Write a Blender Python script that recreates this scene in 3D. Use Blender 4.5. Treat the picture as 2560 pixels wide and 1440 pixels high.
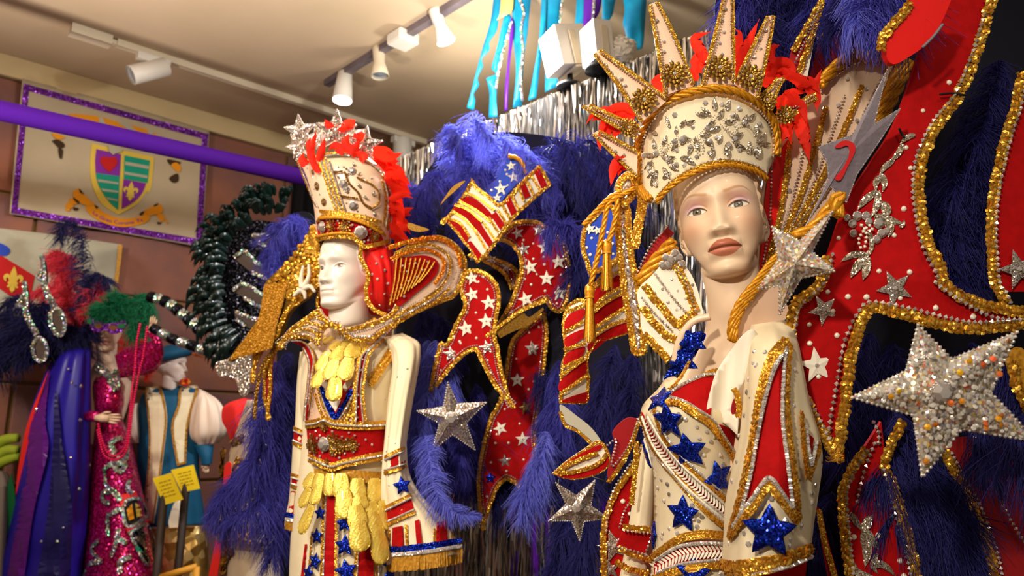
import bpy, math, random
import numpy as np
from math import *
from mathutils import Matrix, Vector
from mathutils.geometry import delaunay_2d_cdt

for _o in list(bpy.data.objects): bpy.data.objects.remove(_o)
rng = np.random.RandomState(11)
random.seed(5)
COL = bpy.context.scene.collection

# ------------------------------------------------------------------ camera, world, lights
FP = 1900.0
PIT = atan(340/1900.); YAW = radians(47.5); RHO = radians(1.2)
_fh = np.array([cos(YAW), sin(YAW), 0]); _r0 = np.array([sin(YAW), -cos(YAW), 0]); _z = np.array([0, 0, 1.])
CF = cos(PIT)*_fh + sin(PIT)*_z; _u0 = -sin(PIT)*_fh + cos(PIT)*_z
CR = cos(RHO)*_r0 + sin(RHO)*_u0; CU = -sin(RHO)*_r0 + cos(RHO)*_u0
CC = np.array([0, 0, 1.3])
cam = bpy.data.cameras.new('camera'); camo = bpy.data.objects.new('camera', cam); COL.objects.link(camo)
cam.sensor_width = 36; cam.lens = 36*FP/2560; cam.clip_start = .02
cam.dof.use_dof = True; cam.dof.focus_distance = 1.32; cam.dof.aperture_fstop = 5.0
_m = Matrix.Identity(4)
for _i in range(3):
    _m[_i][0] = CR[_i]; _m[_i][1] = CU[_i]; _m[_i][2] = -CF[_i]; _m[_i][3] = CC[_i]
camo.matrix_world = _m
S = bpy.context.scene; S.camera = camo
S.view_settings.view_transform = 'Standard'; S.view_settings.look = 'None'
S.view_settings.exposure = 0.22; S.view_settings.gamma = 1.0; S.view_settings.use_curve_mapping = False
w = bpy.data.worlds.new('world'); S.world = w; w.use_nodes = True
w.node_tree.nodes['Background'].inputs[0].default_value = (1, .87, .70, 1)
w.node_tree.nodes['Background'].inputs[1].default_value = .24

def lamp(kind, name, loc, tgt, energy, col=(1, .885, .745), size=.1, ang=60, blend=.5):
    l = bpy.data.lights.new(name, kind); l.energy = energy; l.color = col
    if kind == 'SPOT': l.spot_size = radians(ang); l.spot_blend = blend; l.shadow_soft_size = size
    elif kind == 'AREA': l.shape = 'DISK'; l.size = size
    else: l.shadow_soft_size = size
    o = bpy.data.objects.new(name, l); COL.objects.link(o); o.location = loc
    o.rotation_euler = (Vector(tgt)-Vector(loc)).to_track_quat('-Z', 'Y').to_euler()
    return o
# gallery spotlights on the lighting track behind and above the camera, aimed at the costume row
lamp('SPOT', 'gallery_spot', (-1.8, -.25, 2.45), (1.08, .92, 1.52), 285, size=.09, ang=40, blend=.9)
lamp('SPOT', 'gallery_spot', (-1.3, .75, 2.8), (1.2, 1.85, 1.5), 215, size=.09, ang=50, blend=.8)
lamp('SPOT', 'gallery_spot', (.35, -.75, 2.95), (1.25, .35, 1.35), 26, size=.09, ang=60)
lamp('SPOT', 'gallery_spot', (-.5, 2.0, 2.95), (1.2, 2.6, 1.4), 50, size=.09, ang=60)
lamp('SPOT', 'gallery_spot', (-.85, 2.35, 2.45), (.85, 3.95, 1.85), 115, size=.09, ang=60, blend=.9)
lamp('AREA', 'soft_fill', (-.7, .6, 2.98), (.3, 1.6, 0), 24, size=1.1, col=(1, .88, .72))  # soft fill added for the costumes and sequin reflections, no panel fitted there
lamp('SPOT', 'ceiling_fill', (-.75, 2.3, .3), (-.1, 2.3, 3.05), 620, size=.15, ang=78, blend=1., col=(1, .84, .72))  # unseen fill near the floor, added to brighten the ceiling

# ------------------------------------------------------------------ pixel rays and surfaces
def ray(x, y):
    x = np.asarray(x, float); y = np.asarray(y, float)
    return CF + ((x-1280)/FP)[..., None]*CR - ((y-720)/FP)[..., None]*CU
def at(x, y, d): return CC + np.asarray(d, float)[..., None]*ray(x, y)
def proj(P):
    v = np.asarray(P, float)-CC; d = v@CF
    return 1280+FP*(v@CR)/d, 720-FP*(v@CU)/d, d
def unit(v): return v/np.maximum(np.linalg.norm(v, axis=-1, keepdims=True), 1e-9)
class Plane:
    def __init__(s, p0, n, bend=None):
        s.p0 = np.asarray(p0, float); s.n = unit(np.asarray(n, float)); s.bend = bend
    def __call__(s, x, y, off=0.):
        r = ray(x, y); rn = r@s.n; t = ((s.p0-CC)@s.n)/rn
        e = off + (s.bend(np.asarray(x, float), np.asarray(y, float)) if s.bend else 0)
        t = t - e/np.maximum(np.abs(rn), .35)
        return CC + t[..., None]*r
    def nrm(s, x, y): return np.broadcast_to(s.n, np.shape(x)+(3,)).copy()
def facing(px, py, d, yaw=0., pitch=0., bend=None):
    """plane through the point at a pixel and depth; faces the viewer, then turned by yaw (towards image right +) and pitch (up +)"""
    n = -CF*cos(yaw)*cos(pitch) + CR*sin(yaw) + CU*sin(pitch)
    return Plane(at(px, py, d), n, bend)
class MSurf:
    """the visible side of a mesh as a surface to sew things on"""
    def __init__(s, V, N):
        x, y, d = proj(V); vis = np.einsum('ij,ij->i', N, V-CC) < 0
        s.x, s.y, s.d, s.N = x[vis], y[vis], d[vis], N[vis]
    def _q(s, x, y):
        x = np.atleast_1d(np.asarray(x, float)); y = np.atleast_1d(np.asarray(y, float))
        D = (s.x[None]-x[:, None])**2+(s.y[None]-y[:, None])**2
        k = min(4, D.shape[1]); i = np.argpartition(D, k-1, axis=1)[:, :k]
        w = 1/(np.take_along_axis(D, i, 1)+1.)
        return i, w/w.sum(1, keepdims=True)
    def __call__(s, x, y, off=0.):
        sh = np.shape(x); i, w = s._q(np.ravel(x), np.ravel(y)); d = (s.d[i]*w).sum(1).reshape(sh)
        return at(x, y, d-off)
    def nrm(s, x, y):
        sh = np.shape(x); i, w = s._q(np.ravel(x), np.ravel(y))
        return unit((s.N[i]*w[..., None]).sum(1)).reshape(sh+(3,))
def zoomer(x0, y0, k):
    return lambda pts: [tuple([x0+p[0]/k, y0+p[1]/k])+tuple(p[2:]) for p in pts]
Z1 = zoomer(0, 0, 3.2); Z2 = zoomer(0, 450, 2.88); Z3 = zoomer(0, 900, 2.667); Z4 = zoomer(560, 250, 2.88)
Z5 = zoomer(560, 700, 2.88); Z6 = zoomer(560, 1000, 3.273); R1 = zoomer(700, 0, 2.56); R2 = zoomer(1000, 380, 2.88)
R3 = zoomer(1000, 850, 2.44); R4 = zoomer(1440, 0, 2.77); R5 = zoomer(1580, 380, 2.77); R6 = zoomer(1480, 850, 2.44)
R7 = zoomer(1900, 0, 2.057); R8 = zoomer(1900, 700, 1.945); T1 = zoomer(130, 440, 8.); T2 = zoomer(760, 540, 4.5)
T3 = zoomer(100, 270, 6.095); T4 = zoomer(640, 760, 4.); T5 = zoomer(560, 560, 2.88)

def spline(pts, closed=False, step=6.):
    """smooth curve through the points; a point with third value 1 is a sharp corner"""
    c = [len(p) > 2 and p[2] == 1 for p in pts]
    P = np.array([p[:2] for p in pts], float); return _spl(P, c, closed, step)
def spline3(pts, closed=False, step=6.):
    P = np.array(pts, float); return _spl(P, [False]*len(P), closed, step)
def _spl(P, c, closed, step):
    n = len(P); out = []
    for i in range(n if closed else n-1):
        p0, p1 = P[i], P[(i+1) % n]
        a = P[i-1] if (i > 0 or closed) else None; b = P[(i+2) % n] if (i+2 < n or closed) else None
        m0 = p1-p0 if (c[i] or a is None) else (p1-a)/2
        m1 = p1-p0 if (c[(i+1) % n] or b is None) else (b-p0)/2
        L = np.linalg.norm((p1-p0)[:2]); m0 = m0*min(1, 1.6*L/(np.linalg.norm(m0[:2])+1e-9)); m1 = m1*min(1, 1.6*L/(np.linalg.norm(m1[:2])+1e-9))
        k = max(1, int(ceil(L/step))); t = (np.arange(k)/k)[:, None]
        out.append((2*t**3-3*t**2+1)*p0+(t**3-2*t**2+t)*m0+(3*t**2-2*t**3)*p1+(t**3-t**2)*m1)
    if not closed: out.append(P[-1:])
    return np.concatenate(out)
def resample(P, step, closed=False):
    Q = np.concatenate([P, P[:1]]) if closed else P
    s = np.concatenate([[0], np.cumsum(np.linalg.norm(np.diff(Q, axis=0), axis=1))])
    k = max(2, int(round(s[-1]/step)))
    u = np.linspace(0, s[-1], k+1); u = u[:-1] if closed else u
    return np.stack([np.interp(u, s, Q[:, i]) for i in range(Q.shape[1])], 1)
def inside(poly, x, y):
    x1, y1 = poly[:, 0], poly[:, 1]; x2, y2 = np.roll(x1, -1), np.roll(y1, -1)
    x = np.asarray(x)[:, None]; y = np.asarray(y)[:, None]
    with np.errstate(divide='ignore', invalid='ignore'):
        k = ((y1 > y) != (y2 > y)) & (x < (x2-x1)*(y-y1)/(y2-y1+1e-12)+x1)
    return k.sum(1) % 2 == 1
def inset(poly, d, closed=True):
    """move an outline inwards by d pixels"""
    P = np.asarray(poly, float)[:, :2]
    a = np.roll(P, 1, 0); b = np.roll(P, -1, 0)
    if not closed: a[0] = P[0]; b[-1] = P[-1]
    t = unit(unit(P-a)+unit(b-P)) if closed else unit(b-a)
    area = .5*np.sum(P[:, 0]*np.roll(P[:, 1], -1)-np.roll(P[:, 0], -1)*P[:, 1])
    n = np.stack([-t[:, 1], t[:, 0]], 1)*(np.sign(area) if closed else 1)
    return P+n*d

# ------------------------------------------------------------------ mesh building
class MB:
    def __init__(s): s.V, s.F, s.M, s.C, s.n = [], [], [], [], 0
    def add(s, V, F, mi=0, col=None):
        V = np.asarray(V, float).reshape(-1, 3)
        if isinstance(F, np.ndarray): F = [F]
        else:
            by = {}
            for f in F: by.setdefault(len(f), []).append(f)
            F = [np.array(v) for v in by.values()]
        for f in F:
            if len(f): s.F.append(f+s.n); s.M.append(np.full(len(f), mi))
        s.V.append(V); s.n += len(V)
        s.C.append(np.ones((len(V), 3)) if col is None else np.asarray(col, float))
        return s
    def stamp(s, V, F, O, B, mi=0):
        """copies of a template at origins O (k,3) in frames B (k,3,3), rows are the axes"""
        k = len(O)
        if k == 0: return s
        W = O[:, None]+np.einsum('vi,kij->kvj', V, B)
        for f in (F if isinstance(F, list) else [F]):
            s.F.append((f[None]+(np.arange(k)*len(V))[:, None, None]).reshape(-1, f.shape[1])+s.n); s.M.append(np.full(k*len(f), mi))
        s.V.append(W.reshape(-1, 3)); s.C.append(np.ones((k*len(V), 3))); s.n += k*len(V)
        return s
LOC = {}
def mesh(name, mb, mats, smooth, col=False, shift=None):
    V = np.concatenate(mb.V); me = bpy.data.meshes.new(name)
    c = (V.min(0)+V.max(0))/2 if shift is None else np.asarray(shift, float)
    V = V-c
    me.vertices.add(len(V)); me.vertices.foreach_set('co', V.ravel().astype(np.float32))
    me.loops.add(sum(f.size for f in mb.F)); me.loops.foreach_set('vertex_index', np.concatenate([f.ravel() for f in mb.F]).astype(np.int32))
    cnt = np.concatenate([np.full(len(f), f.shape[1]) for f in mb.F])
    me.polygons.add(len(cnt)); me.polygons.foreach_set('loop_start', np.concatenate([[0], np.cumsum(cnt)[:-1]]).astype(np.int32))
    me.polygons.foreach_set('material_index', np.concatenate(mb.M).astype(np.int32))
    me.polygons.foreach_set('use_smooth', np.full(len(cnt), bool(smooth)))
    for m in (mats if isinstance(mats, (list, tuple)) else [mats]): me.materials.append(m)
    if col:
        a = me.color_attributes.new('tint', 'FLOAT_COLOR', 'POINT'); C = np.concatenate(mb.C)
        a.data.foreach_set('color', np.concatenate([C, np.ones((len(C), 1))], 1).ravel().astype(np.float32))
    me.update(calc_edges=True); me.validate()
    return me, c
def link(name, data, loc, parent=None, kind=None, label=None):
    o = bpy.data.objects.new(name, data); COL.objects.link(o)
    o.location = np.asarray(loc)-(LOC[parent.name] if parent else 0)
    if parent: o.parent = parent
    LOC[o.name] = np.asarray(loc, float)
    if kind: o['kind'] = kind
    if label: o['label'] = label
    return o
def obj(name, mb, mats, parent=None, smooth=True, kind=None, label=None, col=False):
    if not mb.F: return None
    me, c = mesh(name, mb, mats, smooth, col)
    return link(name, me, c, parent, kind, label)
def put(name, me, M, parent, label=None):
    """another object that shares the mesh me, at world matrix M (3x3 rows = axes, origin)"""
    B, O = M; o = bpy.data.objects.new(name, me); COL.objects.link(o); o.parent = parent
    m = Matrix.Identity(4); l = np.asarray(O)-LOC[parent.name] if parent else O
    for i in range(3):
        for j in range(3): m[j][i] = B[i][j]
        m[i][3] = l[i]
    o.matrix_local = m; LOC[o.name] = np.asarray(O, float)
    if label: o['label'] = label
    return o
def thing(name, label, cat, loc, group=None):
    o = link(name, None, loc); o['label'] = label; o['category'] = cat; o.empty_display_size = .05
    if group: o['group'] = group
    return o
def tag(o, label, cat, group=None):
    o['label'] = label; o['category'] = cat
    if group: o['group'] = group
    return o
def structure(o):
    o['kind'] = 'structure'; return o

# templates
def _octa(): return np.array([[1, 0, 0], [0, 1, 0], [-1, 0, 0], [0, -1, 0], [0, 0, 1], [0, 0, -1.]]), np.array([[0, 1, 4], [1, 2, 4], [2, 3, 4], [3, 0, 4], [1, 0, 5], [2, 1, 5], [3, 2, 5], [0, 3, 5]])
def _disc(n=6, dome=.25):
    a = np.arange(n)*2*pi/n; return np.concatenate([np.stack([np.cos(a), np.sin(a), 0*a], 1), [[0, 0, dome]]]), np.array([[i, (i+1) % n, n] for i in range(n)])
def _gem(n=6):
    a = np.arange(n)*2*pi/n; o = np.stack([np.cos(a), np.sin(a), 0*a+.15], 1); t = o*.55; t[:, 2] = .6; b = o.copy(); b[:, 2] = -.1
    V = np.concatenate([b, o, t, [[0, 0, .62]]]); q = []
    for i in range(n):
        j = (i+1) % n; q += [[i, j, n+j], [i, n+j, n+i], [n+i, n+j, 2*n+j], [n+i, 2*n+j, 2*n+i], [2*n+i, 2*n+j, 3*n]]
    return V, np.array(q)
OCTA, DISC, GEM = _octa(), _disc(), _gem()
def _ico():
    V, F = _octa(); F = F.tolist(); V = V.tolist(); mid = {}
    def m(a, b):
        k = (min(a, b), max(a, b))
        if k not in mid:
            p = np.array(V[a])+np.array(V[b]); V.append((p/np.linalg.norm(p)).tolist()); mid[k] = len(V)-1
        return mid[k]
    G = []
    for a, b, c in F:
        x, y, z = m(a, b), m(b, c), m(c, a); G += [[a, x, z], [x, b, y], [z, y, c], [x, y, z]]
    return np.array(V), np.array(G)
BALL = _ico()
def box(mb, c, h, B=None, mi=0):
    V = np.array([[x, y, z] for x in (-1, 1) for y in (-1, 1) for z in (-1, 1)])*np.asarray(h)
    if B is not None: V = V@np.asarray(B)
    F = np.array([[0, 1, 3, 2], [4, 6, 7, 5], [0, 4, 5, 1], [2, 3, 7, 6], [0, 2, 6, 4], [1, 5, 7, 3]])
    return mb.add(V+np.asarray(c), F, mi)
def bevbox(mb, lo, hi, b=.01, mi=0):
    """a box with chamfered edges on the axes"""
    lo, hi = np.asarray(lo, float), np.asarray(hi, float); V = []
    for k in range(8):
        p = np.array([(lo, hi)[(k >> i) & 1][i] for i in range(3)]); s = np.array([1-2*((k >> i) & 1) for i in range(3)])
        for ax in range(3):
            q = p+s*b; q[ax] = p[ax]; V.append(q)
    F = []
    for ax in range(3):
        u, v = (ax+1) % 3, (ax+2) % 3
        for s in (0, 1):
            ks = [(s << ax) | (a << u) | (c << v) for a, c in ((0, 0), (1, 0), (1, 1), (0, 1))]
            f = [k*3+ax for k in ks]; F.append(f if s else f[::-1])
        for a in (0, 1):
            for c in (0, 1):
                k0 = (a << u) | (c << v); k1 = k0 | (1 << ax)
                f = [k0*3+u, k1*3+u, k1*3+v, k0*3+v]; F.append(f if (a ^ c) == 0 else f[::-1])
    for k in range(8): F.append([k*3, k*3+1, k*3+2])
    return mb.add(V, F, mi)
def lathe(mb, prof, O, axis, n=24, mi=0, capa=True, capb=True):
    """revolve (r, h) pairs about axis through O"""
    ax = unit(np.asarray(axis, float)); u = unit(np.cross(ax, [.3, .2, .9])); v = np.cross(ax, u); a = np.arange(n)*2*pi/n
    R = np.stack([O+ax*h+(np.cos(a)[:, None]*u+np.sin(a)[:, None]*v)*r for r, h in prof]); m = len(prof)
    F = [[i*n+j, i*n+(j+1) % n, (i+1)*n+(j+1) % n, (i+1)*n+j] for i in range(m-1) for j in range(n)]
    if capa: F.append(list(range(n))[::-1])
    if capb: F.append([(m-1)*n+j for j in range(n)])
    return mb.add(R.reshape(-1, 3), F, mi)
def tube(mb, P, r, n=8, mi=0, caps=True, closed=False):
    P = np.asarray(P, float); r = np.broadcast_to(r, len(P))
    t = unit(np.roll(P, -1, 0)-np.roll(P, 1, 0)) if closed else unit(np.gradient(P, axis=0))
    u = unit(np.cross(t[0], [.2, .3, .93])); U = []
    for i in range(len(P)): u = unit(u-t[i]*(u@t[i])); U.append(u)
    U = np.array(U); Vv = np.cross(t, U); a = np.arange(n)*2*pi/n
    R = P[:, None]+r[:, None, None]*(np.cos(a)[None, :, None]*U[:, None]+np.sin(a)[None, :, None]*Vv[:, None])
    m = len(P); I = np.arange(m if closed else m-1); i, j = np.meshgrid(I, np.arange(n), indexing='ij'); i2 = (i+1) % m; j2 = (j+1) % n
    F = [np.stack([i*n+j, i*n+j2, i2*n+j2, i2*n+j], -1).reshape(-1, 4)]
    if caps and not closed: F += [np.array([list(range(n))[::-1]]), np.array([[(m-1)*n+k for k in range(n)]])]
    V = R.reshape(-1, 3)
    for f in F: mb.F.append(f+mb.n); mb.M.append(np.full(len(f), mi))
    mb.V.append(V); mb.C.append(np.ones((len(V), 3))); mb.n += len(V)
    return mb
def grid(mb, G, mi=0, wrap=False, capa=False, capb=False, col=None):
    """quads over a grid of points (rows, columns, 3)"""
    m, n = G.shape[:2]; i, j = np.meshgrid(np.arange(m-1), np.arange(n if wrap else n-1), indexing='ij'); j2 = (j+1) % n
    F = [np.stack([i*n+j, i*n+j2, (i+1)*n+j2, (i+1)*n+j], -1).reshape(-1, 4)]
    if capa: F.append(np.array([list(range(n))[::-1]]))
    if capb: F.append(np.array([[(m-1)*n+k for k in range(n)]]))
    V = G.reshape(-1, 3)
    for f in F: mb.F.append(f+mb.n); mb.M.append(np.full(len(f), mi))
    mb.V.append(V); mb.n += len(V); mb.C.append(np.ones((len(V), 3)) if col is None else col.reshape(-1, 3))
    return mb
def gridnormals(G, wrap=True):
    du = (np.roll(G, -1, 1)-np.roll(G, 1, 1)); dv = np.gradient(G, axis=0); return unit(np.cross(du, dv))

# ------------------------------------------------------------------ cloth, trims, stones, stars, feathers
def panel_mb(mb, poly, surf, th=.006, mi=0, gridpx=26, back=None):
    poly = np.asarray(poly, float)[:, :2]; n = len(poly)
    lo, hi = poly.min(0), poly.max(0); gx, gy = np.meshgrid(np.arange(lo[0]+gridpx*.5, hi[0], gridpx), np.arange(lo[1]+gridpx*.5, hi[1], gridpx))
    g = np.stack([gx.ravel(), gy.ravel()], 1)
    if len(g):
        k = inside(poly, g[:, 0], g[:, 1]); g = g[k]
        if len(g):
            D = ((g[:, None]-poly[None])**2).sum(-1).min(1); g = g[D > (gridpx*.3)**2]
    A = np.concatenate([poly, g]) if len(g) else poly
    r = delaunay_2d_cdt([Vector(p) for p in A], [], [list(range(n))], 1, 1e-4)
    X = np.array([[v.x, v.y] for v in r[0]]); T = [list(f) for f in r[2]]
    T = np.array([t for t in T if len(t) == 3])
    Pf = surf(X[:, 0], X[:, 1], 0.); Nn = surf.nrm(X[:, 0], X[:, 1]); Pb = Pf-Nn*th; m = len(X)
    a, b, c = Pf[T[:, 0]], Pf[T[:, 1]], Pf[T[:, 2]]
    flip = np.einsum('ij,ij->i', np.cross(b-a, c-a), Nn[T[:, 0]]) < 0
    T[flip] = T[flip][:, ::-1]
    # border edges
    e = {}
    for t in T:
        for k in range(3): e[(t[k], t[(k+1) % 3])] = 1
    W = [[x, y+0, 0, 0] for x, y in []]
    side = [(p, q) for (p, q) in e if (q, p) not in e]
    Fs = np.array([[q, p, p+m, q+m] for p, q in side]) if side else np.zeros((0, 4), int)
    mb.F += [T+mb.n, T[:, ::-1]+m+mb.n, Fs+mb.n]; mb.M += [np.full(len(T), mi), np.full(len(T), mi if back is None else back), np.full(len(Fs), mi)]
    mb.V += [Pf, Pb]; mb.C.append(np.ones((2*m, 3))); mb.n += 2*m
    return mb
def panel(name, pts, surf, mat, parent, th=.006, step=7., gridpx=26, smooth=False, label=None, raw=False, kind=None):
    poly = np.asarray(pts, float)[:, :2] if raw else spline(pts, True, step)
    o = obj(name, panel_mb(MB(), poly, surf, th, gridpx=gridpx), mat, parent, smooth, kind, label)
    return o, poly
def frames(P, N, closed=False):
    t = unit(np.roll(P, -1, 0)-np.roll(P, 1, 0)) if closed else unit(np.gradient(P, axis=0))
    b = unit(np.cross(N, t)); n = np.cross(t, b); return t, b, n
def jitter(B, amt):
    k = len(B); r = rng.uniform(-amt, amt, (k, 2)); n = unit(B[:, 2]+r[:, :1]*B[:, 0]+r[:, 1:]*B[:, 1]); x = unit(B[:, 0]-n*np.einsum('ij,ij->i', B[:, 0], n)[:, None])
    return np.stack([x, np.cross(n, x), n], 1)
def path3(px, surf, off=0., closed=False, step=None):
    px = np.asarray(px, float); P = surf(px[:, 0], px[:, 1], off); N = surf.nrm(px[:, 0], px[:, 1])
    if step:
        Q = resample(np.concatenate([P, N], 1), step, closed); P, N = Q[:, :3], unit(Q[:, 3:])
    return P, N
def braid(mb, P, N, w, closed=False, mi=0):
    """scalloped sequin braid of width w"""
    step = w*.36; Q = resample(np.concatenate([P, N], 1), step, closed); P, N = Q[:, :3], unit(Q[:, 3:])
    if len(P) < 3: return mb
    t, b, n = frames(P, N, closed); k = len(P); i = np.arange(k); off = np.where(i % 2 == 0, 1, -1)*w*.1
    wob = np.sin(i*.9)*w*.07
    E = [(s*w*.42+off*(.9 if s > 0 else -.9)) for s in (-1, 1)]
    G = np.stack([P+b*E[0][:, None]+n*.0012, P+b*wob[:, None]+n*(w*.14), P+b*E[1][:, None]+n*.0012], 1)
    if closed: G = np.concatenate([G, G[:1]])
    grid(mb, G, mi)
    for v in (-.3, 0., .3):
        O = P+b*(v*w+wob)[:, None]+t*rng.uniform(-.2, .2, (k, 1))*step+n*(w*(.2-.25*abs(v)))
        r = w*.23*rng.uniform(.75, 1.2, (k, 1, 1)); mb.stamp(DISC[0], DISC[1], O, jitter(np.stack([t, b, n], 1), .75)*r, mi)
    return mb
def beads(mb, P, N, r, closed=False, mi=0, tpl=None, sp=2.05):
    V, F = tpl or OCTA; Q = resample(np.concatenate([P, N], 1), r*sp, closed); P, N = Q[:, :3], unit(Q[:, 3:])
    t, b, n = frames(P, N, closed); return mb.stamp(V, F, P+n*r*.5, jitter(np.stack([t, b, n], 1), .4)*r, mi)
def rope(mb, P, N, R, closed=False, mi=0, turns=None, n=5):
    Q = resample(np.concatenate([P, N], 1), R*.55, closed); P, N = Q[:, :3], unit(Q[:, 3:])
    t, b, nn = frames(P, N, closed); k = len(P); ph = np.arange(k)*.55/ (1.25)
    for s in range(3):
        a = ph+s*2*pi/3; tube(mb, P+(b*np.cos(a)[:, None]+nn*np.sin(a)[:, None])*R*.5+nn*R*.6, R*.56, n, mi, closed=closed)
    return mb
def pscale(surf, poly):
    P = surf(poly[:, 0], poly[:, 1]); return FP/np.mean(proj(P)[2])
def edging(parent, poly, surf, gw=.016, br=.0028, which=None, closed=True, ins=.5, gold=None, stone=None, off=.001, gap=None):
    """gold braid along an outline with a chain of stones inside it; sub-parts of parent"""
    k = pscale(surf, poly)
    if which is not None:
        n = len(poly); a, b = which; idx = np.arange(int(a*n), int(b*n)) % n; run = lambda d: inset(poly, d)[idx]; closed = False
    else: run = lambda d: inset(poly, d, closed)
    if gw:
        P, N = path3(run(gw*ins*k), surf, off, closed); obj('gold_braid', braid(MB(), P, N, gw, closed), gold or M['gold'], parent, False)
    if br:
        P, N = path3(run((gw*(ins+.5)+br*(1.6 if gap is None else gap))*k), surf, off, closed); obj('rhinestone_chain', beads(MB(), P, N, br, closed, sp=2.3), stone or M['stone'], parent, False)
def scatter(poly, n, mind, margin=0., seed=0):
    """n points inside an outline at least mind pixels apart"""
    r = np.random.RandomState(seed+len(poly)); Q = inset(poly, margin) if margin else poly; lo, hi = poly.min(0), poly.max(0); out = []
    for _ in range(n*40):
        p = r.uniform(lo, hi)
        if all((p[0]-q[0])**2+(p[1]-q[1])**2 > mind*mind for q in out) and inside(Q, [p[0]], [p[1]])[0]:
            out.append(p)
            if len(out) >= n: break
    return np.array(out).reshape(-1, 2)
def stones(parent, pts, surf, r=.003, mat=None, name='rhinestones', off=.0):
    """flat-backed stones too small to be picked apart one by one"""
    p = np.asarray(pts, float).reshape(-1, np.shape(pts)[-1] if len(pts) else 2)
    if len(p) == 0: return
    O = surf(p[:, 0], p[:, 1], off); N = surf.nrm(p[:, 0], p[:, 1]); x = unit(np.cross(N, [.1, .2, 1.])); B = np.stack([x, np.cross(N, x), N], 1)
    B = jitter(B, .25)*(r*rng.uniform(.85, 1.2, (len(p), 1, 1)))
    pe = name == 'pearls'; return obj(name, MB().stamp(*((BALL[0]*[1, 1, .7], BALL[1]) if pe else GEM), O, B), mat or M['stone'], parent, pe, kind='stuff')
def starpoly(r=1., k=.42, n=5, rot=0.):
    a = np.arange(2*n)*pi/n+rot+pi/2; R = np.where(np.arange(2*n) % 2 == 0, r, r*k); return np.stack([np.cos(a)*R, np.sin(a)*R], 1)
def star_mesh(name, mats, th=.12, dome=.12, k=.42, stone=.1, bead=0., n=5, puff=False):
    """star of unit size in its own xy plane, z towards the viewer"""
    mb = MB(); p = starpoly(1, k, n); m = len(p)
    if puff:
        q = []
        for i in range(m):
            a, b, c = p[i-1], p[i], p[(i+1) % m]; q += [b*.93+a*.035+c*.035+(0 if i % 2 else 0), (b+c)/2*1.05]
        p = np.array(q); m = len(p)
        rings = [(1., 0.), (1.02, dome*.45), (.85, dome*.85), (.5, dome*1.05)]
        V = np.concatenate([np.concatenate([p*s, np.full((m, 1), h)], 1) for s, h in rings]+[[[0, 0, dome*1.1]]])
        F = [[i*m+j, i*m+(j+1) % m, (i+1)*m+(j+1) % m, (i+1)*m+j] for i in range(3) for j in range(m)]+[[3*m+j, 3*m+(j+1) % m, 4*m] for j in range(m)]
        mb.add(V, F)
    else:
        V = np.concatenate([np.c_[p, np.zeros(m)], np.c_[p, np.full(m, th)], [[0, 0, th+dome], [0, 0, 0]]])
        F = [[i, (i+1) % m, m+(i+1) % m, m+i] for i in range(m)]+[[m+i, m+(i+1) % m, 2*m] for i in range(m)]+[[(i+1) % m, i, 2*m+1] for i in range(m)]
        mb.add(V, F)
    if stone: mb.stamp(GEM[0], GEM[1], np.array([[0, 0, th+dome*.7]]), np.eye(3)[None]*stone, 1)
    if bead:
        P = np.c_[p*.97, np.full(m, th)]; Q = np.concatenate([P, P[:1]]); beads(mb, resample(Q, .02), np.tile([0, 0, 1.], (len(resample(Q, .02)), 1)), bead, False, 1)
    me, _ = mesh(name, mb, mats, puff, shift=(0, 0, 0)); return me
def starplace(me, surf, x, y, r, rot=0., parent=None, name='star', off=.001, label=None):
    x, y = np.array([x], float), np.array([y], float); O = surf(x, y, off)[0]; N = surf.nrm(x, y)[0]
    up = unit(CU-N*(CU@N)); rt = np.cross(up, N); a = rot
    X = rt*cos(a)+up*sin(a); Y = -rt*sin(a)+up*cos(a)
    return put(name, me, (np.stack([X*r, Y*r, N*r]), O), parent, label)
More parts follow.
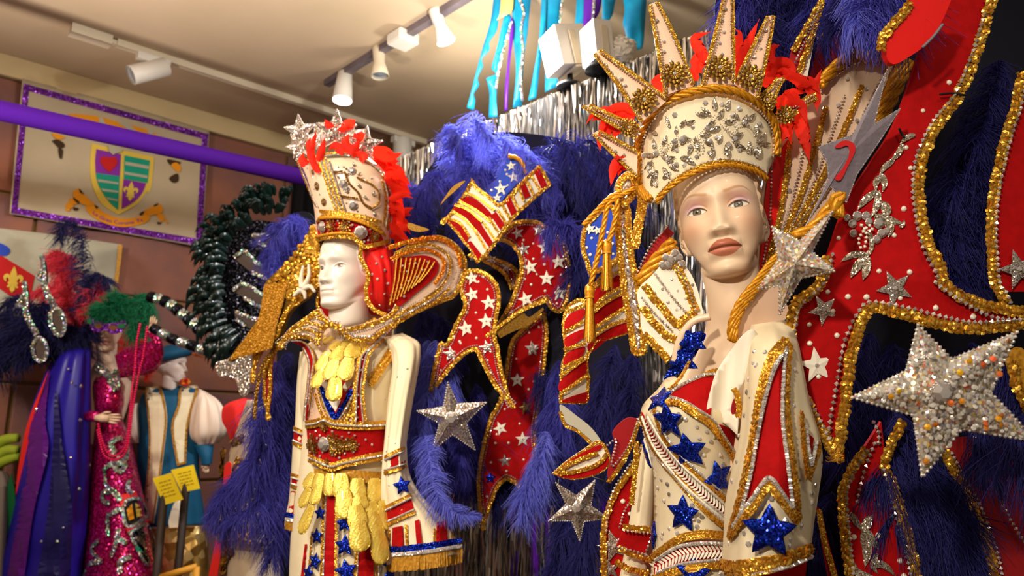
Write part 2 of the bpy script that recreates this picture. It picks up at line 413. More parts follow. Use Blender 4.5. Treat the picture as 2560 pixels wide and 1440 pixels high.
def plume(mb, P, L, n, r=.0018, w=.0006, droop=.5, spread=.75, mi=0, seg=5, tipL=.72, baseL=.5, sweep=.55, curl=.5, flat=None):
    """ostrich plume: a quill along P (k,3) with n soft barbs that hang together in tufts"""
    n = int(n*2.3); P = resample(np.asarray(P, float), .012); k = len(P)
    tube(mb, P, np.linspace(r, r*.25, k), 4, mi, caps=False)
    T = unit(np.gradient(P, axis=0)); s = np.sort(1-rng.uniform(0, 1, n)**1.15); f = s*(k-1); i = np.minimum(f.astype(int), k-2); g = (f-i)[:, None]
    O = P[i]*(1-g)+P[i+1]*g; t = unit(T[i]*(1-g)+T[i+1]*g)
    view = unit(O-CC) if flat is None else np.broadcast_to(flat, O.shape)
    b = unit(np.cross(t, view)); nn = np.cross(b, t); sd = np.where(rng.rand(n) < .5, 1, -1)[:, None]
    kn = 16; kx = np.linspace(0, 1, kn); tf = lambda a: np.where(sd > 0, np.interp(s, kx, rng.normal(0, a, kn))[:, None], np.interp(s, kx, rng.normal(0, a, kn))[:, None])
    ph = rng.normal(0, spread*.75, (n, 1))+tf(spread*.6)
    D = unit(sd*(b*np.cos(ph)+nn*np.sin(ph))+t*(sweep*rng.uniform(.3, 1.5, (n, 1))+tf(.4)+1.3*sm_(s)[:, None]))
    prof = np.where(s < .5, baseL+(1-baseL)*np.sin(s/.5*pi/2), tipL+(1-tipL)*np.cos((s-.5)/.5*pi/2))
    Lb = (L*prof*rng.uniform(.55, 1.2, n)*(1+tf(.12)[:, 0]))[:, None, None]
    u = np.linspace(0, 1, seg+1)[None, :, None]; crl = rng.normal(0, curl*.45, (n, 3))+np.concatenate([tf(curl*.7) for _ in range(3)], 1)
    C = O[:, None]+Lb*(D[:, None]*(u-.30*u**2)+np.array([0, 0, -1.])*(droop*1.15)*u**2.2+crl[:, None]*u**2*.6+np.roll(crl, 1, 1)[:, None]*.25*np.sin(u*4.5)*u)
    tg = unit(np.gradient(C, axis=1)); sdv = unit(np.cross(tg, view[:, None]+rng.normal(0, .35, (n, 1, 3)))); ww = w*(1-.7*u)*rng.uniform(.7, 1.6, (n, 1, 1))
    G = np.stack([C-sdv*ww, C+sdv*ww], 2).reshape(n, -1, 3); m = 2*(seg+1)
    F = np.array([[2*q, 2*q+1, 2*q+3, 2*q+2] for q in range(seg)]); FF = (F[None]+(np.arange(n)*m)[:, None, None]).reshape(-1, 4)
    mb.F.append(FF+mb.n); mb.M.append(np.full(len(FF), mi)); mb.V.append(G.reshape(-1, 3)); mb.C.append(np.ones((n*m, 3))); mb.n += n*m
    return mb
def sm_(x, a=.8, b=1.):
    t = np.clip((x-a)/(b-a), 0, 1); return t*t*(3-2*t)
def plumepx(name, pts, L, n, mat, parent, label=None, **k):
    """plume through (x, y, depth) points"""
    Q = spline3(pts, False, 10.); return obj(name, plume(MB(), at(Q[:, 0], Q[:, 1], Q[:, 2]), L, n, **k), mat, parent, True, label=label)
def tubepx(rows, nu=40, nv=None, pw=1., dens=10.):
    """closed sleeve or body through rows (xL, yL, xR, yR, depth, bulge[, sag px]); returns grid and sewing surface"""
    R = np.array([list(r)+[0]*(7-len(r)) for r in rows], float); n = len(R)
    q = np.linspace(0, n-1, nv or max(8, (n-1)*8)); Rq = []
    for t in q:
        i = min(int(t), n-2); g = t-i; p0, p1 = R[i], R[i+1]; a = R[i-1] if i else p0*2-p1; b = R[i+2] if i+2 < n else p1*2-p0
        m0, m1 = (p1-a)/2, (b-p0)/2; Rq.append((2*g**3-3*g**2+1)*p0+(g**3-2*g**2+g)*m0+(3*g**2-2*g**3)*p1+(g**3-g**2)*m1)
    R = np.array(Rq); a = np.linspace(0, 2*pi, nu, endpoint=False); c = np.cos(a); s = np.sin(a)
    mx, my = (R[:, 0]+R[:, 2])/2, (R[:, 1]+R[:, 3])/2; hx, hy = (R[:, 2]-R[:, 0])/2, (R[:, 3]-R[:, 1])/2
    cs = np.sign(c)*np.abs(c)**pw
    X = mx[:, None]+hx[:, None]*cs; Y = my[:, None]+hy[:, None]*cs+R[:, 6:7]*s[None]; D = R[:, 4:5]-R[:, 5:6]*s[None]
    G = at(X, Y, D); N = gridnormals(G)
    c0 = G.mean(1, keepdims=True); sg = np.sign(np.einsum('ijk,ijk->ij', N, G-c0).mean()); N = N*sg
    return G, MSurf(G.reshape(-1, 3), N.reshape(-1, 3))
def hull(name, rows, mat, parent, caps=True, wob=0., label=None, smooth=True, **k):
    G, sf = tubepx(rows, **k)
    if wob:
        m, n = G.shape[:2]; d = ray(1280, 720); ph = rng.uniform(0, 6, 3)
        a = np.linspace(0, 2*pi, n, endpoint=False)[None, :]; v = np.linspace(0, 1, m)[:, None]
        f = wob*(np.sin(a*7+ph[0]+v*2)+.6*np.sin(a*12+ph[1]-v*3))*(.3+.7*v)
        G = G+(f[..., None]*unit(G-G.mean(1, keepdims=True)))
        N = gridnormals(G); c0 = G.mean(1, keepdims=True); N = N*np.sign(np.einsum('ijk,ijk->ij', N, G-c0).mean()); sf = MSurf(G.reshape(-1, 3), N.reshape(-1, 3))
    o = obj(name, grid(MB(), G, wrap=True, capa=caps, capb=caps), mat, parent, smooth, label=label); return o, sf
def pol(pts, closed=True, step=7.): return spline(pts, closed, step)
# ------------------------------------------------------------------ materials
def lin(c): return tuple(((v/255.)/12.92 if v <= 10 else (((v/255.)+.055)/1.055)**2.4) for v in c)+(1.,)
M = {}
def mat(key, rgb, rough=.6, metal=0., rgb2=None, scale=40., kind='noise', bump=0., bscale=200., sheen=0., spec=.4, emit=None, es=0., alpha=1., trans=0., coat=0., island=None, contrast=(.35, .65)):
    m = bpy.data.materials.new(key); m.use_nodes = True; nt = m.node_tree; b = nt.nodes['Principled BSDF']; N = nt.nodes.new; Lk = nt.links.new
    b.inputs['Base Color'].default_value = lin(rgb); b.inputs['Roughness'].default_value = rough; b.inputs['Metallic'].default_value = metal
    b.inputs['Specular IOR Level'].default_value = spec; b.inputs['Sheen Weight'].default_value = sheen; b.inputs['Sheen Roughness'].default_value = .4
    b.inputs['Sheen Tint'].default_value = lin(rgb)
    b.inputs['Coat Weight'].default_value = coat; b.inputs['Alpha'].default_value = alpha; b.inputs['Transmission Weight'].default_value = trans
    tc = N('ShaderNodeTexCoord')
    if rgb2 is not None or island is not None:
        mx = N('ShaderNodeMix'); mx.data_type = 'RGBA'; mx.inputs[6].default_value = lin(rgb); mx.inputs[7].default_value = lin(rgb2 or island)
        if island is not None:
            g = N('ShaderNodeNewGeometry'); Lk(g.outputs['Random Per Island'], mx.inputs[0])
        else:
            t = N('ShaderNodeTexNoise') if kind == 'noise' else N('ShaderNodeTexWave'); t.inputs['Scale'].default_value = scale
            if kind == 'noise': t.inputs['Detail'].default_value = 5
            Lk(tc.outputs['Object'], t.inputs['Vector']); rp = N('ShaderNodeMapRange'); rp.inputs[1].default_value, rp.inputs[2].default_value = contrast
            Lk(t.outputs[0], rp.inputs[0]); Lk(rp.outputs[0], mx.inputs[0])
        Lk(mx.outputs[2], b.inputs['Base Color'])
    if bump:
        t = N('ShaderNodeTexNoise'); t.inputs['Scale'].default_value = bscale; t.inputs['Detail'].default_value = 3; Lk(tc.outputs['Object'], t.inputs['Vector'])
        bp = N('ShaderNodeBump'); bp.inputs['Strength'].default_value = bump; bp.inputs['Distance'].default_value = .01; Lk(t.outputs[0], bp.inputs['Height']); Lk(bp.outputs[0], b.inputs['Normal'])
    if key.startswith('feather'):   # thin barbs let some light through
        tr = N('ShaderNodeBsdfTranslucent'); ms = N('ShaderNodeMixShader'); ms.inputs[0].default_value = .38; Lk(b.outputs[0], ms.inputs[1]); Lk(tr.outputs[0], ms.inputs[2]); Lk(ms.outputs[0], nt.nodes['Material Output'].inputs[0])
        if b.inputs['Base Color'].links: Lk(b.inputs['Base Color'].links[0].from_socket, tr.inputs[0])
        else: tr.inputs[0].default_value = lin(rgb)
    if emit: b.inputs['Emission Color'].default_value = lin(emit); b.inputs['Emission Strength'].default_value = es
    M[key] = m; return m
def glitter(key, cols, cell=350., tilt=.8, rough=.22, metal=.85, base=None):
    """sequins: little cells, each with its own tilt and colour"""
    m = bpy.data.materials.new(key); m.use_nodes = True; nt = m.node_tree; b = nt.nodes['Principled BSDF']; N = nt.nodes.new; Lk = nt.links.new
    tc = N('ShaderNodeTexCoord'); v = N('ShaderNodeTexVoronoi'); v.inputs['Scale'].default_value = cell; Lk(tc.outputs['Object'], v.inputs['Vector'])
    g = N('ShaderNodeNewGeometry'); s = N('ShaderNodeVectorMath'); s.operation = 'SUBTRACT'; s.inputs[1].default_value = (.5, .5, .5); Lk(v.outputs['Color'], s.inputs[0])
    k = N('ShaderNodeVectorMath'); k.operation = 'SCALE'; k.inputs['Scale'].default_value = tilt; Lk(s.outputs[0], k.inputs[0])
    a = N('ShaderNodeVectorMath'); a.operation = 'ADD'; Lk(g.outputs['Normal'], a.inputs[0]); Lk(k.outputs[0], a.inputs[1])
    n = N('ShaderNodeVectorMath'); n.operation = 'NORMALIZE'; Lk(a.outputs[0], n.inputs[0]); Lk(n.outputs[0], b.inputs['Normal'])
    sp = N('ShaderNodeSeparateColor'); Lk(v.outputs['Color'], sp.inputs[0]); r = N('ShaderNodeValToRGB'); r.color_ramp.interpolation = 'CONSTANT'
    el = r.color_ramp.elements
    while len(el) < len(cols): el.new(.5)
    for i, c in enumerate(cols): el[i].position = i/len(cols); el[i].color = lin(c)
    Lk(sp.outputs[1], r.inputs[0]); Lk(r.outputs[0], b.inputs['Base Color'])
    b.inputs['Metallic'].default_value = metal; b.inputs['Roughness'].default_value = rough
    M[key] = m; return m
def tinted(key, rough=.45, coat=0., spec=.35):
    m = bpy.data.materials.new(key); m.use_nodes = True; nt = m.node_tree; b = nt.nodes['Principled BSDF']
    a = nt.nodes.new('ShaderNodeAttribute'); a.attribute_name = 'tint'; nt.links.new(a.outputs['Color'], b.inputs['Base Color'])
    b.inputs['Roughness'].default_value = rough; b.inputs['Coat Weight'].default_value = coat; b.inputs['Specular IOR Level'].default_value = spec
    M[key] = m; return m
mat('ceiling', (205, 184, 156), .9, rgb2=(200, 180, 150), scale=3)
mat('frieze', (214, 192, 146), .85)
mat('stone', (246, 242, 236), .13, .55, island=(150, 140, 132), spec=.8)
mat('pearl', (235, 225, 205), .25, .1, coat=.5)
mat('block', (112, 80, 82), .75, rgb2=(156, 98, 72), scale=2.2, bump=.15, bscale=60)
mat('mortar', (150, 120, 62), .9)
mat('floor', (120, 95, 75), .6, rgb2=(105, 82, 62), scale=5)
mat('white_paint', (226, 214, 190), .45)
mat('white_lamp', (235, 232, 225), .4)
mat('black', (14, 12, 14), .8); mat('black_cloth', (10, 9, 14), .95)
mat('dark_metal', (60, 55, 50), .4, .6)
mat('glow', (255, 250, 240), .5, emit=(255, 245, 230), es=14.)
mat('lens', (190, 205, 225), .1, .6)
mat('gold', (240, 192, 78), .3, .75, island=(206, 138, 28))
mat('gold_cord', (222, 158, 28), .42, .35, rgb2=(186, 118, 14), scale=300)
mat('gold_thread', (205, 150, 40), .5, .3, rgb2=(160, 105, 20), scale=160)
mat('antique_gold', (176, 132, 52), .34, .75, rgb2=(120, 82, 24), scale=300)
mat('orange_sequin', (244, 120, 30), .3, .55, island=(210, 140, 20))
mat('red', (172, 10, 12), .8, sheen=.2, spec=.12, rgb2=(158, 8, 10), scale=60, bump=.05)
mat('red_satin', (214, 22, 18), .5, sheen=.2, spec=.25)
mat('dark_red', (150, 8, 16), .8, sheen=.2)
mat('cream', (236, 222, 188), .72, sheen=.15, spec=.2, rgb2=(228, 212, 176), scale=12)
mat('white_cloth', (236, 228, 208), .7, sheen=.15, spec=.2)
mat('cream_satin', (235, 208, 176), .32, spec=.5, rgb2=(226, 190, 160), scale=8)
mat('pink_satin', (238, 202, 172), .3, spec=.5)
mat('royal_blue', (22, 62, 182), .6, sheen=.2)
mat('navy', (8, 7, 26), .95)
mat('feather_blue', (78, 76, 182), .62, sheen=.25, spec=.25, island=(46, 44, 136))
mat('feather_navy', (46, 46, 118), .65, sheen=.2, spec=.2, island=(22, 20, 80))
mat('feather_bright', (120, 126, 222), .6, sheen=.3, spec=.25, island=(72, 76, 190))
mat('feather_red', (244, 52, 24), .6, sheen=.2, spec=.2, island=(222, 30, 14))
mat('feather_coral', (236, 70, 84), .65, sheen=.2, island=(206, 40, 70))
mat('feather_green', (12, 132, 84), .65, sheen=.2, island=(4, 96, 66))
mat('feather_black', (8, 14, 14), .32, 0., island=(12, 44, 38), spec=.7)
mat('feather_indigo', (26, 26, 96), .7, island=(12, 12, 56))
glitter('silver_sequin', [(214, 205, 190), (190, 180, 165), (235, 228, 215), (150, 140, 130), (225, 190, 170), (205, 200, 225), (240, 235, 225), (200, 190, 160)], 330)
glitter('star_sequin', [(206, 198, 180), (180, 170, 152), (232, 226, 212), (196, 186, 168), (226, 140, 110), (205, 200, 222), (214, 206, 190), (236, 230, 220), (212, 202, 184), (196, 186, 170), (220, 190, 100), (200, 192, 176)], 300, metal=.5)
glitter('antique_silver', [(160, 144, 116), (128, 112, 90), (186, 172, 148), (206, 198, 188), (172, 156, 130)], 520, metal=.6)
SC_ = [(214, 205, 190), (190, 180, 165), (235, 228, 215), (150, 140, 130), (225, 190, 170), (205, 200, 225), (240, 235, 225), (200, 190, 160)]
glitter('silver_star', SC_, 20)
glitter('big_star', [(190, 180, 160), (120, 110, 100), (235, 228, 215), (170, 160, 145), (230, 110, 70), (205, 200, 225), (222, 180, 60), (240, 235, 225), (205, 195, 175), (180, 170, 155), (150, 145, 140)], 26)
glitter('blue_star', [(20, 44, 190), (30, 80, 225), (12, 24, 130), (34, 60, 210), (16, 30, 160)], 15, tilt=.9)
glitter('gold_star', [(226, 190, 70), (200, 160, 50), (240, 214, 120), (176, 140, 40)], 14)
glitter('blue_sequin', [(20, 44, 190), (30, 80, 225), (12, 24, 130), (34, 60, 210), (16, 30, 160)], 420, tilt=.9)
glitter('magenta_sequin', [(196, 14, 110), (170, 8, 84), (224, 40, 140), (150, 6, 70), (205, 20, 60)], 160, metal=.6)
glitter('gold_sequin', [(226, 190, 70), (200, 160, 50), (240, 214, 120), (176, 140, 40), (232, 176, 60)], 260, metal=.7)
glitter('holo', [(210, 205, 200), (150, 150, 160), (120, 230, 170), (235, 190, 140), (160, 150, 235), (230, 230, 235)], 220)
glitter('black_sequin', [(12, 12, 18), (26, 26, 36), (60, 60, 76), (8, 8, 12)], 200)
glitter('purple_sequin', [(96, 22, 142), (120, 34, 170), (70, 14, 110), (150, 60, 190)], 220, metal=.5)
glitter('gold_lame', [(196, 160, 90), (170, 132, 66), (214, 182, 118), (150, 112, 50)], 30, tilt=.5, rough=.35, metal=.7)
mat('scale', (232, 206, 96), .22, .35, rgb2=(206, 170, 60), scale=3, coat=.4, bump=.25, bscale=14)
mat('foil', (214, 212, 214), .14, .95, island=(150, 146, 140), spec=.6)
mat('grey_felt', (128, 118, 124), .7, .15, rgb2=(110, 100, 108), scale=14, bump=.2, bscale=80)
mat('velvet', (72, 20, 138), .75, sheen=.3, spec=.1)
mat('banner', (188, 172, 146), .9, rgb2=(182, 166, 138), scale=6)
mat('yellow_felt', (222, 190, 76), .9); mat('teal_felt', (8, 150, 124), .8); mat('purple_felt', (128, 34, 156), .8); mat('red_felt', (186, 20, 22), .85); mat('orange_felt', (226, 146, 12), .85); mat('brown_felt', (60, 40, 14), .9); mat('grey_cloth', (176, 172, 152), .85)
mat('teal_ribbon', (2, 146, 190), .45, sheen=.1, rgb2=(4, 126, 178), scale=20); mat('purple_ribbon', (88, 14, 160), .45); mat('yellow_ribbon', (226, 190, 110), .5)
tinted('female_skin', .42, .1); tinted('male_skin', .3, .35, .5)
mat('mannequin', (226, 196, 166), .42); mat('mannequin_white', (228, 214, 200), .35)
mat('teal_velvet', (6, 84, 122), .7, sheen=.4); mat('ivory', (236, 222, 186), .6, bump=.2, bscale=30); mat('puff', (244, 222, 204), .6)
mat('magenta', (190, 10, 90), .45, sheen=.2); mat('indigo_sheer', (34, 22, 150), .4, sheen=.3); mat('violet_sheer', (92, 20, 132), .4, sheen=.3); mat('dark_indigo', (18, 12, 78), .5, sheen=.3); mat('scarlet', (226, 36, 28), .6); mat('emerald', (6, 96, 48), .6)
mat('bead_pink', (232, 24, 96), .2, .4, coat=.4); mat('yellow_card', (246, 214, 28), .7); mat('print', (120, 96, 20), .9); mat('post', (46, 30, 20), .6); mat('wood_gold', (208, 146, 40), .5)
mat('lime', (150, 170, 40), .7, sheen=.2); mat('plush_red', (226, 40, 36), .95, sheen=.6, bump=.4, bscale=220); mat('stone_grey', (120, 110, 100), .8)
mat('gown', (196, 176, 150), .45, rgb2=(176, 152, 122), scale=6); mat('brown', (110, 60, 26), .6); mat('tan', (200, 160, 120), .6)
mat('mirror', (150, 140, 140), .15, .9)
mat('feather_brown', (180, 96, 50), .6)

# ------------------------------------------------------------------ room
CH = 3.05; YB = 4.31
structure(obj('ceiling', box(MB(), (1.2, .9, CH+.05), (4.4, 3.6, .05)), M['ceiling'], smooth=False))
structure(obj('floor', box(MB(), (1.2, .9, -.05), (4.4, 3.6, .05)), M['floor'], smooth=False))
wb = structure(obj('wall_back', box(MB(), (1.15, YB+.075, 1.525), (4.35, .05, 1.525)), M['mortar'], smooth=False))
structure(obj('trim_1', bevbox(MB(), (-3.2, YB-.022, 2.94), (4.6, YB+.03, CH), .004), M['frieze'], smooth=False))
structure(obj('wall_right', box(MB(), (1.99, .45, 1.255), (.045, 2.48, 1.255)), M['cream'], smooth=False))
structure(obj('wall_left', box(MB(), (-3.15, .9, 1.525), (.05, 3.6, 1.525)), M['ceiling'], smooth=False))
structure(obj('wall_far', box(MB(), (5.5, .9, 1.525), (.05, 3.6, 1.525)), M['ceiling'], smooth=False))
# big painted blocks of the back wall, each its own stone
bh = [0.0, .48, .96, 1.444, 1.926, 2.36, 2.94]
for r in range(len(bh)-1):
    x = .73-.86*4-(.43 if r % 2 else 0)
    while x < 3.6:
        x1 = x+.86; mb = bevbox(MB(), (x+.008, YB, bh[r]+.007), (x1-.008, YB+.03, bh[r+1]-.007), .006)
        obj('stone_block', mb, M['block'], wb, False); x = x1
# ------------------------------------------------------------------ lighting tracks and lamps
def track(label, a, b, feed):
    a, b = np.array(a, float), np.array(b, float); t = unit(b-a); s = np.cross([0, 0, 1.], t)
    T = thing('lighting_track', label, 'track', ((a+b)/2)); B = np.stack([t, s, [0, 0, 1.]])
    obj('rail', box(MB(), (a+b)/2-[0, 0, .016], (np.linalg.norm(b-a)/2, .018, .016), B), M['white_paint'] if feed else M['grey_felt'], T, False)
    if feed:
        f = MB(); box(f, a-t*.11-[0, 0, .022], (.085, .034, .022), B); box(f, a-t*.015-[0, 0, .018], (.02, .012, .01), B); obj('power_feed', f, M['white_paint'], T, False)
    return T, t, s
ta, tA, sA = track('white lighting track along the ceiling above the shield banner', (.86, 3.74, CH), (2.66, 3.74, CH), True)
tb, tB, sB = track('grey lighting track running towards the turquoise ribbons', (1.79, 3.42, CH), (1.79, -1.6, CH), False)
def spotlight(label, base, t, s, drop, aim, prof, lit, mat_='white_lamp', adapter=True, power=3.):
    base = np.array(base, float); B = np.stack([t, s, [0, 0, 1.]]); aim = unit(np.array(aim, float))
    T = thing('track_spotlight', label, 'spotlight', base, 'spotlights on the ceiling tracks')
    if adapter: obj('adapter', box(MB(), base-[0, 0, .05], (.075, .022, .018), B), M[mat_], T, False)
    q = base-[0, 0, drop]; obj('stem', tube(MB(), [base-[0, 0, .06], q], .011, 10), M[mat_], T)
    L = max(h for r, h in prof); o = q-aim*L*.42
    obj('lamp_head', lathe(MB(), prof, o, aim, 32, capb=False), M[mat_], T)
    r, h = prof[-1]; obj('lens', lathe(MB(), [(r*.93, h-.012), (r*.6, h-.006), (.001, h-.004)], o, aim, 28, capa=False, capb=False), M['glow' if lit else 'lens'], T)
    if lit: lamp('SPOT', 'spotlight_beam', o+aim*(h+.02), o+aim*2, power, size=.04, ang=70, col=(1, .95, .88))
can = [(.042, 0), (.046, .004), (.046, .165), (.046, .178), (.043, .178)]
spotlight('white cylinder spotlight hanging over the shield banner, casting a shadow on the ceiling', at(385, 128, 3.71)*[1, 0, 1]+[0, 3.74, 0], tA, sA, .10, -CR*.72-CU*.42-CF*.62, can, False)
spotlight('white cylinder spotlight hanging past the silver star crown', at(1002, 338, 4.7)*[1, 0, 1]+[0, 3.74, 0], tA, sA, .115, [.15, .1, -1], [(.05, 0), (.055, .004), (.062, .2), (.06, .2)], False)
flare = [(.026, 0), (.03, .004), (.028, .05), (.026, .08), (.034, .11), (.043, .15), (.041, .152)]
P = lambda y: np.array([1.79, y, CH])
spotlight('lit white spotlight at the far end of the grey track', P(3.24), tB, sB, .08, [-.10, -.10, -1], [(.03, 0), (.036, .005), (.05, .16), (.047, .162)], True, adapter=False, power=2)
spotlight('unlit cream spotlight, middle one on the grey track', P(2.92), tB, sB, .06, [.05, -.1, -1], flare, False, 'white_paint', adapter=False)
spotlight('lit flared spotlight beside the clear connector on the grey track', P(2.45), tB, sB, .06, [.33, -.2, -1], flare, True, adapter=False, power=2)
cx = thing('track_connector', 'pale square connector box on the grey track', 'connector', P(2.72)); obj('housing', bevbox(MB(), (1.735, 2.67, CH-.06), (1.845, 2.78, CH-.004), .008), M['mirror' if 0 else 'white_lamp'], cx, False)
# flood lamps standing on top of the partition
def flood(label, px, d, w, h, dep, aim, lit):
    O = at(*px, d); a = unit(np.array(aim, float)); s = unit(np.cross(a, [0, 0, 1.])); u = np.cross(s, a); B = np.stack([s, a, u])
    T = thing('flood_lamp', label, 'lamp', (O[0], O[1], 2.515), 'flood lamps on the partition')
    obj('housing', box(MB(), O, (w/2, dep/2, h/2), B), M['white_lamp'], T, False)
    if lit: obj('light_panel', box(MB(), O+a*(dep/2+.002), (w*.44, .002, h*.44), B), M['glow'], T, False)
    br = MB()
    for k in (-1, 1): box(br, O-u*h*.1+s*k*(w/2+.006), (.003, .012, h*.42), B)
    box(br, O-u*(h*.5+.01), (w/2+.006, .012, .004), B); obj('bracket', br, M['white_paint'], T, False)
    st = O-u*(h*.5+.012); obj('base', lathe(MB(), [(.05, 0), (.05, .012), (.02, .02), (.012, .03), (.01, max(.04, st[2]-2.515))], np.array([st[0], st[1], 2.513]), [0, 0, 1], 24), M['black'], T)
    return O, a
fO, fa = flood('square white flood lamp glowing on top of the tinsel partition', (1412, 128), 2.80, .13, .15, .12, (-.93, .32, -.26), True)
flood('narrow white flood lamp behind the glowing one on the partition', (1492, 112), 2.66, .10, .14, .07, (-.93, .34, -.1), False)
lamp('AREA', 'flood_beam', fO+fa*.075, at(1225, 310, 2.45), 55, col=(.92, .95, 1), size=.11)
lamp('POINT', 'ceiling_spill', fO+fa*.36+np.array([0, 0, .12]), (0, 0, 0), 24, col=(1, .93, .82), size=.05)
lamp('POINT', 'ceiling_spill', (2.06, 2.5, 2.66), (0, 0, 0), 7, col=(1, .92, .8), size=.06)  # extra point added to brighten the far ceiling, no lamp modelled here
bagm = MB(); G, _ = tubepx([(1548, 90, 1560, 92, 2.66, .01), (1530, 105, 1590, 108, 2.66, .04), (1526, 130, 1582, 134, 2.66, .05), (1530, 150, 1575, 155, 2.66, .04), (1545, 165, 1560, 166, 2.66, .01)], 20); G = G+rng.normal(0, .004, G.shape)
tag(obj('crumpled_wrap', grid(bagm, G, wrap=True, capa=True, capb=True), M['white_lamp'], smooth=False), 'crumpled clear wrap lying on the partition beside the flood lamps', 'wrap')

# ------------------------------------------------------------------ ribbons hanging from the ceiling behind the partition
RB = Plane((2.10, 1.9, 2.8), unit(np.array([-.75, -.66, 0])), lambda x, y: .015*np.sin(x*.06+y*.03))
def ribbon(label, pts, m, off=0., beadrow=None, step=9.):
    pts = R1(pts); lo = max(p[1] for p in pts)
    # run the ribbon up out of view to the ceiling
    o, poly = panel('ribbon_streamer', [(p[0]+(0 if p[1] > 2 else 0), p[1] if p[1] > 2 else -60, *p[2:]) for p in pts], (lambda s: type('S', (), {'__call__': lambda q, x, y, e=0.: RB(x, y, e+off), 'nrm': lambda q, x, y: RB.nrm(x, y)})())(0), M[m], None, .002, step, 18, True)
    tag(o, label, 'ribbon', 'streamers above the partition')
    if beadrow:
        q = spline(R1(beadrow), False, 6.); P_, N_ = path3(q, RB, off+.004); obj('sequin_edge', beads(MB(), P_, N_, .007, tpl=DISC, sp=1.5), M['holo'], o, False)
    return o
ribbon('long turquoise ribbon with a scalloped edge, farthest from the flood lamps', [(1385, 0), (1350, 120), (1290, 330), (1230, 560), (1195, 690, 1), (1240, 705, 1), (1250, 640), (1240, 600), (1275, 545), (1265, 500), (1300, 420), (1290, 380), (1340, 320), (1340, 270), (1385, 200), (1400, 120), (1440, 0)], 'teal_ribbon')
ribbon('short yellow ribbon draped over the turquoise ones', [(1430, 0), (1405, 90), (1385, 130, 1), (1470, 85, 1), (1490, 60), (1492, 0)], 'yellow_ribbon', .02)
ribbon('turquoise ribbon with a forked step, beside the thin purple ribbon', [(1440, 95), (1390, 300), (1355, 440), (1385, 470), (1320, 500, 1), (1340, 600), (1335, 755, 1), (1390, 745, 1), (1385, 600), (1400, 430), (1440, 300), (1482, 110)], 'teal_ribbon', .01, [(1480, 150), (1440, 290), (1405, 420), (1385, 560)])
ribbon('thin purple ribbon hanging between two turquoise ribbons', [(1478, 95, 1), (1465, 300), (1440, 560), (1437, 712, 1), (1455, 705, 1), (1470, 420), (1498, 180)], 'purple_ribbon', .015)
ribbon('wide turquoise ribbon with a sequinned bead strip down its edge', [(1495, 0), (1490, 200), (1510, 450), (1490, 690, 1), (1548, 680, 1), (1560, 400), (1590, 150), (1606, 0)], 'teal_ribbon', .0, [(1535, 5), (1560, 90), (1545, 180), (1555, 330), (1540, 480), (1550, 640)])
ribbon('narrow slanting turquoise ribbon just before the glowing lamp', [(1682, 0), (1660, 220), (1620, 480), (1588, 645, 1), (1640, 625, 1), (1665, 420), (1700, 160), (1705, 0)], 'teal_ribbon', .01)
ribbon('broad turquoise ribbon hanging behind the glowing lamp', [(1705, 0), (1700, 200), (1695, 590, 1), (1785, 550, 1), (1795, 300), (1790, 180), (1812, 0)], 'teal_ribbon', .0, [(1808, 5), (1795, 120), (1793, 260), (1785, 420)])
ribbon('dark turquoise ribbon edging the broad purple one', [(1918, 0), (1885, 180), (1880, 250), (1815, 490, 1), (1870, 500, 1), (1905, 330), (1940, 180), (1962, 0)], 'teal_ribbon', -.01)
ribbon('broad purple ribbon with a sequin line, beside the narrow lamp', [(1962, 0), (1938, 190, 1), (1990, 240), (2025, 175), (2020, 120), (2050, 60), (2058, 0)], 'purple_ribbon', .0, [(2010, 5), (2005, 60), (2000, 170)])
ribbon('jagged turquoise ribbon beside the widest ribbon', [(2068, 0), (2066, 260, 1), (2105, 240), (2115, 180), (2078, 160, 1), (2120, 110), (2140, 40), (2160, 0)], 'teal_ribbon', .01)
ribbon('widest turquoise ribbon, nearest to the rayed crown', [(2192, 0), (2205, 60), (2195, 150), (2215, 230), (2205, 345, 1), (2318, 310, 1), (2330, 240), (2338, 0)], 'teal_ribbon', .0)

# ------------------------------------------------------------------ tinsel curtain on the partition
tc = thing('tinsel_curtain', 'silver foil tinsel curtain covering the partition behind the costumes', 'curtain', (1.93, .6, 2.53))
obj('header_strip', bevbox(MB(), (1.925, -1.9, 2.508), (1.944, 2.85, 2.532), .003), M['white_paint'], tc, False)
tm = MB(); n = 3600; y = rng.uniform(-1.9, 2.85, n); z = np.linspace(2.515, .25, 22)
wy = np.cumsum(rng.normal(0, .0035, (n, 22)), 1); wx = rng.normal(0, .006, (n, 22)); tw = np.cumsum(rng.normal(0, .55, (n, 22)), 1)+rng.uniform(0, 6, (n, 1)); hw = .0042
X = 1.918+wx-rng.uniform(0, .02, (n, 1)); Yy = y[:, None]+wy; ca, sa = np.cos(tw)*hw, np.sin(tw)*hw
G = np.stack([np.stack([X-sa, Yy-ca, np.broadcast_to(z, X.shape)], -1), np.stack([X+sa, Yy+ca, np.broadcast_to(z, X.shape)], -1)], 2).reshape(n, -1, 3)
F = np.array([[2*q, 2*q+1, 2*q+3, 2*q+2] for q in range(21)]); tm.add(G.reshape(-1, 3), (F[None]+(np.arange(n)*44)[:, None, None]).reshape(-1, 4))
obj('tinsel', tm, M['foil'], tc, False, kind='stuff')
for yy in (2.2, 1.72, 1.3):
    pass
pv = MB()
for yy in (1.86, 1.93, 2.03, 1.62): box(pv, (1.90, yy, .65), (.002, .018, .62))
obj('purple_streamer', pv, M['purple_ribbon'], tc, False)

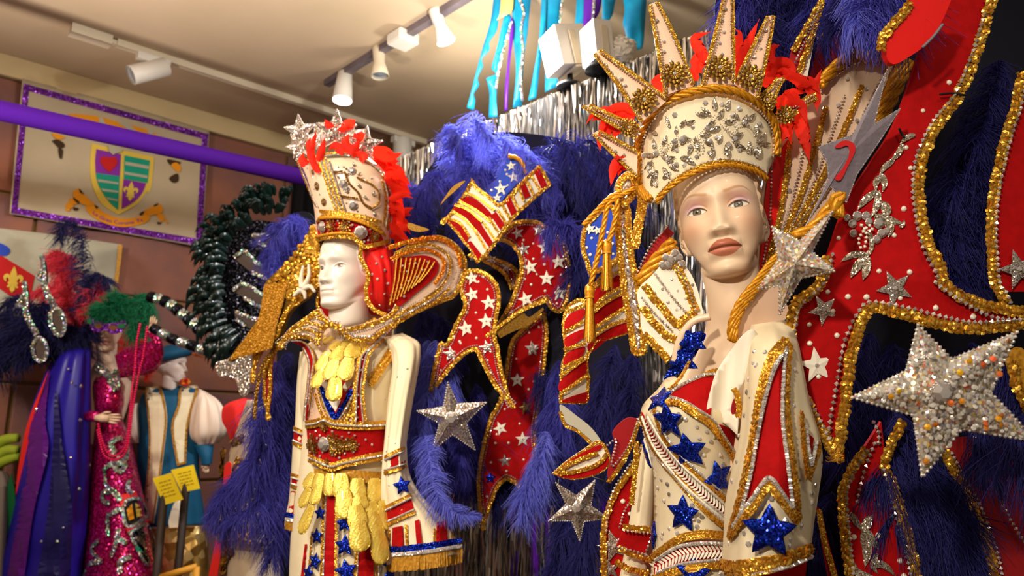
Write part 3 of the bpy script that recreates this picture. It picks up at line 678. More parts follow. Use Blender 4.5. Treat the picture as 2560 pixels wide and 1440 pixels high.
# ------------------------------------------------------------------ velvet pole across the room
pl = MB(); A = np.array([-3.08, 3.4, 2.31]); Bq = np.array([1.72, 3.4, 2.493]); A[2] = 2.4525-(2.4893-2.4525)/(1.6461-.4083)*(.4083-A[0])
tube(pl, np.linspace(A, Bq, 24), .040, 28); vp_ = thing('velvet_pole', 'long purple velvet covered pole crossing before the shield banner', 'pole', (A+Bq)/2); obj('cover', pl, M['velvet'], vp_)
obj('end_cap', lathe(MB(), [(.03, 0), (.03, .02), (.012, .03)], Bq, unit(Bq-A), 20), M['dark_metal'], vp_)

# ------------------------------------------------------------------ banner with the shield
bn = lambda y0, amp=.012: Plane((1, y0, 2.4), (0, -1, 0), lambda x, y: amp*np.sin(x*.021+y*.006)+.5*amp*np.sin(x*.043-y*.012))
BS = bn(YB-.035)
B_ = thing('shield_banner', 'grey banner with purple border and heart and lily shield on the wall', 'banner', BS(np.array(275.), np.array(560.)))
cl, cpoly = panel('cloth', [(56, 196, 1), (290, 258), (524, 326, 1), (516, 460), (503, 617, 1), (260, 575), (24, 534, 1), (40, 360)], BS, M['banner'], B_, .004, 9, 22, True)
rp = [(55, 207, 1), (522, 336, 1), (503, 615, 1), (26, 532, 1)]
q = np.array([(66, 218), (513, 341), (497, 605), (36, 526)], float)
for a, b in ((0, 1), (1, 2), (2, 3), (3, 0)):
    t = np.linspace(0, 1, 30)[:, None]; line = q[a]*(1-t)+q[b]*t; nn = np.array([[-(q[b]-q[a])[1], (q[b]-q[a])[0]]])/np.linalg.norm(q[b]-q[a])*7.5; e = unit((q[b]-q[a])[None])*7.5
    line[0] -= e[0]; line[-1] += e[0]
    P0, P1 = BS((line-nn)[:, 0], (line-nn)[:, 1], .003), BS((line+nn)[:, 0], (line+nn)[:, 1], .003); obj('border_strip', grid(MB(), np.stack([P0, P1], 1)), M['purple_sequin'], B_)
def patch(name, pts, m, e=.004, parent=B_, surf=BS, th=.003, step=7.): return panel(name, pts, surf if e == 0 else Off(surf, e), M[m], parent, th, step, 30)[0]
class Off:
    def __init__(s, f, e): s.f, s.e = f, e
    def __call__(s, x, y, o=0.): return s.f(x, y, o+s.e)
    def nrm(s, x, y): return s.f.nrm(x, y)
sh = patch('shield', T3([(790, 540, 1), (1230, 640, 1), (1740, 745, 1), (1700, 1180), (1650, 1300)])+T1([(1900, 300), (1700, 560), (1330, 775, 1), (1000, 560), (830, 250)])+T3([(770, 1010), (765, 800)]), 'yellow_felt', .005)
patch('purple_quarter', T3([(860, 625, 1), (1235, 705, 1), (1215, 1040, 1), (850, 990, 1), (842, 800)]), 'purple_felt', .009, sh)
patch('purple_quarter', T1([(1435, 65, 1), (1885, 145, 1), (1800, 350), (1650, 510), (1395, 660, 1), (1410, 400)]), 'purple_felt', .009, sh)
patch('teal_quarter', T3([(1290, 720, 1), (1675, 800, 1), (1640, 1140, 1), (1280, 1080, 1)]), 'teal_felt', .009, sh)
patch('teal_quarter', T3([(850, 990, 1), (1215, 1040, 1), (1205, 1262, 1)])+T1([(1320, 680, 1), (1150, 520), (960, 240), (890, 40)])+T3([(860, 1060)]), 'teal_felt', .009, sh)
for a in ([(1300, 815), (1670, 885), (1655, 930), (1300, 865)], [(1290, 970), (1640, 1030), (1635, 1070), (1290, 1010)], [(880, 1085), (1195, 1135), (1190, 1165), (880, 1120)]): patch('grey_stripe', [p+(1,) for p in T3(a)], 'grey_cloth', .011, sh)
for a in ([(915, 75), (1330, 130), (1325, 165), (930, 110)], [(985, 250), (1330, 300), (1325, 335), (1010, 300)], [(1085, 420), (1320, 475), (1315, 505), (1110, 465)]): patch('grey_stripe', [p+(1,) for p in T1(a)], 'grey_cloth', .011, sh)
patch('heart', T3([(1050, 755, 1), (1110, 740), (1180, 780), (1170, 860), (1110, 930), (1050, 980, 1), (980, 910), (925, 830), (920, 770), (975, 735)]), 'red_felt', .013, sh)
def fleur(O, s, rot=0.):
    """outlines of a lily: petal, two side petals, cross bar"""
    c, q = cos(rot), sin(rot); T = lambda L: [(O[0]+s*(x*c-y*q), O[1]+s*(x*q+y*c), *r) for x, y, *r in L]
    a = [(0, -1, 1), (.18, -.62), (.26, -.3), (.16, 0), (.1, .25), (.12, .5), (.2, .75), (0, 1, 1), (-.2, .75), (-.12, .5), (-.1, .25), (-.16, 0), (-.26, -.3), (-.18, -.62)]
    b = [(.1, .22), (.16, -.1), (.34, -.34), (.6, -.36), (.76, -.14), (.66, .12), (.5, .2), (.54, -.02), (.42, -.1), (.32, .06), (.3, .36), (.44, .6), (.22, .62), (.12, .45)]
    bar = [(-.34, .2), (.34, .2), (.36, .36), (-.36, .36)]
    return [T(a), T(b), T([(-x, y) for x, y in b][::-1]), T(bar)]
def lily(O, s, m, e, parent, surf=BS, rot=0.):
    mb = MB()
    for k, f in enumerate(fleur(O, s, rot)): panel_mb(mb, spline(f, True, 3.), Off(surf, e+.0006*k), .002, gridpx=40)
    obj('fleur_de_lis', mb, M[m], parent, False)
lily(T1([(1575, 300)])[0], 25, 'yellow_felt', .013, sh, BS, .1)
patch('helmet', T3([(1040, 560, 1), (1260, 620, 1), (1235, 665), (1180, 680), (1115, 712, 1), (1060, 660)]), 'grey_cloth', .016)
# scroll under the shield with its motto
patch('scroll', T1([(680, 590), (850, 570), (1000, 700), (1250, 820), (1500, 850), (1790, 800), (1850, 720, 1), (1945, 800), (1940, 880), (1800, 960), (1450, 1020), (1100, 960), (830, 820), (700, 700)]), 'orange_felt', .006)
patch('scroll_fold', T1([(420, 320, 1), (540, 245), (640, 370), (860, 570, 1), (720, 600, 1), (540, 530), (430, 430)]), 'orange_felt', .009); patch('scroll_fold', T1([(1840, 690, 1), (2130, 560), (2215, 640), (2190, 740), (1945, 790, 1)]), 'orange_felt', .009)
patch('scroll_brown', T1([(540, 245, 1), (590, 290), (640, 370, 1), (560, 330)]), 'brown_felt', .011); patch('scroll_brown', T1([(430, 420, 1), (560, 520), (520, 545), (430, 460)]), 'brown_felt', .011); patch('scroll_brown', T1([(850, 575), (930, 620), (905, 660), (860, 620)]), 'brown_felt', .008); patch('scroll_brown', T1([(1740, 760), (1830, 700), (1840, 740), (1780, 790)]), 'brown_felt', .008); patch('scroll_brown', T1([(2030, 590), (2110, 540), (2140, 560), (2060, 610)]), 'brown_felt', .011)  # brown felt pieces belonging to the scroll's own pattern
for a in ([(370, 430), (520, 540), (440, 570), (340, 520)], [(310, 530), (440, 580), (400, 640), (270, 620)], [(270, 640), (370, 650), (350, 700), (280, 690)], [(2110, 760), (2220, 760), (2240, 830), (2120, 850)], [(2160, 850), (2250, 840), (2230, 900), (2170, 910)], [(2270, 830), (2330, 960), (2290, 950)]): patch('scroll_tail', T1(a), 'orange_felt', .006)
for a in ([(430, 630), (530, 640), (500, 690), (430, 680)], [(2100, 920), (2190, 930), (2150, 970), (2110, 960)]): patch('scroll_brown', T1(a), 'brown_felt', .006)
patch('crest_plume', T3([(440, 110), (560, 90), (900, 130), (1180, 210), (1600, 320), (1820, 440), (1700, 470), (900, 260)]), 'orange_felt', .006)
for a in ([(900, 140), (950, 150), (1000, 250), (920, 250)], [(1190, 230), (1330, 230), (1480, 370), (1380, 360), (1290, 280)], [(1640, 350), (1730, 350), (1700, 420)]): patch('crest_plume', T3(a), 'grey_cloth', .009)
for a in ([(180, 380), (380, 440), (270, 480)], [(2000, 870), (2080, 830), (2150, 900), (2110, 980)]): patch('mantling', T3(a), 'orange_felt', .007)
for a in ([(185, 500), (270, 480), (370, 540), (370, 600), (290, 610), (230, 550)], [(280, 610), (350, 640), (330, 780), (300, 760)], [(1940, 780), (2150, 830), (2010, 880)], [(2010, 1030), (2100, 1000), (2110, 1110), (2040, 1140), (1970, 1080)]): patch('mantling', T3(a), 'brown_felt', .006)
def words_on(txt, px, surf, m, parent, e=.012, hpx=9., name='lettering', flat=False):
    """real letters following a pixel path on a surface"""
    q = spline(px, False, 2.); s = np.concatenate([[0], np.cumsum(np.linalg.norm(np.diff(q, axis=0), axis=1))])
    cu = bpy.data.curves.new(name, 'FONT'); cu.body = txt; cu.size = 1; o = bpy.data.objects.new(name, cu); COL.objects.link(o); bpy.context.view_layer.update()
    me = bpy.data.meshes.new_from_object(o.evaluated_get(bpy.context.evaluated_depsgraph_get())); bpy.data.objects.remove(o)
    v = np.zeros(len(me.vertices)*3); me.vertices.foreach_get('co', v); v = v.reshape(-1, 3); F = [list(p.vertices) for p in me.polygons]; bpy.data.meshes.remove(me)
    k = s[-1]/max(v[:, 0].max(), .01); u = v[:, 0]*k; x = np.interp(u, s, q[:, 0]); y = np.interp(u, s, q[:, 1]); tx = np.gradient(q, axis=0); tx = unit(tx); a = np.interp(u, s, tx[:, 0]); b = np.interp(u, s, tx[:, 1])
    hh = v[:, 1]*hpx*1.35; X, Y_ = x+b*hh, y-a*hh; obj(name, MB().add(surf(X, Y_, e), F), M[m], parent, False)
words_on('La Gran Corona Tx', T1([(800, 745), (1000, 868), (1250, 945), (1500, 965), (1830, 905)]), BS, 'purple_felt', sh, .011, 9)

# ------------------------------------------------------------------ white flag with the red diagonal
FS = bn(YB-.05, .01)
fl = thing('lily_flag', 'white flag with a red diagonal band and a gold lily, behind the coral plume', 'flag', FS(np.array(150.), np.array(800.)))
panel('cloth', Z2([(-60, 340, 1), (400, 395), (880, 465, 1), (865, 600), (835, 820), (800, 1050, 1), (300, 1010), (-60, 960, 1)]), FS, M['grey_cloth'], fl, .004, 9, 24, True)
panel('hem', Z2([(852, 465, 1), (882, 466, 1), (866, 620), (805, 1040, 1), (780, 1040, 1), (835, 640)]), Off(FS, .004), M['gold_thread'], fl, .003)
panel('red_band', Z2([(-60, 500, 1), (250, 690, 1), (215, 850, 1), (-60, 700, 1)])[:2]+Z2([(215, 860, 1), (120, 860), (-60, 740, 1)]), Off(FS, .005), M['red_felt'], fl, .003)
lily(Z2([(95, 715)])[0], 33, 'yellow_felt', .010, fl, FS, .1)
panel('blue_patch', Z2([(-40, 450), (40, 470), (75, 510), (40, 545), (-40, 530)]), Off(FS, .006), M['royal_blue'], fl, .003)
# dark drape on the wall beyond the pole
dm = MB(); u = np.linspace(0, 1, 60); xx = 2.05+u*.5; yy = YB-.05+.025*np.sin(u*40); G = np.stack([np.stack([xx, yy, np.full(60, z)], 1) for z in (2.86, 2.2, 1.5, .8, .02)]); grid(dm, G); grid(dm, G+[0, .012, 0])
tag(obj('black_drape', dm, M['black_cloth']), 'black drape hanging on the back wall beyond the purple pole', 'drape')
# ------------------------------------------------------------------ display mannequins
def sm(x, a, b):
    t = np.clip((x-a)/(b-a), 0, 1); return t*t*(3-2*t)
def ga(x, c, s): return np.exp(-.5*((x-c)/s)**2)
def mixc(C, m, rgb):
    c = np.array(lin(rgb)[:3]); return C*(1-m[..., None])+c*m[..., None]
def hframe(O, yaw, roll=0., pitch=0.):
    """axes of a figure at O that looks at the viewer, turned by yaw (+ = image right), leaning by roll, nodding by pitch"""
    f = CC-O; f[2] = 0; f = unit(f); a = yaw; f = np.array([f[0]*cos(a)-f[1]*sin(a), f[0]*sin(a)+f[1]*cos(a), 0]); z = np.array([0, 0, 1.])
    f, z = f*cos(pitch)+z*sin(pitch), z*cos(pitch)-f*sin(pitch); x = np.cross(f, z)
    x, z = x*cos(roll)+z*sin(roll), z*cos(roll)-x*sin(roll)
    return np.stack([x, f, z])
HZ = np.array([-.012, -.004, .004, .012, .03, .05, .07, .09, .115, .14, .165])
SHAPES = {
 'f': dict(w=[.048, .047, .044, .046, .0545, .060, .0640, .0665, .0685, .0695, .070], df=[.040, .058, .077, .083, .0815, .083, .0845, .086, .086, .090, .091], db=[.05, .05, .05, .052, .056, .064, .074, .084, .092, .096, .096], p=[2, 1.9, 1.8, 1.8, 1.95, 2.1, 2.2, 2.3, 2.3, 2.3, 2.2], top=.229, nose=1., noseh=1., lip=1., brow=1.),
 'm': dict(w=[.055, .054, .052, .0535, .060, .0645, .0665, .068, .0695, .070, .070], df=[.045, .066, .085, .090, .086, .087, .0875, .088, .087, .093, .092], db=[.055, .055, .055, .056, .06, .066, .076, .086, .094, .098, .098], p=[2, 2, 2.05, 2.05, 2.1, 2.2, 2.25, 2.3, 2.3, 2.35, 2.25], top=.235, nose=1.22, noseh=1.2, lip=.6, brow=1.7)}
def headgrid(kind, nz, na, look, Oh, Bh, Ot, Bt, torso, paint):
    q = SHAPES[kind]; top = q['top']
    zz = np.concatenate([np.linspace(-.012, .165, int(nz*.8), endpoint=False), .165+(top-.165)*np.sin(np.linspace(0, pi/2, int(nz*.2)))])
    a0 = np.linspace(-1, 1, na, endpoint=False); a = pi*(a0*.55+.45*a0**3)            # denser at the face
    def ip(v):
        zc = np.minimum(zz, .165); y = np.interp(zc, HZ, v); k = np.ones(7)/7
        yy = np.interp(np.linspace(-.012, .165, 400), HZ, v); yp = np.pad(yy, 12, mode='edge'); yy = np.convolve(yp, np.ones(25)/25, 'valid'); return np.interp(zc, np.linspace(-.012, .165, 400), yy)
    w, df, db, p = ip(q['w']), ip(q['df']), ip(q['db']), ip(q['p'])
    sc = np.where(zz > .165, np.sqrt(np.maximum(1-((zz-.165)/(top-.165))**2, 1e-5)), 1.)
    w, df, db = w*sc, df*sc, db*sc
    s, c = np.sin(a)[None], np.cos(a)[None]; e = (2/p)[:, None]
    X = w[:, None]*np.sign(s)*np.abs(s)**e; Yf = df[:, None]*np.abs(c)**e; Yb = -db[:, None]*np.abs(c)**.95
    Y = np.where(c > 0, Yf, Yb)
    kt = .052*(1-sm(zz, .0, .105))[:, None]; Zc = zz[:, None]+kt*sm(.078-Y, 0, .10); Zc = np.broadcast_to(Zc, X.shape).copy()
    Z = np.broadcast_to(zz[:, None], X.shape)
    fm = sm(c, .05, .35)*np.ones_like(X); ax = np.abs(X)
    ez, exx = .115, .0335
    D = np.zeros_like(X); N_, NH = q['nose'], q['noseh']
    # nose
    hN = np.interp(Z, [.055, .062, .066, .0705, .076, .082, .095, .108, .118, .128, .14], np.array([0, .002, .0085, .0155, .0186, .0178, .0128, .0086, .0064, .004, 0])*N_)
    sN = np.interp(Z, [.06, .07, .08, .1, .12, .14], np.array([.0095, .0088, .0072, .0062, .0068, .009])*(1.02 if kind == 'm' else 1.36))
    D += hN*np.exp(-.5*(ax/sN)**2)
    D += .0088*ga(ax, .0135, .0048)*ga(Z, .0725, .0052)*N_**.5-.0045*ga(ax, .0082, .0032)*ga(Z, .0650, .0026)
    # eye sockets, lids, brow, cheeks
    D += -.0105*ga(ax, exx-.004, .0155)*ga(Z, ez+.001, .0105)+.0062*ga(ax, exx, .0125)*ga(Z, ez-.001, .0085)
    D += .0038*q['brow']*ga(ax, .027, .018)*ga(Z, ez+.024, .0075)+.0015*q['brow']*ga(X, 0, .012)*ga(Z, ez+.022, .008)
    D += .0048*ga(ax, .046, .014)*ga(Z, .086, .014)-.0035*ga(ax, .047, .013)*ga(Z, .052, .014)
    # mouth
    mz = .0455; mw = .0275 if kind == 'f' else .025; lp = q['lip']
    D += .0042*ga(X, 0, .026)*ga(Z, mz, .017)
    up = np.clip(1-(ax/mw)**2.2, 0, 1)**.7
    upz = mz+(.0150 if kind == 'f' else .0075)*np.clip(1-(ax/mw)**1.7, 0, 1)*(1-.16*ga(X, 0, .004)); loz = mz-(.0150 if kind == 'f' else .0085)*np.clip(1-(ax/mw)**2.4, 0, 1)
    D += .0046*lp*ga(Z, mz+.0065, .0045)*up+.0066*lp*ga(Z, mz-.0068, .0050)*up-.0042*ga(Z, mz-.0002, .0012)*sm(mw+.002-ax, 0, .006)
    D += -.0016*ga(X, 0, .0030)*ga(Z, .0625, .0040)-.0042*ga(X, 0, .022)*ga(Z, .0245, .0055)+.0040*ga(X, 0, .015)*ga(Z, .010, .010)-.0018*ga(ax, mw+.003, .004)*ga(Z, mz, .005)
    # eye opening
    t = (ax-exx)/.0155; til = .0022*t; vz = Z-(ez+til); uo = .0064*np.clip(1-np.abs(t)**2.1, 0, 1)**.75; lo = -.0046*np.clip(1-np.abs(t)**2.2, 0, 1)**.9
    ins = sm(uo-vz, -.0002, .0006)*sm(vz-lo, -.0002, .0006)*(np.abs(t) < 1)*fm
    D += -.0014*ins+.0010*ga(vz-uo, .0014, .0011)*(np.abs(t) < 1.1)+.0005*ga(vz-lo, -.001, .001)*(np.abs(t) < 1)-.0010*ga(vz-uo, .0058, .0012)*(np.abs(t) < 1.05)
    Y = Y+D*fm
    # moulded hair: a raised cap with waves at the temples
    hz = np.interp(np.abs(a), [0, .6, .95, 1.15, 1.35, 1.7, 2.2, 3.2], [.225, .225, .212, .160, .105, .085, .04, .03])[None]
    hm = sm(Zc-hz, -.002, .003); nx = np.stack([X/(w[:, None]**2+1e-6), Y/(df[:, None]**2+1e-6)], -1); nx = unit(nx)
    hd = hm*(.0032+.0016*np.sin(Z*330+np.abs(a)[None]*5)); X = X+nx[..., 0]*hd; Y = Y+nx[..., 1]*hd
    P = np.stack([X, Y, Zc], -1)
    base = np.array(lin(paint['skin'])[:3]); C = np.broadcast_to(base, P.shape).copy()
    if paint.get('makeup', 1) > 0:
        k = paint.get('makeup', 1)
        C = mixc(C, .55*k*ga(ax, .0475, .016)*ga(Z, .088, .016)*fm, paint['blush'])
        C = mixc(C, .75*k*ga(ax, exx+.004, .0155)*ga(Z, ez+.013, .0075)*fm, paint['shadow']); C = mixc(C, .6*k*ga(ax, .019, .0055)*ga(Z, ez+.008, .013)*fm, paint['bronze'])
        C = mixc(C, .55*k*ga(ax, exx+.006, .0095)*ga(Z, ez+.0085, .0026)*fm, (196, 180, 206))
        bz = ez+.0225+.0065*sm(ax, .013, .042)-.008*sm(ax, .044, .062); bt = .0026*(1-.65*sm(ax, .03, .058)); C = mixc(C, .85*k*np.exp(-((Z-bz)/bt)**4)*sm(ax, .010, .016)*sm(.060-ax, 0, .01)*fm, paint['brow'])
        inn = sm(upz-Z, -.0005, .0007)*sm(Z-loz, -.0005, .0007)*(ax < mw)*fm; C = mixc(C, inn*paint['lipk'], paint['lips']); C = mixc(C, inn*sm(mz-Z, 0, .004)*.6*paint['lipk'], paint['lips2'])
        C = mixc(C, paint['lipk']*.9*ga(Z, mz-.0002, .0009)*(ax < mw)*fm, tuple(v*.45 for v in paint['lips']))
        C = mixc(C, .45*ga(ax, .0085, .0028)*ga(Z, .0648, .0014)*fm, tuple(v*.45 for v in paint['skin']))  # nostril hollows darkened in the skin colour, standing in for shade
    C = mixc(C, ins, paint['white']); gx = X-np.sign(X)*exx-look; rr = np.hypot(gx, vz-.0006)
    C = mixc(C, ins*sm(.0072-rr, 0, .0006), paint['iris']); C = mixc(C, ins*ga(rr, .0066, .0006), tuple(v*.4 for v in paint['iris'])); C = mixc(C, ins*sm(.0029-rr, 0, .0006), (20, 16, 14)); C = mixc(C, ins*sm(.0011-np.hypot(gx+.0016, vz-.0026), 0, .0004), (240, 240, 235))
    C = mixc(C, paint.get('lash', .9)*ga(vz-uo, .0003, .0009)*(np.abs(t) < 1.06)*fm, (58, 40, 32)); C = mixc(C, .35*paint.get('lash', .9)*ga(vz-lo, -.0003, .0006)*(np.abs(t) < 1.)*fm, (110, 70, 55))
    if 'wisps' in paint:
        for k in range(7): C = mixc(C, .5*np.exp(-((X-(-.035+.011*k)-(Z-.15)*.8+.006*np.sin(k*2.))/.0011)**2)*sm(Z, .140+.003*(k % 3), .150)*fm, paint['wisps'])
    C = mixc(C, hm*.8, paint['hair'])
    Wd = Oh+np.einsum('ijk,kl->ijl', P, Bh)
    # neck and torso in the torso's frame, same angles
    nk = paint.get('neck', .052); last = Wd[0]; tz0 = torso[0]
    def tring(z, w_, f_, b_, yc=0., pp=2.):
        ee = 2/pp; xx = w_*np.sign(s[0])*np.abs(s[0])**ee; yy = yc+np.where(c[0] > 0, f_, b_)*np.sign(c[0])*np.abs(c[0])**ee
        tl = .026*(1-sm(-z, .0, .13)); return Ot+np.stack([xx, yy, z-tl*c[0]], -1)@Bt
    zs = [r[0] for r in torso]; zd = np.linspace(zs[0], zs[-1], 90)
    tr = [np.interp(zd, zs[::-1], [r[i] for r in torso][::-1]) if zs[0] > zs[-1] else np.interp(zd, zs, [r[i] for r in torso]) for i in range(1, 6)]
    kern = np.ones(5)/5; tr = [np.convolve(np.pad(v, 2, mode='edge'), kern, 'valid') for v in tr]
    body = [tring(zd[i], tr[0][i], tr[1][i], tr[2][i], tr[3][i], tr[4][i]) for i in range(len(zd))]
    neckc = Oh*.75+Ot*.25+np.array([0, -.016, -.022])@Bh; mid = neckc+np.stack([nk*s[0], nk*1.02*c[0], .020*(-c[0])], -1)@Bh
    up1 = Oh+np.array([0, -.012, -.018])@Bh+np.stack([nk*.97*s[0], (nk*1.05)*c[0], .030*(-c[0])], -1)@Bh
    keys = [last, up1, mid, body[0]]; m = 14; neck = []
    for i in range(3):
        for g in np.linspace(0, 1, m, endpoint=False):
            a_, b_, c_, d_ = keys[max(i-1, 0)], keys[i], keys[i+1], (keys[i+2] if i < 2 else body[6])
            m0, m1 = (c_-a_)/2, (d_-b_)/2
            if i == 0: m0 = (c_-b_)*.6; m1 = (d_-b_)*.35
            if i == 2: m1 = m1*.5; m0 = m0*.7
            neck.append((2*g**3-3*g**2+1)*b_+(g**3-2*g**2+g)*m0+(3*g**2-2*g**3)*c_+(g**3-g**2)*m1)
    G = np.concatenate([np.array(body[::-1]), np.array(neck[::-1])[:-1], Wd]); nb = len(G)-len(Wd); b0 = len(body)-14
    for _ in range(60): G[b0:nb-1] = (G[b0-1:nb-2]+2*G[b0:nb-1]+G[b0+1:nb])/4
    CC_ = np.concatenate([np.broadcast_to(base, (nb, na, 3)), C]); return G, CC_, P
def ear(mb, Oh, Bh, side, sc=1., col=(1, 1, 1)):
    nr, nt = 12, 30; r = np.linspace(0, 1, nr)[:, None]; t = np.linspace(0, 2*pi, nt, endpoint=False)[None]
    hx = .017*(1+.25*np.sin(t)); u = r*hx*np.cos(t); v = r*.031*np.sin(t)-.004*r*np.cos(2*t)
    h = .003+.006*np.exp(-((r-.86)/.13)**2)*(1-.75*np.exp(-((t-pi*0)/.9)**2)-.75*np.exp(-((t-2*pi)/.9)**2))+.005*np.exp(-((r-.45)/.12)**2)*(np.sin(t) > -.2)-.006*sm(r, .92, 1.)
    P = np.stack([side*(.0655+h+.2*np.maximum(-u, 0)-.010*sm(-v, .0, .03)), -.012+u-.3*np.minimum(v, 0)+0*h, .092+v], -1)*sc
    P = Oh+P.reshape(-1, 3)@Bh; F = [[i*nt+j, i*nt+(j+1) % nt, (i+1)*nt+(j+1) % nt, (i+1)*nt+j] for i in range(nr-1) for j in range(nt)]
    if side < 0: F = [f[::-1] for f in F]
    return mb.add(P, F, 0, np.broadcast_to(np.array(lin(col)[:3]), (nr*nt, 3)))
FTORSO = [(0, .056, .052, .056, -.006, 2.), (-.018, .074, .058, .060, -.006, 2.), (-.036, .100, .066, .064, -.006, 2.1), (-.052, .122, .074, .068, -.006, 2.2), (-.075, .132, .084, .072, -.002, 2.2), (-.12, .130, .092, .074, 0, 2.2), (-.19, .118, .098, .074, 0, 2.2), (-.25, .105, .088, .07, 0, 2.1), (-.36, .085, .07, .065, 0, 2.1)]
MTORSO = [(0, .062, .058, .062, -.006, 2.), (-.02, .085, .064, .064, -.006, 2.), (-.04, .108, .068, .066, -.006, 2.1), (-.06, .118, .074, .07, -.006, 2.2), (-.085, .122, .08, .074, 0, 2.3), (-.13, .118, .088, .078, 0, 2.3), (-.22, .105, .088, .08, 0, 2.3), (-.33, .09, .075, .07, 0, 2.2)]
FP_ = dict(skin=(226, 198, 166), blush=(222, 158, 122), shadow=(214, 150, 140), bronze=(206, 152, 112), brow=(190, 142, 100), lips=(172, 96, 70), lips2=(206, 130, 106), lipk=1., white=(226, 214, 196), iris=(112, 102, 82), hair=(214, 182, 142), neck=.0465)
MP_ = dict(skin=(236, 226, 212), makeup=.25, blush=(228, 205, 188), shadow=(214, 196, 180), bronze=(220, 200, 182), brow=(206, 186, 166), lips=(222, 204, 190), lips2=(232, 216, 204), lipk=.5, white=(224, 214, 200), iris=(140, 104, 78), hair=(232, 222, 208), lash=.55, neck=.054, wisps=(196, 160, 130))
def mannequin(name, label, kind, eye, d, yaw, roll, pitch, base, bd, tyaw, torso, paint, mat_, nz=150, na=190, look=0., scale=1., ears=(1, -1), stand=True, ts=1.):
    O0 = at(eye[0], eye[1], d); Bh = hframe(O0, yaw, roll, pitch)*scale; Oh = O0-np.array([0, .078, .115])@Bh
    Ot = at(base[0], base[1], bd); Bt = hframe(Ot, tyaw)*scale*ts
    G, C, _ = headgrid(kind, nz, na, look, Oh, Bh, Ot, Bt, torso, paint)
    T = thing(name, label, 'mannequin', (Ot[0], Ot[1], 0))
    mb = grid(MB(), G, wrap=True, capa=True, capb=True, col=C); obj('body', mb, M[mat_], T, col=True)
    for s_ in ears:
        e = MB(); ear(e, Oh, Bh, s_, 1.05 if kind == 'm' else 1., paint['skin']); obj('ear', e, M[mat_], T, col=True)
    if stand:
        z0 = G[0].mean(0)
        obj('stand_pole', tube(MB(), [(Ot[0], Ot[1], .03), (Ot[0], Ot[1], z0[2]+.02)], .016, 12), M['dark_metal'], T)
        obj('stand_base', lathe(MB(), [(.19, 0), (.19, .012), (.17, .02), (.02, .03)], np.array([Ot[0], Ot[1], 0]), [0, 0, 1], 32), M['dark_metal'], T)
    N = gridnormals(G); c0 = G.mean(1, keepdims=True); N = N*np.sign(np.einsum('ijk,ijk->ij', N, G-c0).mean())
    return T, Oh, Bh, Ot, Bt, MSurf(G.reshape(-1, 3), N.reshape(-1, 3))
FEM = mannequin('female_mannequin', 'flesh-toned female mannequin with painted lips under the tall rayed crown', 'f', (1794, 520), 1.245, radians(-4), radians(-8), radians(3), (1815, 876), 1.31, radians(-40), FTORSO, FP_, 'female_skin', 260, 300, .0005)
MAL = mannequin('male_mannequin', 'glossy white male mannequin in the star crowned headdress', 'm', (825, 668), 2.14, radians(-44), radians(-2), radians(2), (874, 832), 2.24, radians(-34), MTORSO, MP_, 'male_skin', 150, 200, -.001, ears=())
# ------------------------------------------------------------------ shared small ornaments
def leaf_px(mb, pts, wpx, fold=.25, split=0.):
    """flat hackle feather or leaf along (x, y, depth) points"""
    Q = spline3(pts, False, 5.); k = len(Q); P = at(Q[:, 0], Q[:, 1], Q[:, 2]); T = unit(np.gradient(P, axis=0)); view = unit(P-CC); b = unit(np.cross(T, view)); n = np.cross(b, T)
    s = np.linspace(0, 1, k); w = wpx/FP*Q[:, 2].mean()*np.sin(np.clip(s*1.02+.04, 0, 1)**.8*pi)**.75*.5+.0006
    cols = [-1, -.5, 0, .5, 1]
    G = np.stack([P+b*(w*c)[:, None]+n*(w*abs(c)*fold)[:, None]+n*(rng.normal(0, .0002, k)[:, None]) for c in cols], 1)
    if split:
        G[:, 0] -= T*(w*split*rng.uniform(0, 1, k))[:, None]; G[:, 4] -= T*(w*split*rng.uniform(0, 1, k))[:, None]
    return grid(mb, G)
def leaf(name, pts, wpx, m, parent, **k): return obj(name, leaf_px(MB(), pts, wpx, **k), M[m], parent)
def flower_mesh(name, mats, n=12, rows=3):
    mb = MB()
    for r in range(rows):
        a = np.arange(n)*2*pi/n+r*pi/n; R = .78-.26*r; B = np.stack([np.stack([np.cos(a), np.sin(a), .25+0*a], 1), np.stack([-np.sin(a), np.cos(a), 0*a], 1), np.stack([-.25*np.cos(a), -.25*np.sin(a), 1+0*a], 1)], 1)
        O = np.stack([np.cos(a)*R, np.sin(a)*R, .08+.12*r+0*a], 1); mb.stamp(DISC[0]*[1, .72, 1], DISC[1], O, B*(.25-.03*r))
    mb.stamp(GEM[0], GEM[1], np.array([[0, 0, .25]]), np.eye(3)[None]*.18, 1); me, _ = mesh(name, mb, mats, False, shift=(0, 0, 0)); return me
def petal_mesh(name, m, L=1., W=.5, dome=.22, n=9):
    u = np.sin(np.linspace(0, 1, 12)*pi/2)**.9; w = W*np.interp(u, [0, .2, .45, .7, .85, .94, .985, 1], [.6, .8, .95, 1, .88, .62, .3, .05]); c = np.linspace(-1, 1, n)
    G = np.stack([np.stack([c*w[i], np.full(n, -u[i]*L), dome*W*(1-c**2)*(.4+.6*u[i])+.02], 1) for i in range(12)]); mb = grid(MB(), G)
    H = G.copy(); H[..., 2] -= .05; grid(mb, H[:, ::-1]); e = np.concatenate([G[:, 0], G[::-1, -1]]); tube(mb, e, .022, 5, 1)
    me, _ = mesh(name, mb, m, True, shift=(0, 0, 0)); return me
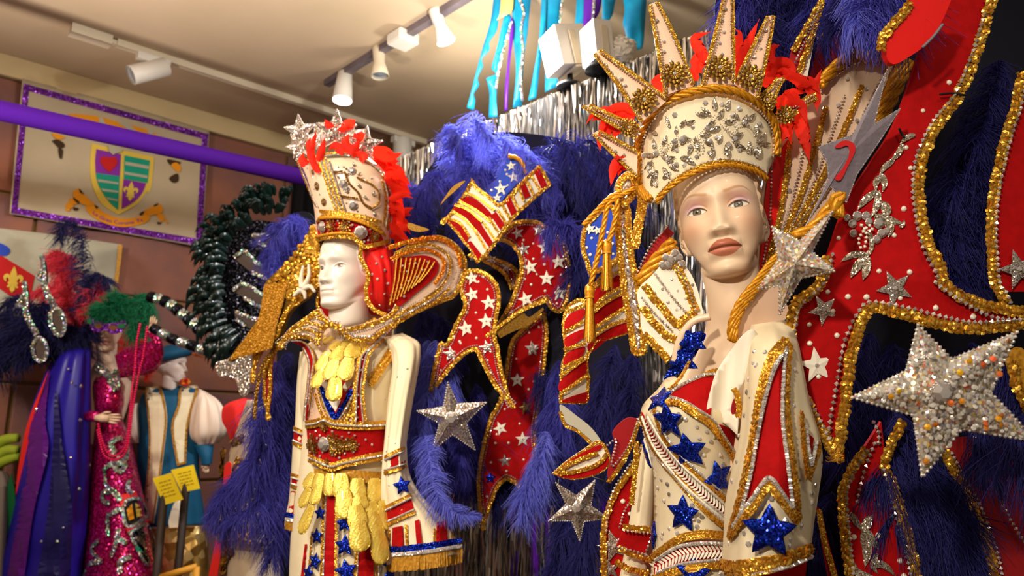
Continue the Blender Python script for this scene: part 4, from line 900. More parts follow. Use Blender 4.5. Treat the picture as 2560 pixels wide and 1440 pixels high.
def gemdisc_mesh(name, mats):
    mb = MB(); lathe(mb, [(1, 0), (1, .12), (.82, .2)], np.zeros(3), [0, 0, 1], 18, 1); mb.stamp(GEM[0], GEM[1], np.array([[0, 0, .2]]), np.eye(3)[None]*.85, 0); me, _ = mesh(name, mb, mats, False, shift=(0, 0, 0)); return me
ME = dict(
 white_star=star_mesh('star', [M['white_cloth'], M['stone']], .03, .06, .42, .13), foil_star=star_mesh('star', [M['silver_star'], M['stone']], .03, .06, .42, .13),
 gold_star=star_mesh('star', [M['gold_star'], M['stone']], .03, .06, .42, .13), blue_star=star_mesh('blue_star', [M['blue_star'], M['stone']], .1, .16, .47, 0, 0, 5, True),
 silver_star=star_mesh('silver_star', [M['silver_star'], M['stone']], .10, .12, .40, .16, .022), crown_star=star_mesh('crown_star', [M['silver_star'], M['stone']], .14, .16, .45, .12, .03),
 flower=flower_mesh('sequin_flower', [M['antique_gold'], M['stone']]), brooch=flower_mesh('brooch', [M['antique_gold'], M['stone']], 8, 3), scale=petal_mesh('scale', [M['scale'], M['gold_star']]), gemdisc=gemdisc_mesh('jewel', [M['stone'], M['silver_star']]))
BW = .66
def braidpx(name, px, surf, w, parent, m='gold', closed=False, off=.002, step=5.):
    w = w*BW
    P, N = path3(spline(px, closed, step), surf, off, closed); return obj(name, braid(MB(), P, N, w, closed), M[m], parent, False)
def beadpx(name, px, surf, r, parent, m='stone', closed=False, off=.003, step=5., tpl=None):
    P, N = path3(spline(px, closed, step), surf, off, closed); return obj(name, beads(MB(), P, N, r, closed, tpl=tpl, sp=2.3), M[m], parent, m == 'pearl')
def ropepx(name, px, surf, R, parent, m='gold_cord', closed=False, off=.002, step=5., n=6):
    P, N = path3(spline(px, closed, step), surf, off, closed); return obj(name, rope(MB(), P, N, R, closed, n=n), M[m], parent)
def flat(name, px, surf, m, parent, th=.002, off=.004, step=6., g=16, **k): return panel(name, px, Off(surf, off), M[m], parent, th, step, g, **k)

# ------------------------------------------------------------------ the white mannequin's costume
T_, = [MAL[0]]
shirt, SH = hull('shirt', [(800, 842, 960, 838, 2.24, .05), (758, 872, 1008, 862, 2.24, .11), (752, 930, 1006, 925, 2.23, .145), (748, 1000, 992, 998, 2.22, .15), (752, 1070, 985, 1066, 2.205, .14), (748, 1130, 985, 1130, 2.195, .13), (742, 1190, 982, 1190, 2.185, .135), (732, 1280, 985, 1290, 2.17, .15), (724, 1400, 992, 1400, 2.15, .16), (716, 1700, 1010, 1700, 2.08, .18), (712, 2150, 1030, 2150, 1.99, .2)], M['cream'], T_, nu=64)
slv, SL = hull('sleeve', [(950, 846, 1006, 832, 2.19, .04), (968, 866, 1046, 854, 2.17, .065), (980, 890, 1052, 880, 2.15, .07), (982, 930, 1046, 925, 2.13, .075), (972, 1000, 1032, 996, 2.11, .07), (962, 1100, 1016, 1090, 2.08, .06), (957, 1150, 1014, 1125, 2.07, .065), (954, 1215, 1020, 1185, 2.06, .07), (956, 1265, 1046, 1235, 2.06, .08), (958, 1320, 1100, 1296, 2.06, .1), (968, 1412, 1156, 1384, 2.06, .12)], M['cream'], T_, wob=.0045, nu=56)
slw, SW = hull('sleeve', [(750, 880, 790, 875, 2.26, .05), (742, 960, 775, 960, 2.25, .05), (738, 1050, 774, 1058, 2.23, .05), (732, 1110, 774, 1120, 2.22, .055), (728, 1180, 776, 1192, 2.21, .055), (722, 1250, 774, 1262, 2.21, .06), (714, 1290, 770, 1300, 2.2, .06), (711, 1316, 768, 1324, 2.2, .06)], M['cream'], T_, nu=40)
def band(px, surf, parent, gw=.014, ends=(0, 1, 2, 3), red='red'):
    o, poly = flat('red_band', [p+(1,) for p in px], surf, red, parent, .003, .004)
    for a, b in ((0, 1), (3, 2)):
        q = [px[a], ((px[a][0]+px[b][0])/2, (px[a][1]+px[b][1])/2+0), px[b]]; d = -3.5 if a == 0 else 3.5
        braidpx('gold_braid', [(x, y+d) for x, y in q], surf, gw, parent, off=.007); beadpx('rhinestone_chain', [(x, y-d*.9) for x, y in q], surf, .0026, parent, off=.009)
for a in ([(1296, 490), (1478, 402), (1492, 530), (1292, 592)], [(1298, 905), (1528, 792), (1560, 905), (1302, 1022)]): band(Z6(a), SL, slv)
for a in ([(572, 240), (682, 292), (686, 392), (566, 340)], [(552, 622), (722, 672), (706, 742), (550, 692)]): band(Z6(a), SW, slw)
for a in ([(1378, 1045), (1458, 1030), (1465, 1195), (1372, 1215)], [(1560, 990), (1596, 975), (1622, 1170), (1578, 1180)], [(1745, 1000), (1820, 985), (1832, 1145), (1740, 1160)]): flat('red_stripe', [p+(1,) for p in Z6(a)], SL, 'red', slv, .002, .008)
for a in ([(1350, 1060), (1355, 1220)], [(1490, 1025), (1500, 1190)], [(1722, 1060), (1722, 1165)], [(1855, 1010), (1865, 1140)]): braidpx('gold_braid', Z6(a), SL, .012, slv, off=.004)
flat('red_stripe', Z6([(545, 745, 1), (585, 745, 1), (572, 930, 1), (522, 930, 1)]), SW, 'red', slw, .002, .003)
braidpx('gold_braid', Z6([(592, 750), (585, 935)]), SW, .014, slw, off=.004)
for a, b, ss, o in (([(1330, 1225), (1640, 1200), (1945, 1150)], 'blue_sequin', SL, slv), ([(512, 940), (600, 960), (684, 965)], 'blue_sequin', SW, slw)): braidpx('blue_edge', Z6(a), ss, .022, o, b, off=.004)
for a, ss, o in (([(1335, 1262), (1640, 1235), (1945, 1190)], SL, slv), ([(510, 965), (600, 985), (682, 990)], SW, slw)):
    for k in range(3): beadpx('rhinestone_chain', [(x, y+2.6*k) for x, y in Z6(a)], ss, .003, o, off=.006)
def fringe(name, top, surf, L, parent, m='gold_thread', n=160, w=.0016, off=.004):
    q = resample(spline(top, False, 3.), 1.); idx = np.linspace(0, len(q)-1, n).astype(int); P = surf(q[idx, 0], q[idx, 1], off); mb = MB()
    for p in P:
        z = np.linspace(0, 1, 4)[:, None]; d = np.array([rng.normal(0, .06), rng.normal(0, .06), -1.]); C = p+z*d*L*rng.uniform(.9, 1.05); s = unit(np.cross(d, p-CC)+rng.normal(0, .3, 3)*.3)
        mb.add(np.concatenate([C-s*w, C+s*w]), np.array([[i, i+1, i+5, i+4] for i in range(3)]))
    return obj(name, mb, M[m], parent, kind='stuff')
fringe('gold_fringe', Z6([(1335, 1290), (1640, 1262), (1948, 1215)]), SL, .036, slv, n=320); fringe('gold_fringe', Z6([(508, 985), (600, 1005), (684, 1008)]), SW, .024, slw, n=160)
starplace(ME['blue_star'], SL, *Z6([(1458, 700)])[0], .026, .15, slv, 'blue_star', .003); starplace(ME['blue_star'], SW, *Z6([(690, 535)])[0], .022, .1, slw, 'blue_star', .003)
stones(slv, np.array(Z6([(1345, 620), (1350, 700), (1345, 800), (1420, 830), (1500, 640), (1400, 350), (1350, 300), (1330, 420)])+Z5([(1250, 700), (1200, 800), (1320, 640), (1340, 760), (1160, 860)])), SL, .003)
# breast panel, red stripes, lozenges
bp_, bpoly = flat('breast_panel', T4([(640, 300), (760, 240), (1080, 330), (1085, 480), (1010, 700), (985, 1180, 1), (500, 1180, 1), (560, 900), (600, 600), (620, 420)]), SH, 'cream_satin', T_, .004, .004)
for px in ([(355, 372, 1), (440, 378), (530, 440), (575, 560), (560, 660), (548, 760), (520, 1000), (500, 1165, 1), (492, 1165, 1), (505, 1000), (530, 780), (540, 640), (530, 540), (480, 440)], [(1420, 185, 1), (1275, 340), (1130, 475), (1090, 600), (1070, 720), (1052, 860), (1060, 1000), (1078, 1180, 1), (992, 1180, 1), (996, 1000), (1006, 800), (1030, 640), (1062, 510), (1200, 385), (1300, 275)]):
    wide = px[0][0] > 1000; o, poly = flat('red_stripe', T4(px), SH, 'red', T_, .004, .030 if wide else .026); k = Off(SH, .034 if wide else .030)
    n = len(px)//2; A, Bq = T4([p[:2] for p in px[:n+1 if wide else n]]), T4([p[:2] for p in px[n+(1 if wide else 0):]])
    braidpx('gold_braid', [(x+(4 if wide else 4), y) for x, y in A], k, .012 if wide else .008, o); braidpx('gold_braid', [(x-(4 if wide else 4), y) for x, y in Bq], k, .012 if wide else .008, o)
    for Lq, d in ((A, -1), (Bq, 1)): beadpx('rhinestone_chain', [(x+d*(1.5 if wide else -1), y) for x, y in Lq], k, .0026, o)
    if wide: stones(o, np.array(T4([(1300, 290), (1200, 385), (1130, 460), (1065, 555), (1055, 660), (1000, 795), (1018, 910), (1020, 1030), (1010, 1135)])), k, .0036)
lp = [('red_lozenge', 'red_satin', [(640, 830), (700, 750), (880, 750), (960, 830), (800, 1150)], .006)]
for nm, m, q, e in lp: flat(nm, [p+(1,) for p in T4(q)], SH, m, T_, .002, e)
for q in ([(700, 760), (745, 830), (700, 900), (655, 800)], [(905, 760), (955, 800), (895, 880), (862, 830)], [(785, 920), (845, 965), (795, 1075), (728, 975)]): flat('white_lozenge', [p+(1,) for p in T4(q)], SH, 'white_cloth', T_, .002, .009)
for q in ([(632, 825), (690, 850), (730, 980), (800, 1110), (810, 1150), (765, 1150), (680, 1000)], [(955, 845), (960, 900), (880, 1040), (815, 1150), (800, 1090), (880, 960), (920, 870)]): flat('blue_chevron', T4(q), SH, 'blue_sequin', T_, .004, .010)
for q in ([(615, 830), (680, 1040), (740, 1150)], [(960, 930), (900, 1060), (840, 1165)], [(985, 960), (940, 1080), (900, 1165)], [(590, 900), (640, 1060), (700, 1165)], [(985, 1060), (955, 1130)]): braidpx('gold_braid', T4(q), Off(SH, .006), .014, bp_)
for q in ([(625, 820), (690, 1020), (755, 1160)], [(965, 915), (910, 1040), (825, 1165)]): beadpx('rhinestone_chain', T4(q), Off(SH, .008), .0026, bp_)
# overlapping gold scales on the chest
def scalepx(x, y, L, W, rot, surf, parent, off):
    P = np.array([x]), np.array([y]); O = surf(*P, off)[0]; N = surf.nrm(*P)[0]; N = unit(N-.6*unit(O-CC)+[0, 0, .1]); up = unit(CU-N*(CU@N)); rt = np.cross(up, N); X = rt*cos(rot)+up*sin(rot); Y = -rt*sin(rot)+up*cos(rot)
    return put('scale', ME['scale'], (np.stack([X*W*2, Y*L, N*W*2]), O), parent)
cs = [(770, 330, 60, 34, -.5), (700, 330, 55, 30, -.8), (830, 380, 62, 32, -.5), (1010, 350, 70, 40, -.1), (940, 345, 70, 38, -.25), (1060, 380, 60, 34, .1), (730, 480, 70, 36, -.3), (860, 430, 80, 40, -.35), (690, 520, 80, 38, -.15), (980, 400, 85, 50, -.1), (790, 560, 100, 42, -.2), (930, 540, 110, 48, -.15), (665, 660, 90, 36, -.35), (800, 740, 105, 48, -.05)]
for i, (x, y, L, W, r_) in enumerate(cs): x_, y_ = T4([(x, y)])[0]; scalepx(x_, y_, L*1.75/4/FP*2.12*1.2, W*1.7/4/FP*2.12, r_, SH, T_, .012+.0035*i)
# belt
by0 = T4([(500, 1195), (600, 1180), (680, 1150), (760, 1185), (900, 1200), (1100, 1205), (1310, 1195, 1)]); by1 = Z5([(1150, 1272, 1), (1000, 1300), (860, 1330), (770, 1355), (690, 1325), (610, 1290, 1)])
be, bpol = flat('belt', [by0[0]+(1,)]+by0[1:]+by1, SH, 'red', T_, .008, .022); BL = Off(SH, .026)
for q, dy in ((by0, 0), (by1, 0)):
    q = [p[:2] for p in q]; s = 1 if q is not None and dy == 0 and q[0][0] < q[-1][0] else -1
    braidpx('gold_braid', [(x, y-2*s) for x, y in q], BL, .018, be); braidpx('gold_braid', [(x, y+9*s) for x, y in q], BL, .014, be); beadpx('rhinestone_chain', [(x, y+3.5*s) for x, y in q], BL, .003, be, off=.008)
for x, y, r in ((640, 1160, .026), (650, 1210, .024), (615, 1190, .02), (790, 1150, .026), (800, 1210, .028), (850, 1190, .024), (905, 1180, .026), (720, 1050, .022), (735, 1325, .02), (925, 1200, .018)): starplace(ME['brooch'], BL, *Z5([(x, y)])[0], r*.8, rng.uniform(0, 1), be, 'brooch', .002)
starplace(ME['gemdisc'], BL, *Z5([(720, 1182)])[0], .020, 0, be, 'jewel', .003)
stones(be, np.array(Z5([(x, y) for x, y in [(620, 1110), (660, 1090), (690, 1120), (780, 1090), (850, 1130), (900, 1100), (940, 1120), (1020, 1150), (970, 1185), (1065, 1185), (930, 1240), (870, 1250), (780, 1260), (650, 1260), (690, 1270), (710, 1240), (830, 1280), (745, 1135), (880, 1150), (670, 1140), (620, 1240)]])), BL, .0034)
# gold mesh waistband, scales of the skirt, striped skirt
flat('waistband', Z6([(735, 560, 1), (860, 575), (1000, 570), (1292, 590, 1), (1292, 655, 1), (1100, 640), (950, 610), (740, 605, 1)]), SH, 'gold_thread', T_, .003, .014)
fringe('gold_fringe', Z6([(740, 590), (950, 600), (1290, 635)]), Off(SH, .012), .018, T_, n=200)
sk = [(735, 600, 110, 34, -.45), (790, 600, 110, 40, -.1), (870, 600, 140, 42, .1), (960, 600, 150, 50, .05), (1090, 640, 150, 50, 0), (1230, 640, 160, 50, -.1), (700, 720, 130, 34, -.3), (780, 700, 120, 36, -.2), (980, 740, 170, 56, .1), (1110, 780, 90, 50, 0), (1190, 830, 110, 52, .1), (1070, 860, 140, 56, .15), (1220, 900, 140, 60, 0), (720, 860, 180, 36, -.25), (1090, 990, 180, 60, .1), (1250, 1040, 220, 56, 0), (1290, 820, 180, 40, 0)]
for i, (x, y, L, W, r_) in enumerate(sk): x_, y_ = Z6([(x, y)])[0]; scalepx(x_, y_, L*1.25/3.273/FP*2.1, W*1.35/3.273/FP*2.1, r_, SH, T_, .02+.003*i)
for a in ([(842, 770), (908, 770), (898, 1500), (812, 1500)], [(1112, 1150), (1232, 1060), (1222, 1500), (1088, 1500)], [(660, 1180), (672, 1180), (640, 1500), (620, 1500)]): flat('red_stripe', [p+(1,) for p in Z6(a)], SH, 'red', T_, .003, .009)
for a in ([(722, 1080), (690, 1500)], [(818, 770), (795, 1500)], [(925, 770), (915, 1500)], [(1085, 1180), (1070, 1500)], [(1250, 1060), (1245, 1500)]): braidpx('gold_braid', Z6(a), Off(SH, .006), .013, T_); beadpx('rhinestone_chain', [(x+5, y) for x, y in Z6(a)], Off(SH, .008), .0024, T_)
for x, y, r, a in ((760, 1115, .034, .2), (745, 1320, .036, -.1), (985, 1010, .036, .1), (990, 1190, .044, 0), (1000, 1400, .048, .2), (690, 1420, .036, 0), (1335, 1330, .04, .2), (1360, 1430, .05, 0), (785, 925, .03, .2)): starplace(ME['blue_star'], SH, *Z6([(x, y)])[0], r*.66, a, T_, 'blue_star', .016)
flat('red_cape_edge', Z6([(575, 1060), (690, 1050), (680, 1150), (660, 1250), (600, 1180)]), facing(745, 1350, 2.26), 'feather_red', T_, .006, 0); flat('blue_cape_edge', Z6([(600, 1190, 1), (665, 1250), (660, 1400), (640, 1550), (590, 1550)]), facing(745, 1350, 2.27), 'royal_blue', T_, .006, 0)
# shoulder strap
flat('shoulder_strap', T4([(1330, 430), (1480, 320), (1500, 370), (1300, 640), (1150, 830, 1), (1110, 740, 1), (1240, 570)]), SH, 'gold_thread', T_, .004, .006)
for q in ([(1460, 350), (1330, 510), (1140, 800)], [(1490, 380), (1340, 560), (1155, 830)]): braidpx('gold_braid', T4(q), Off(SH, .008), .014, T_)
# red headcloth
hc, HC = hull('headcloth', [(900, 600, 975, 605, 2.22, .06), (903, 630, 982, 640, 2.20, .08), (915, 670, 990, 670, 2.20, .09), (920, 720, 996, 720, 2.21, .09), (919, 760, 1000, 760, 2.24, .08), (930, 785, 990, 778, 2.28, .05), (955, 790, 970, 788, 2.29, .02)], M['red_satin'], T_, wob=.007, nu=60)
braidpx('gold_braid', T2([(640, 360), (640, 480), (690, 570), (722, 680), (705, 780), (700, 880), (740, 1000), (830, 1080), (920, 1110)]), facing(920, 700, 2.125), .019, hc)
stones(hc, np.array(T2([(880, 460), (815, 535), (765, 655), (828, 710), (910, 610), (945, 760), (905, 875), (760, 870), (855, 1005), (958, 1050), (1070, 975), (985, 890), (1000, 700)])), HC, .0042, off=.002)

# ------------------------------------------------------------------ the scroll collar of the white mannequin
CF1 = facing(900, 780, 2.10, yaw=.15)
co = thing('scroll_collar', 'gold beaded scroll collar with red harp shaped wing around the white mannequin', 'collar', at(900, 800, 2.2))
CL = facing(770, 790, 2.12, yaw=-.35); CW = facing(1000, 760, 2.12, yaw=.35, bend=lambda x, y: -.00025*np.maximum(x-1000, 0))
lw, lpoly = panel('collar_wing', Z5([(392, 505, 1), (412, 430), (470, 350), (580, 270), (680, 205), (712, 250), (760, 290), (840, 325), (850, 350), (735, 350), (700, 410), (690, 480), (660, 470), (600, 430), (520, 425), (450, 450)]), CL, M['cream_satin'], co, .008)
edging(lw, lpoly, CL, .015, .0028)
for q in ([(440, 430), (540, 360), (640, 370), (690, 430)], [(480, 390), (600, 310), (700, 330)], [(560, 320), (640, 270), (720, 290)]): braidpx('gold_braid', Z5(q), CL, .013, lw)
for q in ([(430, 460), (530, 395), (620, 405), (670, 455)], [(520, 360), (620, 340), (700, 370)]): beadpx('rhinestone_chain', Z5(q), CL, .0028, lw)
panel('red_lining', Z5([(722, 55), (690, 120), (672, 200), (700, 255), (770, 295), (845, 305), (850, 150), (780, 60)]), facing(815, 770, 2.30, yaw=.4), M['red'], co, .006); braidpx('gold_braid', T2([(215, 790), (165, 880), (150, 1010), (210, 1110), (300, 1170), (420, 1210)]), facing(815, 770, 2.295, yaw=.4), .014, co)
rw, rpoly = panel('collar_wing', [(850, 822, 1), (900, 812), (950, 796), (985, 770), (1000, 700), (985, 640), (1040, 604), (1097, 588), (1146, 614), (1168, 658), (1158, 704), (1139, 742), (1104, 758), (1052, 780), (1000, 808), (955, 836), (930, 856, 1), (880, 856, 1), (862, 842)], CW, M['cream_satin'], co, .010)
edging(rw, rpoly, CW, .013, .0028)
pr, prp = panel('red_inset', R2([(-40, 790), (60, 755), (180, 745), (265, 780), (275, 850), (220, 930), (120, 1010), (-10, 1110), (-50, 1000)]), Off(CW, .006), M['red'], rw, .004)
for k in range(9):
    a = (-25+k*34, 765+max(0, k-5)*8); b = (-75+k*26, 1100-k*20); braidpx('gold_string', R2([a, ((a[0]+b[0])/2+8, (a[1]+b[1])/2), b])[:3], Off(CW, .010), .006, rw)
for q, m, w_ in (([(-60, 770), (80, 715), (200, 705), (300, 760), (310, 850), (250, 950)], 'orange_sequin', .017), ([(-40, 730), (100, 680), (230, 670), (340, 740), (360, 850), (300, 960), (180, 1050)], 'gold', .012), ([(-80, 690), (90, 640), (270, 620), (400, 700), (440, 830)], 'orange_sequin', .02), ([(300, 980), (200, 1060), (60, 1130), (-50, 1200)], 'gold', .014), ([(360, 980), (240, 1090), (60, 1180)], 'gold', .012)): braidpx('sequin_arc', R2(q), Off(CW, .008), w_, rw, m)
for q in ([(330, 740), (345, 850), (290, 960), (180, 1040), (20, 1130)], [(300, 690), (400, 760), (400, 880), (330, 980), (200, 1080), (0, 1190)]): beadpx('rhinestone_chain', R2(q), Off(CW, .010), .003, rw)
stones(rw, np.array(R2([(20, 820), (50, 860), (110, 800), (160, 850), (200, 790), (60, 930), (120, 900), (10, 980), (190, 880), (100, 960), (230, 830), (30, 1040)])), Off(CW, .011), .0034)
for q, w_ in ((T4([(840, 255), (900, 265), (1000, 250), (1100, 215), (1200, 150)]), .022), (T4([(830, 300), (920, 310), (1030, 290), (1150, 230)]), .016)): braidpx('neck_braid', q, Off(SH, .014) if 0 else facing(885, 830, 2.13), w_, co)
for k in range(3): beadpx('rhinestone_chain', [(x, y+4*k) for x, y in T4([(835, 315), (930, 325), (1050, 300), (1160, 240)])], facing(885, 830, 2.128), .0028, co)

# ------------------------------------------------------------------ headdress of the white mannequin
hd = thing('star_headdress', 'tall flared cream headdress with silver stars and red feathers on the white mannequin', 'headdress', at(880, 590, 2.2))
core, HS = hull('shell', [(792, 592, 977, 611, 2.225, .108), (789, 558, 977, 582, 2.225, .11), (783, 510, 978, 530, 2.23, .115), (768, 450, 976, 470, 2.235, .12), (752, 412, 962, 420, 2.24, .115), (745, 398, 935, 392, 2.245, .10)], M['pink_satin'], hd, nu=60, pw=.8)
for q, cl in ((Z4([(700, 400), (800, 385), (920, 400), (1040, 450), (1130, 530), (1180, 650), (1195, 800), (1175, 930)]), 0), (Z4([(720, 420), (760, 560), (800, 690), (850, 820)]), 0), (Z4([(745, 440), (790, 570), (830, 700), (870, 815)]), 0), (Z4([(535, 460), (580, 570), (625, 680), (665, 760)]), 0), (Z4([(690, 430), (735, 570), (775, 700), (820, 815)]), 0), (Z4([(1140, 580), (1165, 720), (1150, 900)]), 0), (Z4([(535, 450), (600, 440), (690, 400)]), 0)):
    braidpx('gold_braid', q, Off(HS, .002), .017, hd); beadpx('rhinestone_chain', [(x+4, y+3) for x, y in q], Off(HS, .004), .003, hd)
rb_, rbp = flat('red_brow_band', Z4([(668, 890), (700, 848), (830, 845), (960, 875), (1080, 915), (1140, 985), (1145, 1020, 1), (1000, 1045, 1), (960, 985), (900, 965), (800, 965), (680, 990, 1)]), HS, 'red', hd, .005, .006); HB = Off(HS, .010)
for q, w_ in ((Z4([(668, 880), (720, 830), (850, 830), (1000, 870), (1100, 905), (1160, 980)]), .013), (Z4([(672, 1005), (780, 980), (900, 982), (960, 1010), (1000, 1055)]), .02), (Z4([(1000, 1060), (1080, 1045), (1190, 1015)]), .016), (Z4([(690, 800), (850, 815), (1000, 840), (1130, 880)]), .014)): braidpx('gold_braid', q, HB, w_, rb_)
for q in (Z4([(672, 985), (790, 962), (905, 962), (970, 995)]), Z4([(690, 850), (840, 848), (1000, 885), (1130, 960)])): ropepx('gold_cord', q, HB, .0045, rb_, 'gold_cord')
for x, y, r, k in ((710, 915, .021, 'gemdisc'), (772, 905, .024, 'brooch'), (868, 915, .025, 'brooch'), (985, 955, .023, 'gemdisc'), (1080, 985, .021, 'brooch')): starplace(ME[k], HB, *Z4([(x, y)])[0], r*.82, .2, rb_, 'jewel' if k == 'gemdisc' else 'brooch', .003)
stones(rb_, np.array(Z4([(690, 870), (740, 860), (820, 870), (925, 900), (925, 960), (1010, 1020), (1055, 930), (1040, 1010), (830, 955), (745, 960), (700, 960), (1110, 960), (900, 880)])), HB, .0034)
for q, m in (([(870, 520), (900, 600), (960, 660), (1000, 740), (1060, 780)], 'antique_gold'), ([(1060, 780), (1110, 740), (1110, 660), (1050, 600), (960, 560)], 'antique_gold'), ([(840, 690), (900, 700), (960, 710)], 'antique_gold'), ([(790, 520), (850, 515)], 'antique_gold')): beadpx('vine', Z4(q), Off(HS, .003), .0036, hd, m, tpl=OCTA)
for x, y, r in ((920, 510, .02), (860, 600, .022), (880, 640, .016), (930, 760, .022), (670, 620, .022), (720, 735, .02), (640, 520, .014)): starplace(ME['flower'] if x < 800 else ME['gemdisc'], HS, *Z4([(x, y)])[0], r*.6, .3, hd, 'jewel', .002)
lf = MB()
for (x, y, a, L) in ((870, 540, .3, 34), (940, 480, 1.9, 40), (890, 500, 2.6, 30), (960, 600, -.9, 44), (1000, 690, -.5, 40), (900, 660, 3.0, 36), (830, 560, 2.5, 30), (1070, 690, 1.2, 40), (960, 540, .6, 34), (1080, 800, -1.5, 40)):
    x_, y_ = Z4([(x, y)])[0]; d = HS(np.array([x_]), np.array([y_]), .004); d = proj(d)[2][0]; L /= 2.88; leaf_px(lf, [(x_, y_, d), (x_+cos(a)*L*.5, y_-sin(a)*L*.5, d-.003), (x_+cos(a)*L, y_-sin(a)*L, d)], L*.45)
obj('applique', lf, M['antique_silver'], hd, kind='stuff')
stones(hd, np.concatenate([np.array(Z4([(860, 480), (1000, 560), (1060, 560), (880, 740), (960, 800), (1080, 860), (820, 480), (1120, 640), (1020, 830), (640, 560), (690, 680), (600, 490), (650, 640)]))]), Off(HS, .002), .003)
for x, y, r, a, d in ((550, 225, .050, .1, 2.20), (812, 225, .062, -.05, 2.16), (1015, 320, .054, -.15, 2.17), (532, 340, .036, .3, 2.2), (690, 260, .042, .4, 2.3), (930, 260, .042, .2, 2.3)): starplace(ME['crown_star'], facing(*Z4([(x, y)])[0], d), *Z4([(x, y)])[0], r, a, hd, 'silver_star')
for q in ([(500, 250), (520, 330), (540, 430)], [(560, 290), (650, 300), (740, 270), (900, 280), (980, 370), (1040, 440)]): braidpx('silver_rim', Z4(q), facing(*Z4([(800, 300)])[0], 2.2), .03, hd, 'silver_sequin')
fe = [[(655, 480), (625, 380), (650, 280), (665, 215)], [(640, 400), (610, 320), (620, 270)], [(680, 440), (710, 340), (725, 270)], [(590, 470), (565, 420), (575, 380)], [(690, 520), (640, 450), (615, 400)], [(930, 380), (880, 310), (900, 240)], [(920, 400), (960, 320), (975, 290)], [(860, 380), (800, 330), (750, 360)], [(1020, 430), (980, 390), (945, 380)], [(770, 200), (745, 170), (725, 140)], [(880, 190), (920, 160), (945, 140)], [(950, 280), (985, 245), (960, 240)], [(840, 190), (870, 200), (900, 190)]]
rr = np.random.RandomState(3)
for i in range(26):
    t = i/25.; bx, by = np.interp(t, [0, .3, .6, 1], [1080, 1175, 1210, 1230]), np.interp(t, [0, .3, .6, 1], [360, 520, 720, 960]); a = rr.uniform(-1.3, .75); L = rr.uniform(110, 215)*(1-.15*t); c = rr.uniform(-.5, .5)
    fe.append([(bx-20, by), (bx+cos(a)*L*.55, by-sin(a)*L*.55), (bx+cos(a+c)*L, by-sin(a+c)*L+25)])
for i, q in enumerate(fe): dd = 2.15+.012*(i % 7) if i > 12 else 2.13; leaf('red_feather', [(x, y, dd+(.02*j if i > 12 else 0)) for j, (x, y) in enumerate(Z4(q))], rr.uniform(17, 28), 'feather_red', hd, split=.9)
# ------------------------------------------------------------------ plumed star backpiece of the white mannequin
MB_ = facing(1150, 750, 2.32)
ms = thing('star_backpiece', 'blue ostrich plume backpiece with red starred banners behind the white mannequin', 'backpiece', at(1150, 900, 2.5))
def pl(pts, L, n=380, m='feather_blue', parent=None, name='plume', **k):
    L *= 1.15; k.setdefault('w', .0007); pts = [(x, y, d-max(0, x-1250)*.0007) for x, y, d in pts]; return plumepx(name, pts, L, n, M[m], parent or ms, **k)
# dark felt that carries the plumes
fb = facing(1180, 800, 2.54, yaw=-.45)
panel('felt_back', [(1130, 360), (1260, 330), (1450, 360), (1560, 440), (1600, 700), (1560, 1100), (1480, 1250), (1250, 1250), (1060, 1180), (1000, 900), (980, 600), (1040, 470)], fb, M['navy'], ms, .01)
rs = np.random.RandomState(21)
def P4(base, tip, d0, d1, curl=(0, 0)):
    """a plume that rises from base towards tip and nods over by curl pixels"""
    b, t = np.array(base, float), np.array(tip, float); c = np.array(curl, float); mid = b+(t-b)*.55-c*.25
    return [(*b, d0), (*mid, (d0+d1)/2), (*t, d1-.02), (*(t+c), d1-.06)]
# crown of plumes along the top
tops = [((1190, 620), (1150, 330), (-10, 30), .085, 'feather_blue'), ((1210, 600), (1185, 300), (40, 50), .07, 'feather_bright'), ((1240, 600), (1250, 345), (60, 70), .075, 'feather_bright'), ((1270, 560), (1300, 375), (60, 80), .07, 'feather_bright'), ((1330, 600), (1400, 350), (60, 90), .085, 'feather_navy'), ((1370, 640), (1470, 350), (60, 110), .095, 'feather_navy'), ((1400, 700), (1530, 400), (50, 110), .09, 'feather_navy'), ((1300, 640), (1345, 420), (50, 70), .075, 'feather_blue'), ((1210, 640), (1210, 420), (-40, 60), .07, 'feather_blue'), ((1150, 620), (1100, 440), (-50, 50), .06, 'feather_blue'), ((1080, 600), (1040, 470), (-20, 60), .06, 'feather_blue'), ((1020, 600), (1015, 470), (-30, 70), .055, 'feather_blue'), ((1000, 640), (985, 430), (-10, 50), .06, 'feather_blue'), ((1450, 720), (1560, 480), (20, 110), .08, 'feather_navy'), ((1470, 760), (1520, 560), (-20, 80), .07, 'feather_navy'), ((1150, 480), (1120, 320), (30, 20), .05, 'feather_bright'), ((1320, 520), (1290, 400), (-40, 60), .06, 'feather_bright')]
for i, (b, t, c, L, m) in enumerate(tops): pl(P4(b, t, 2.5, 2.40, c), L, 420, m, droop=.55, curl=.5)
# nodding plume over the red banner
pl([(1500, 640, 2.42), (1450, 585, 2.34), (1405, 560, 2.27), (1372, 575, 2.24), (1368, 600, 2.23)], .06, 420, 'feather_blue', droop=.6)
pl([(1530, 700, 2.45), (1470, 640, 2.4), (1430, 700, 2.35)], .07, 320, 'feather_navy', droop=.6)
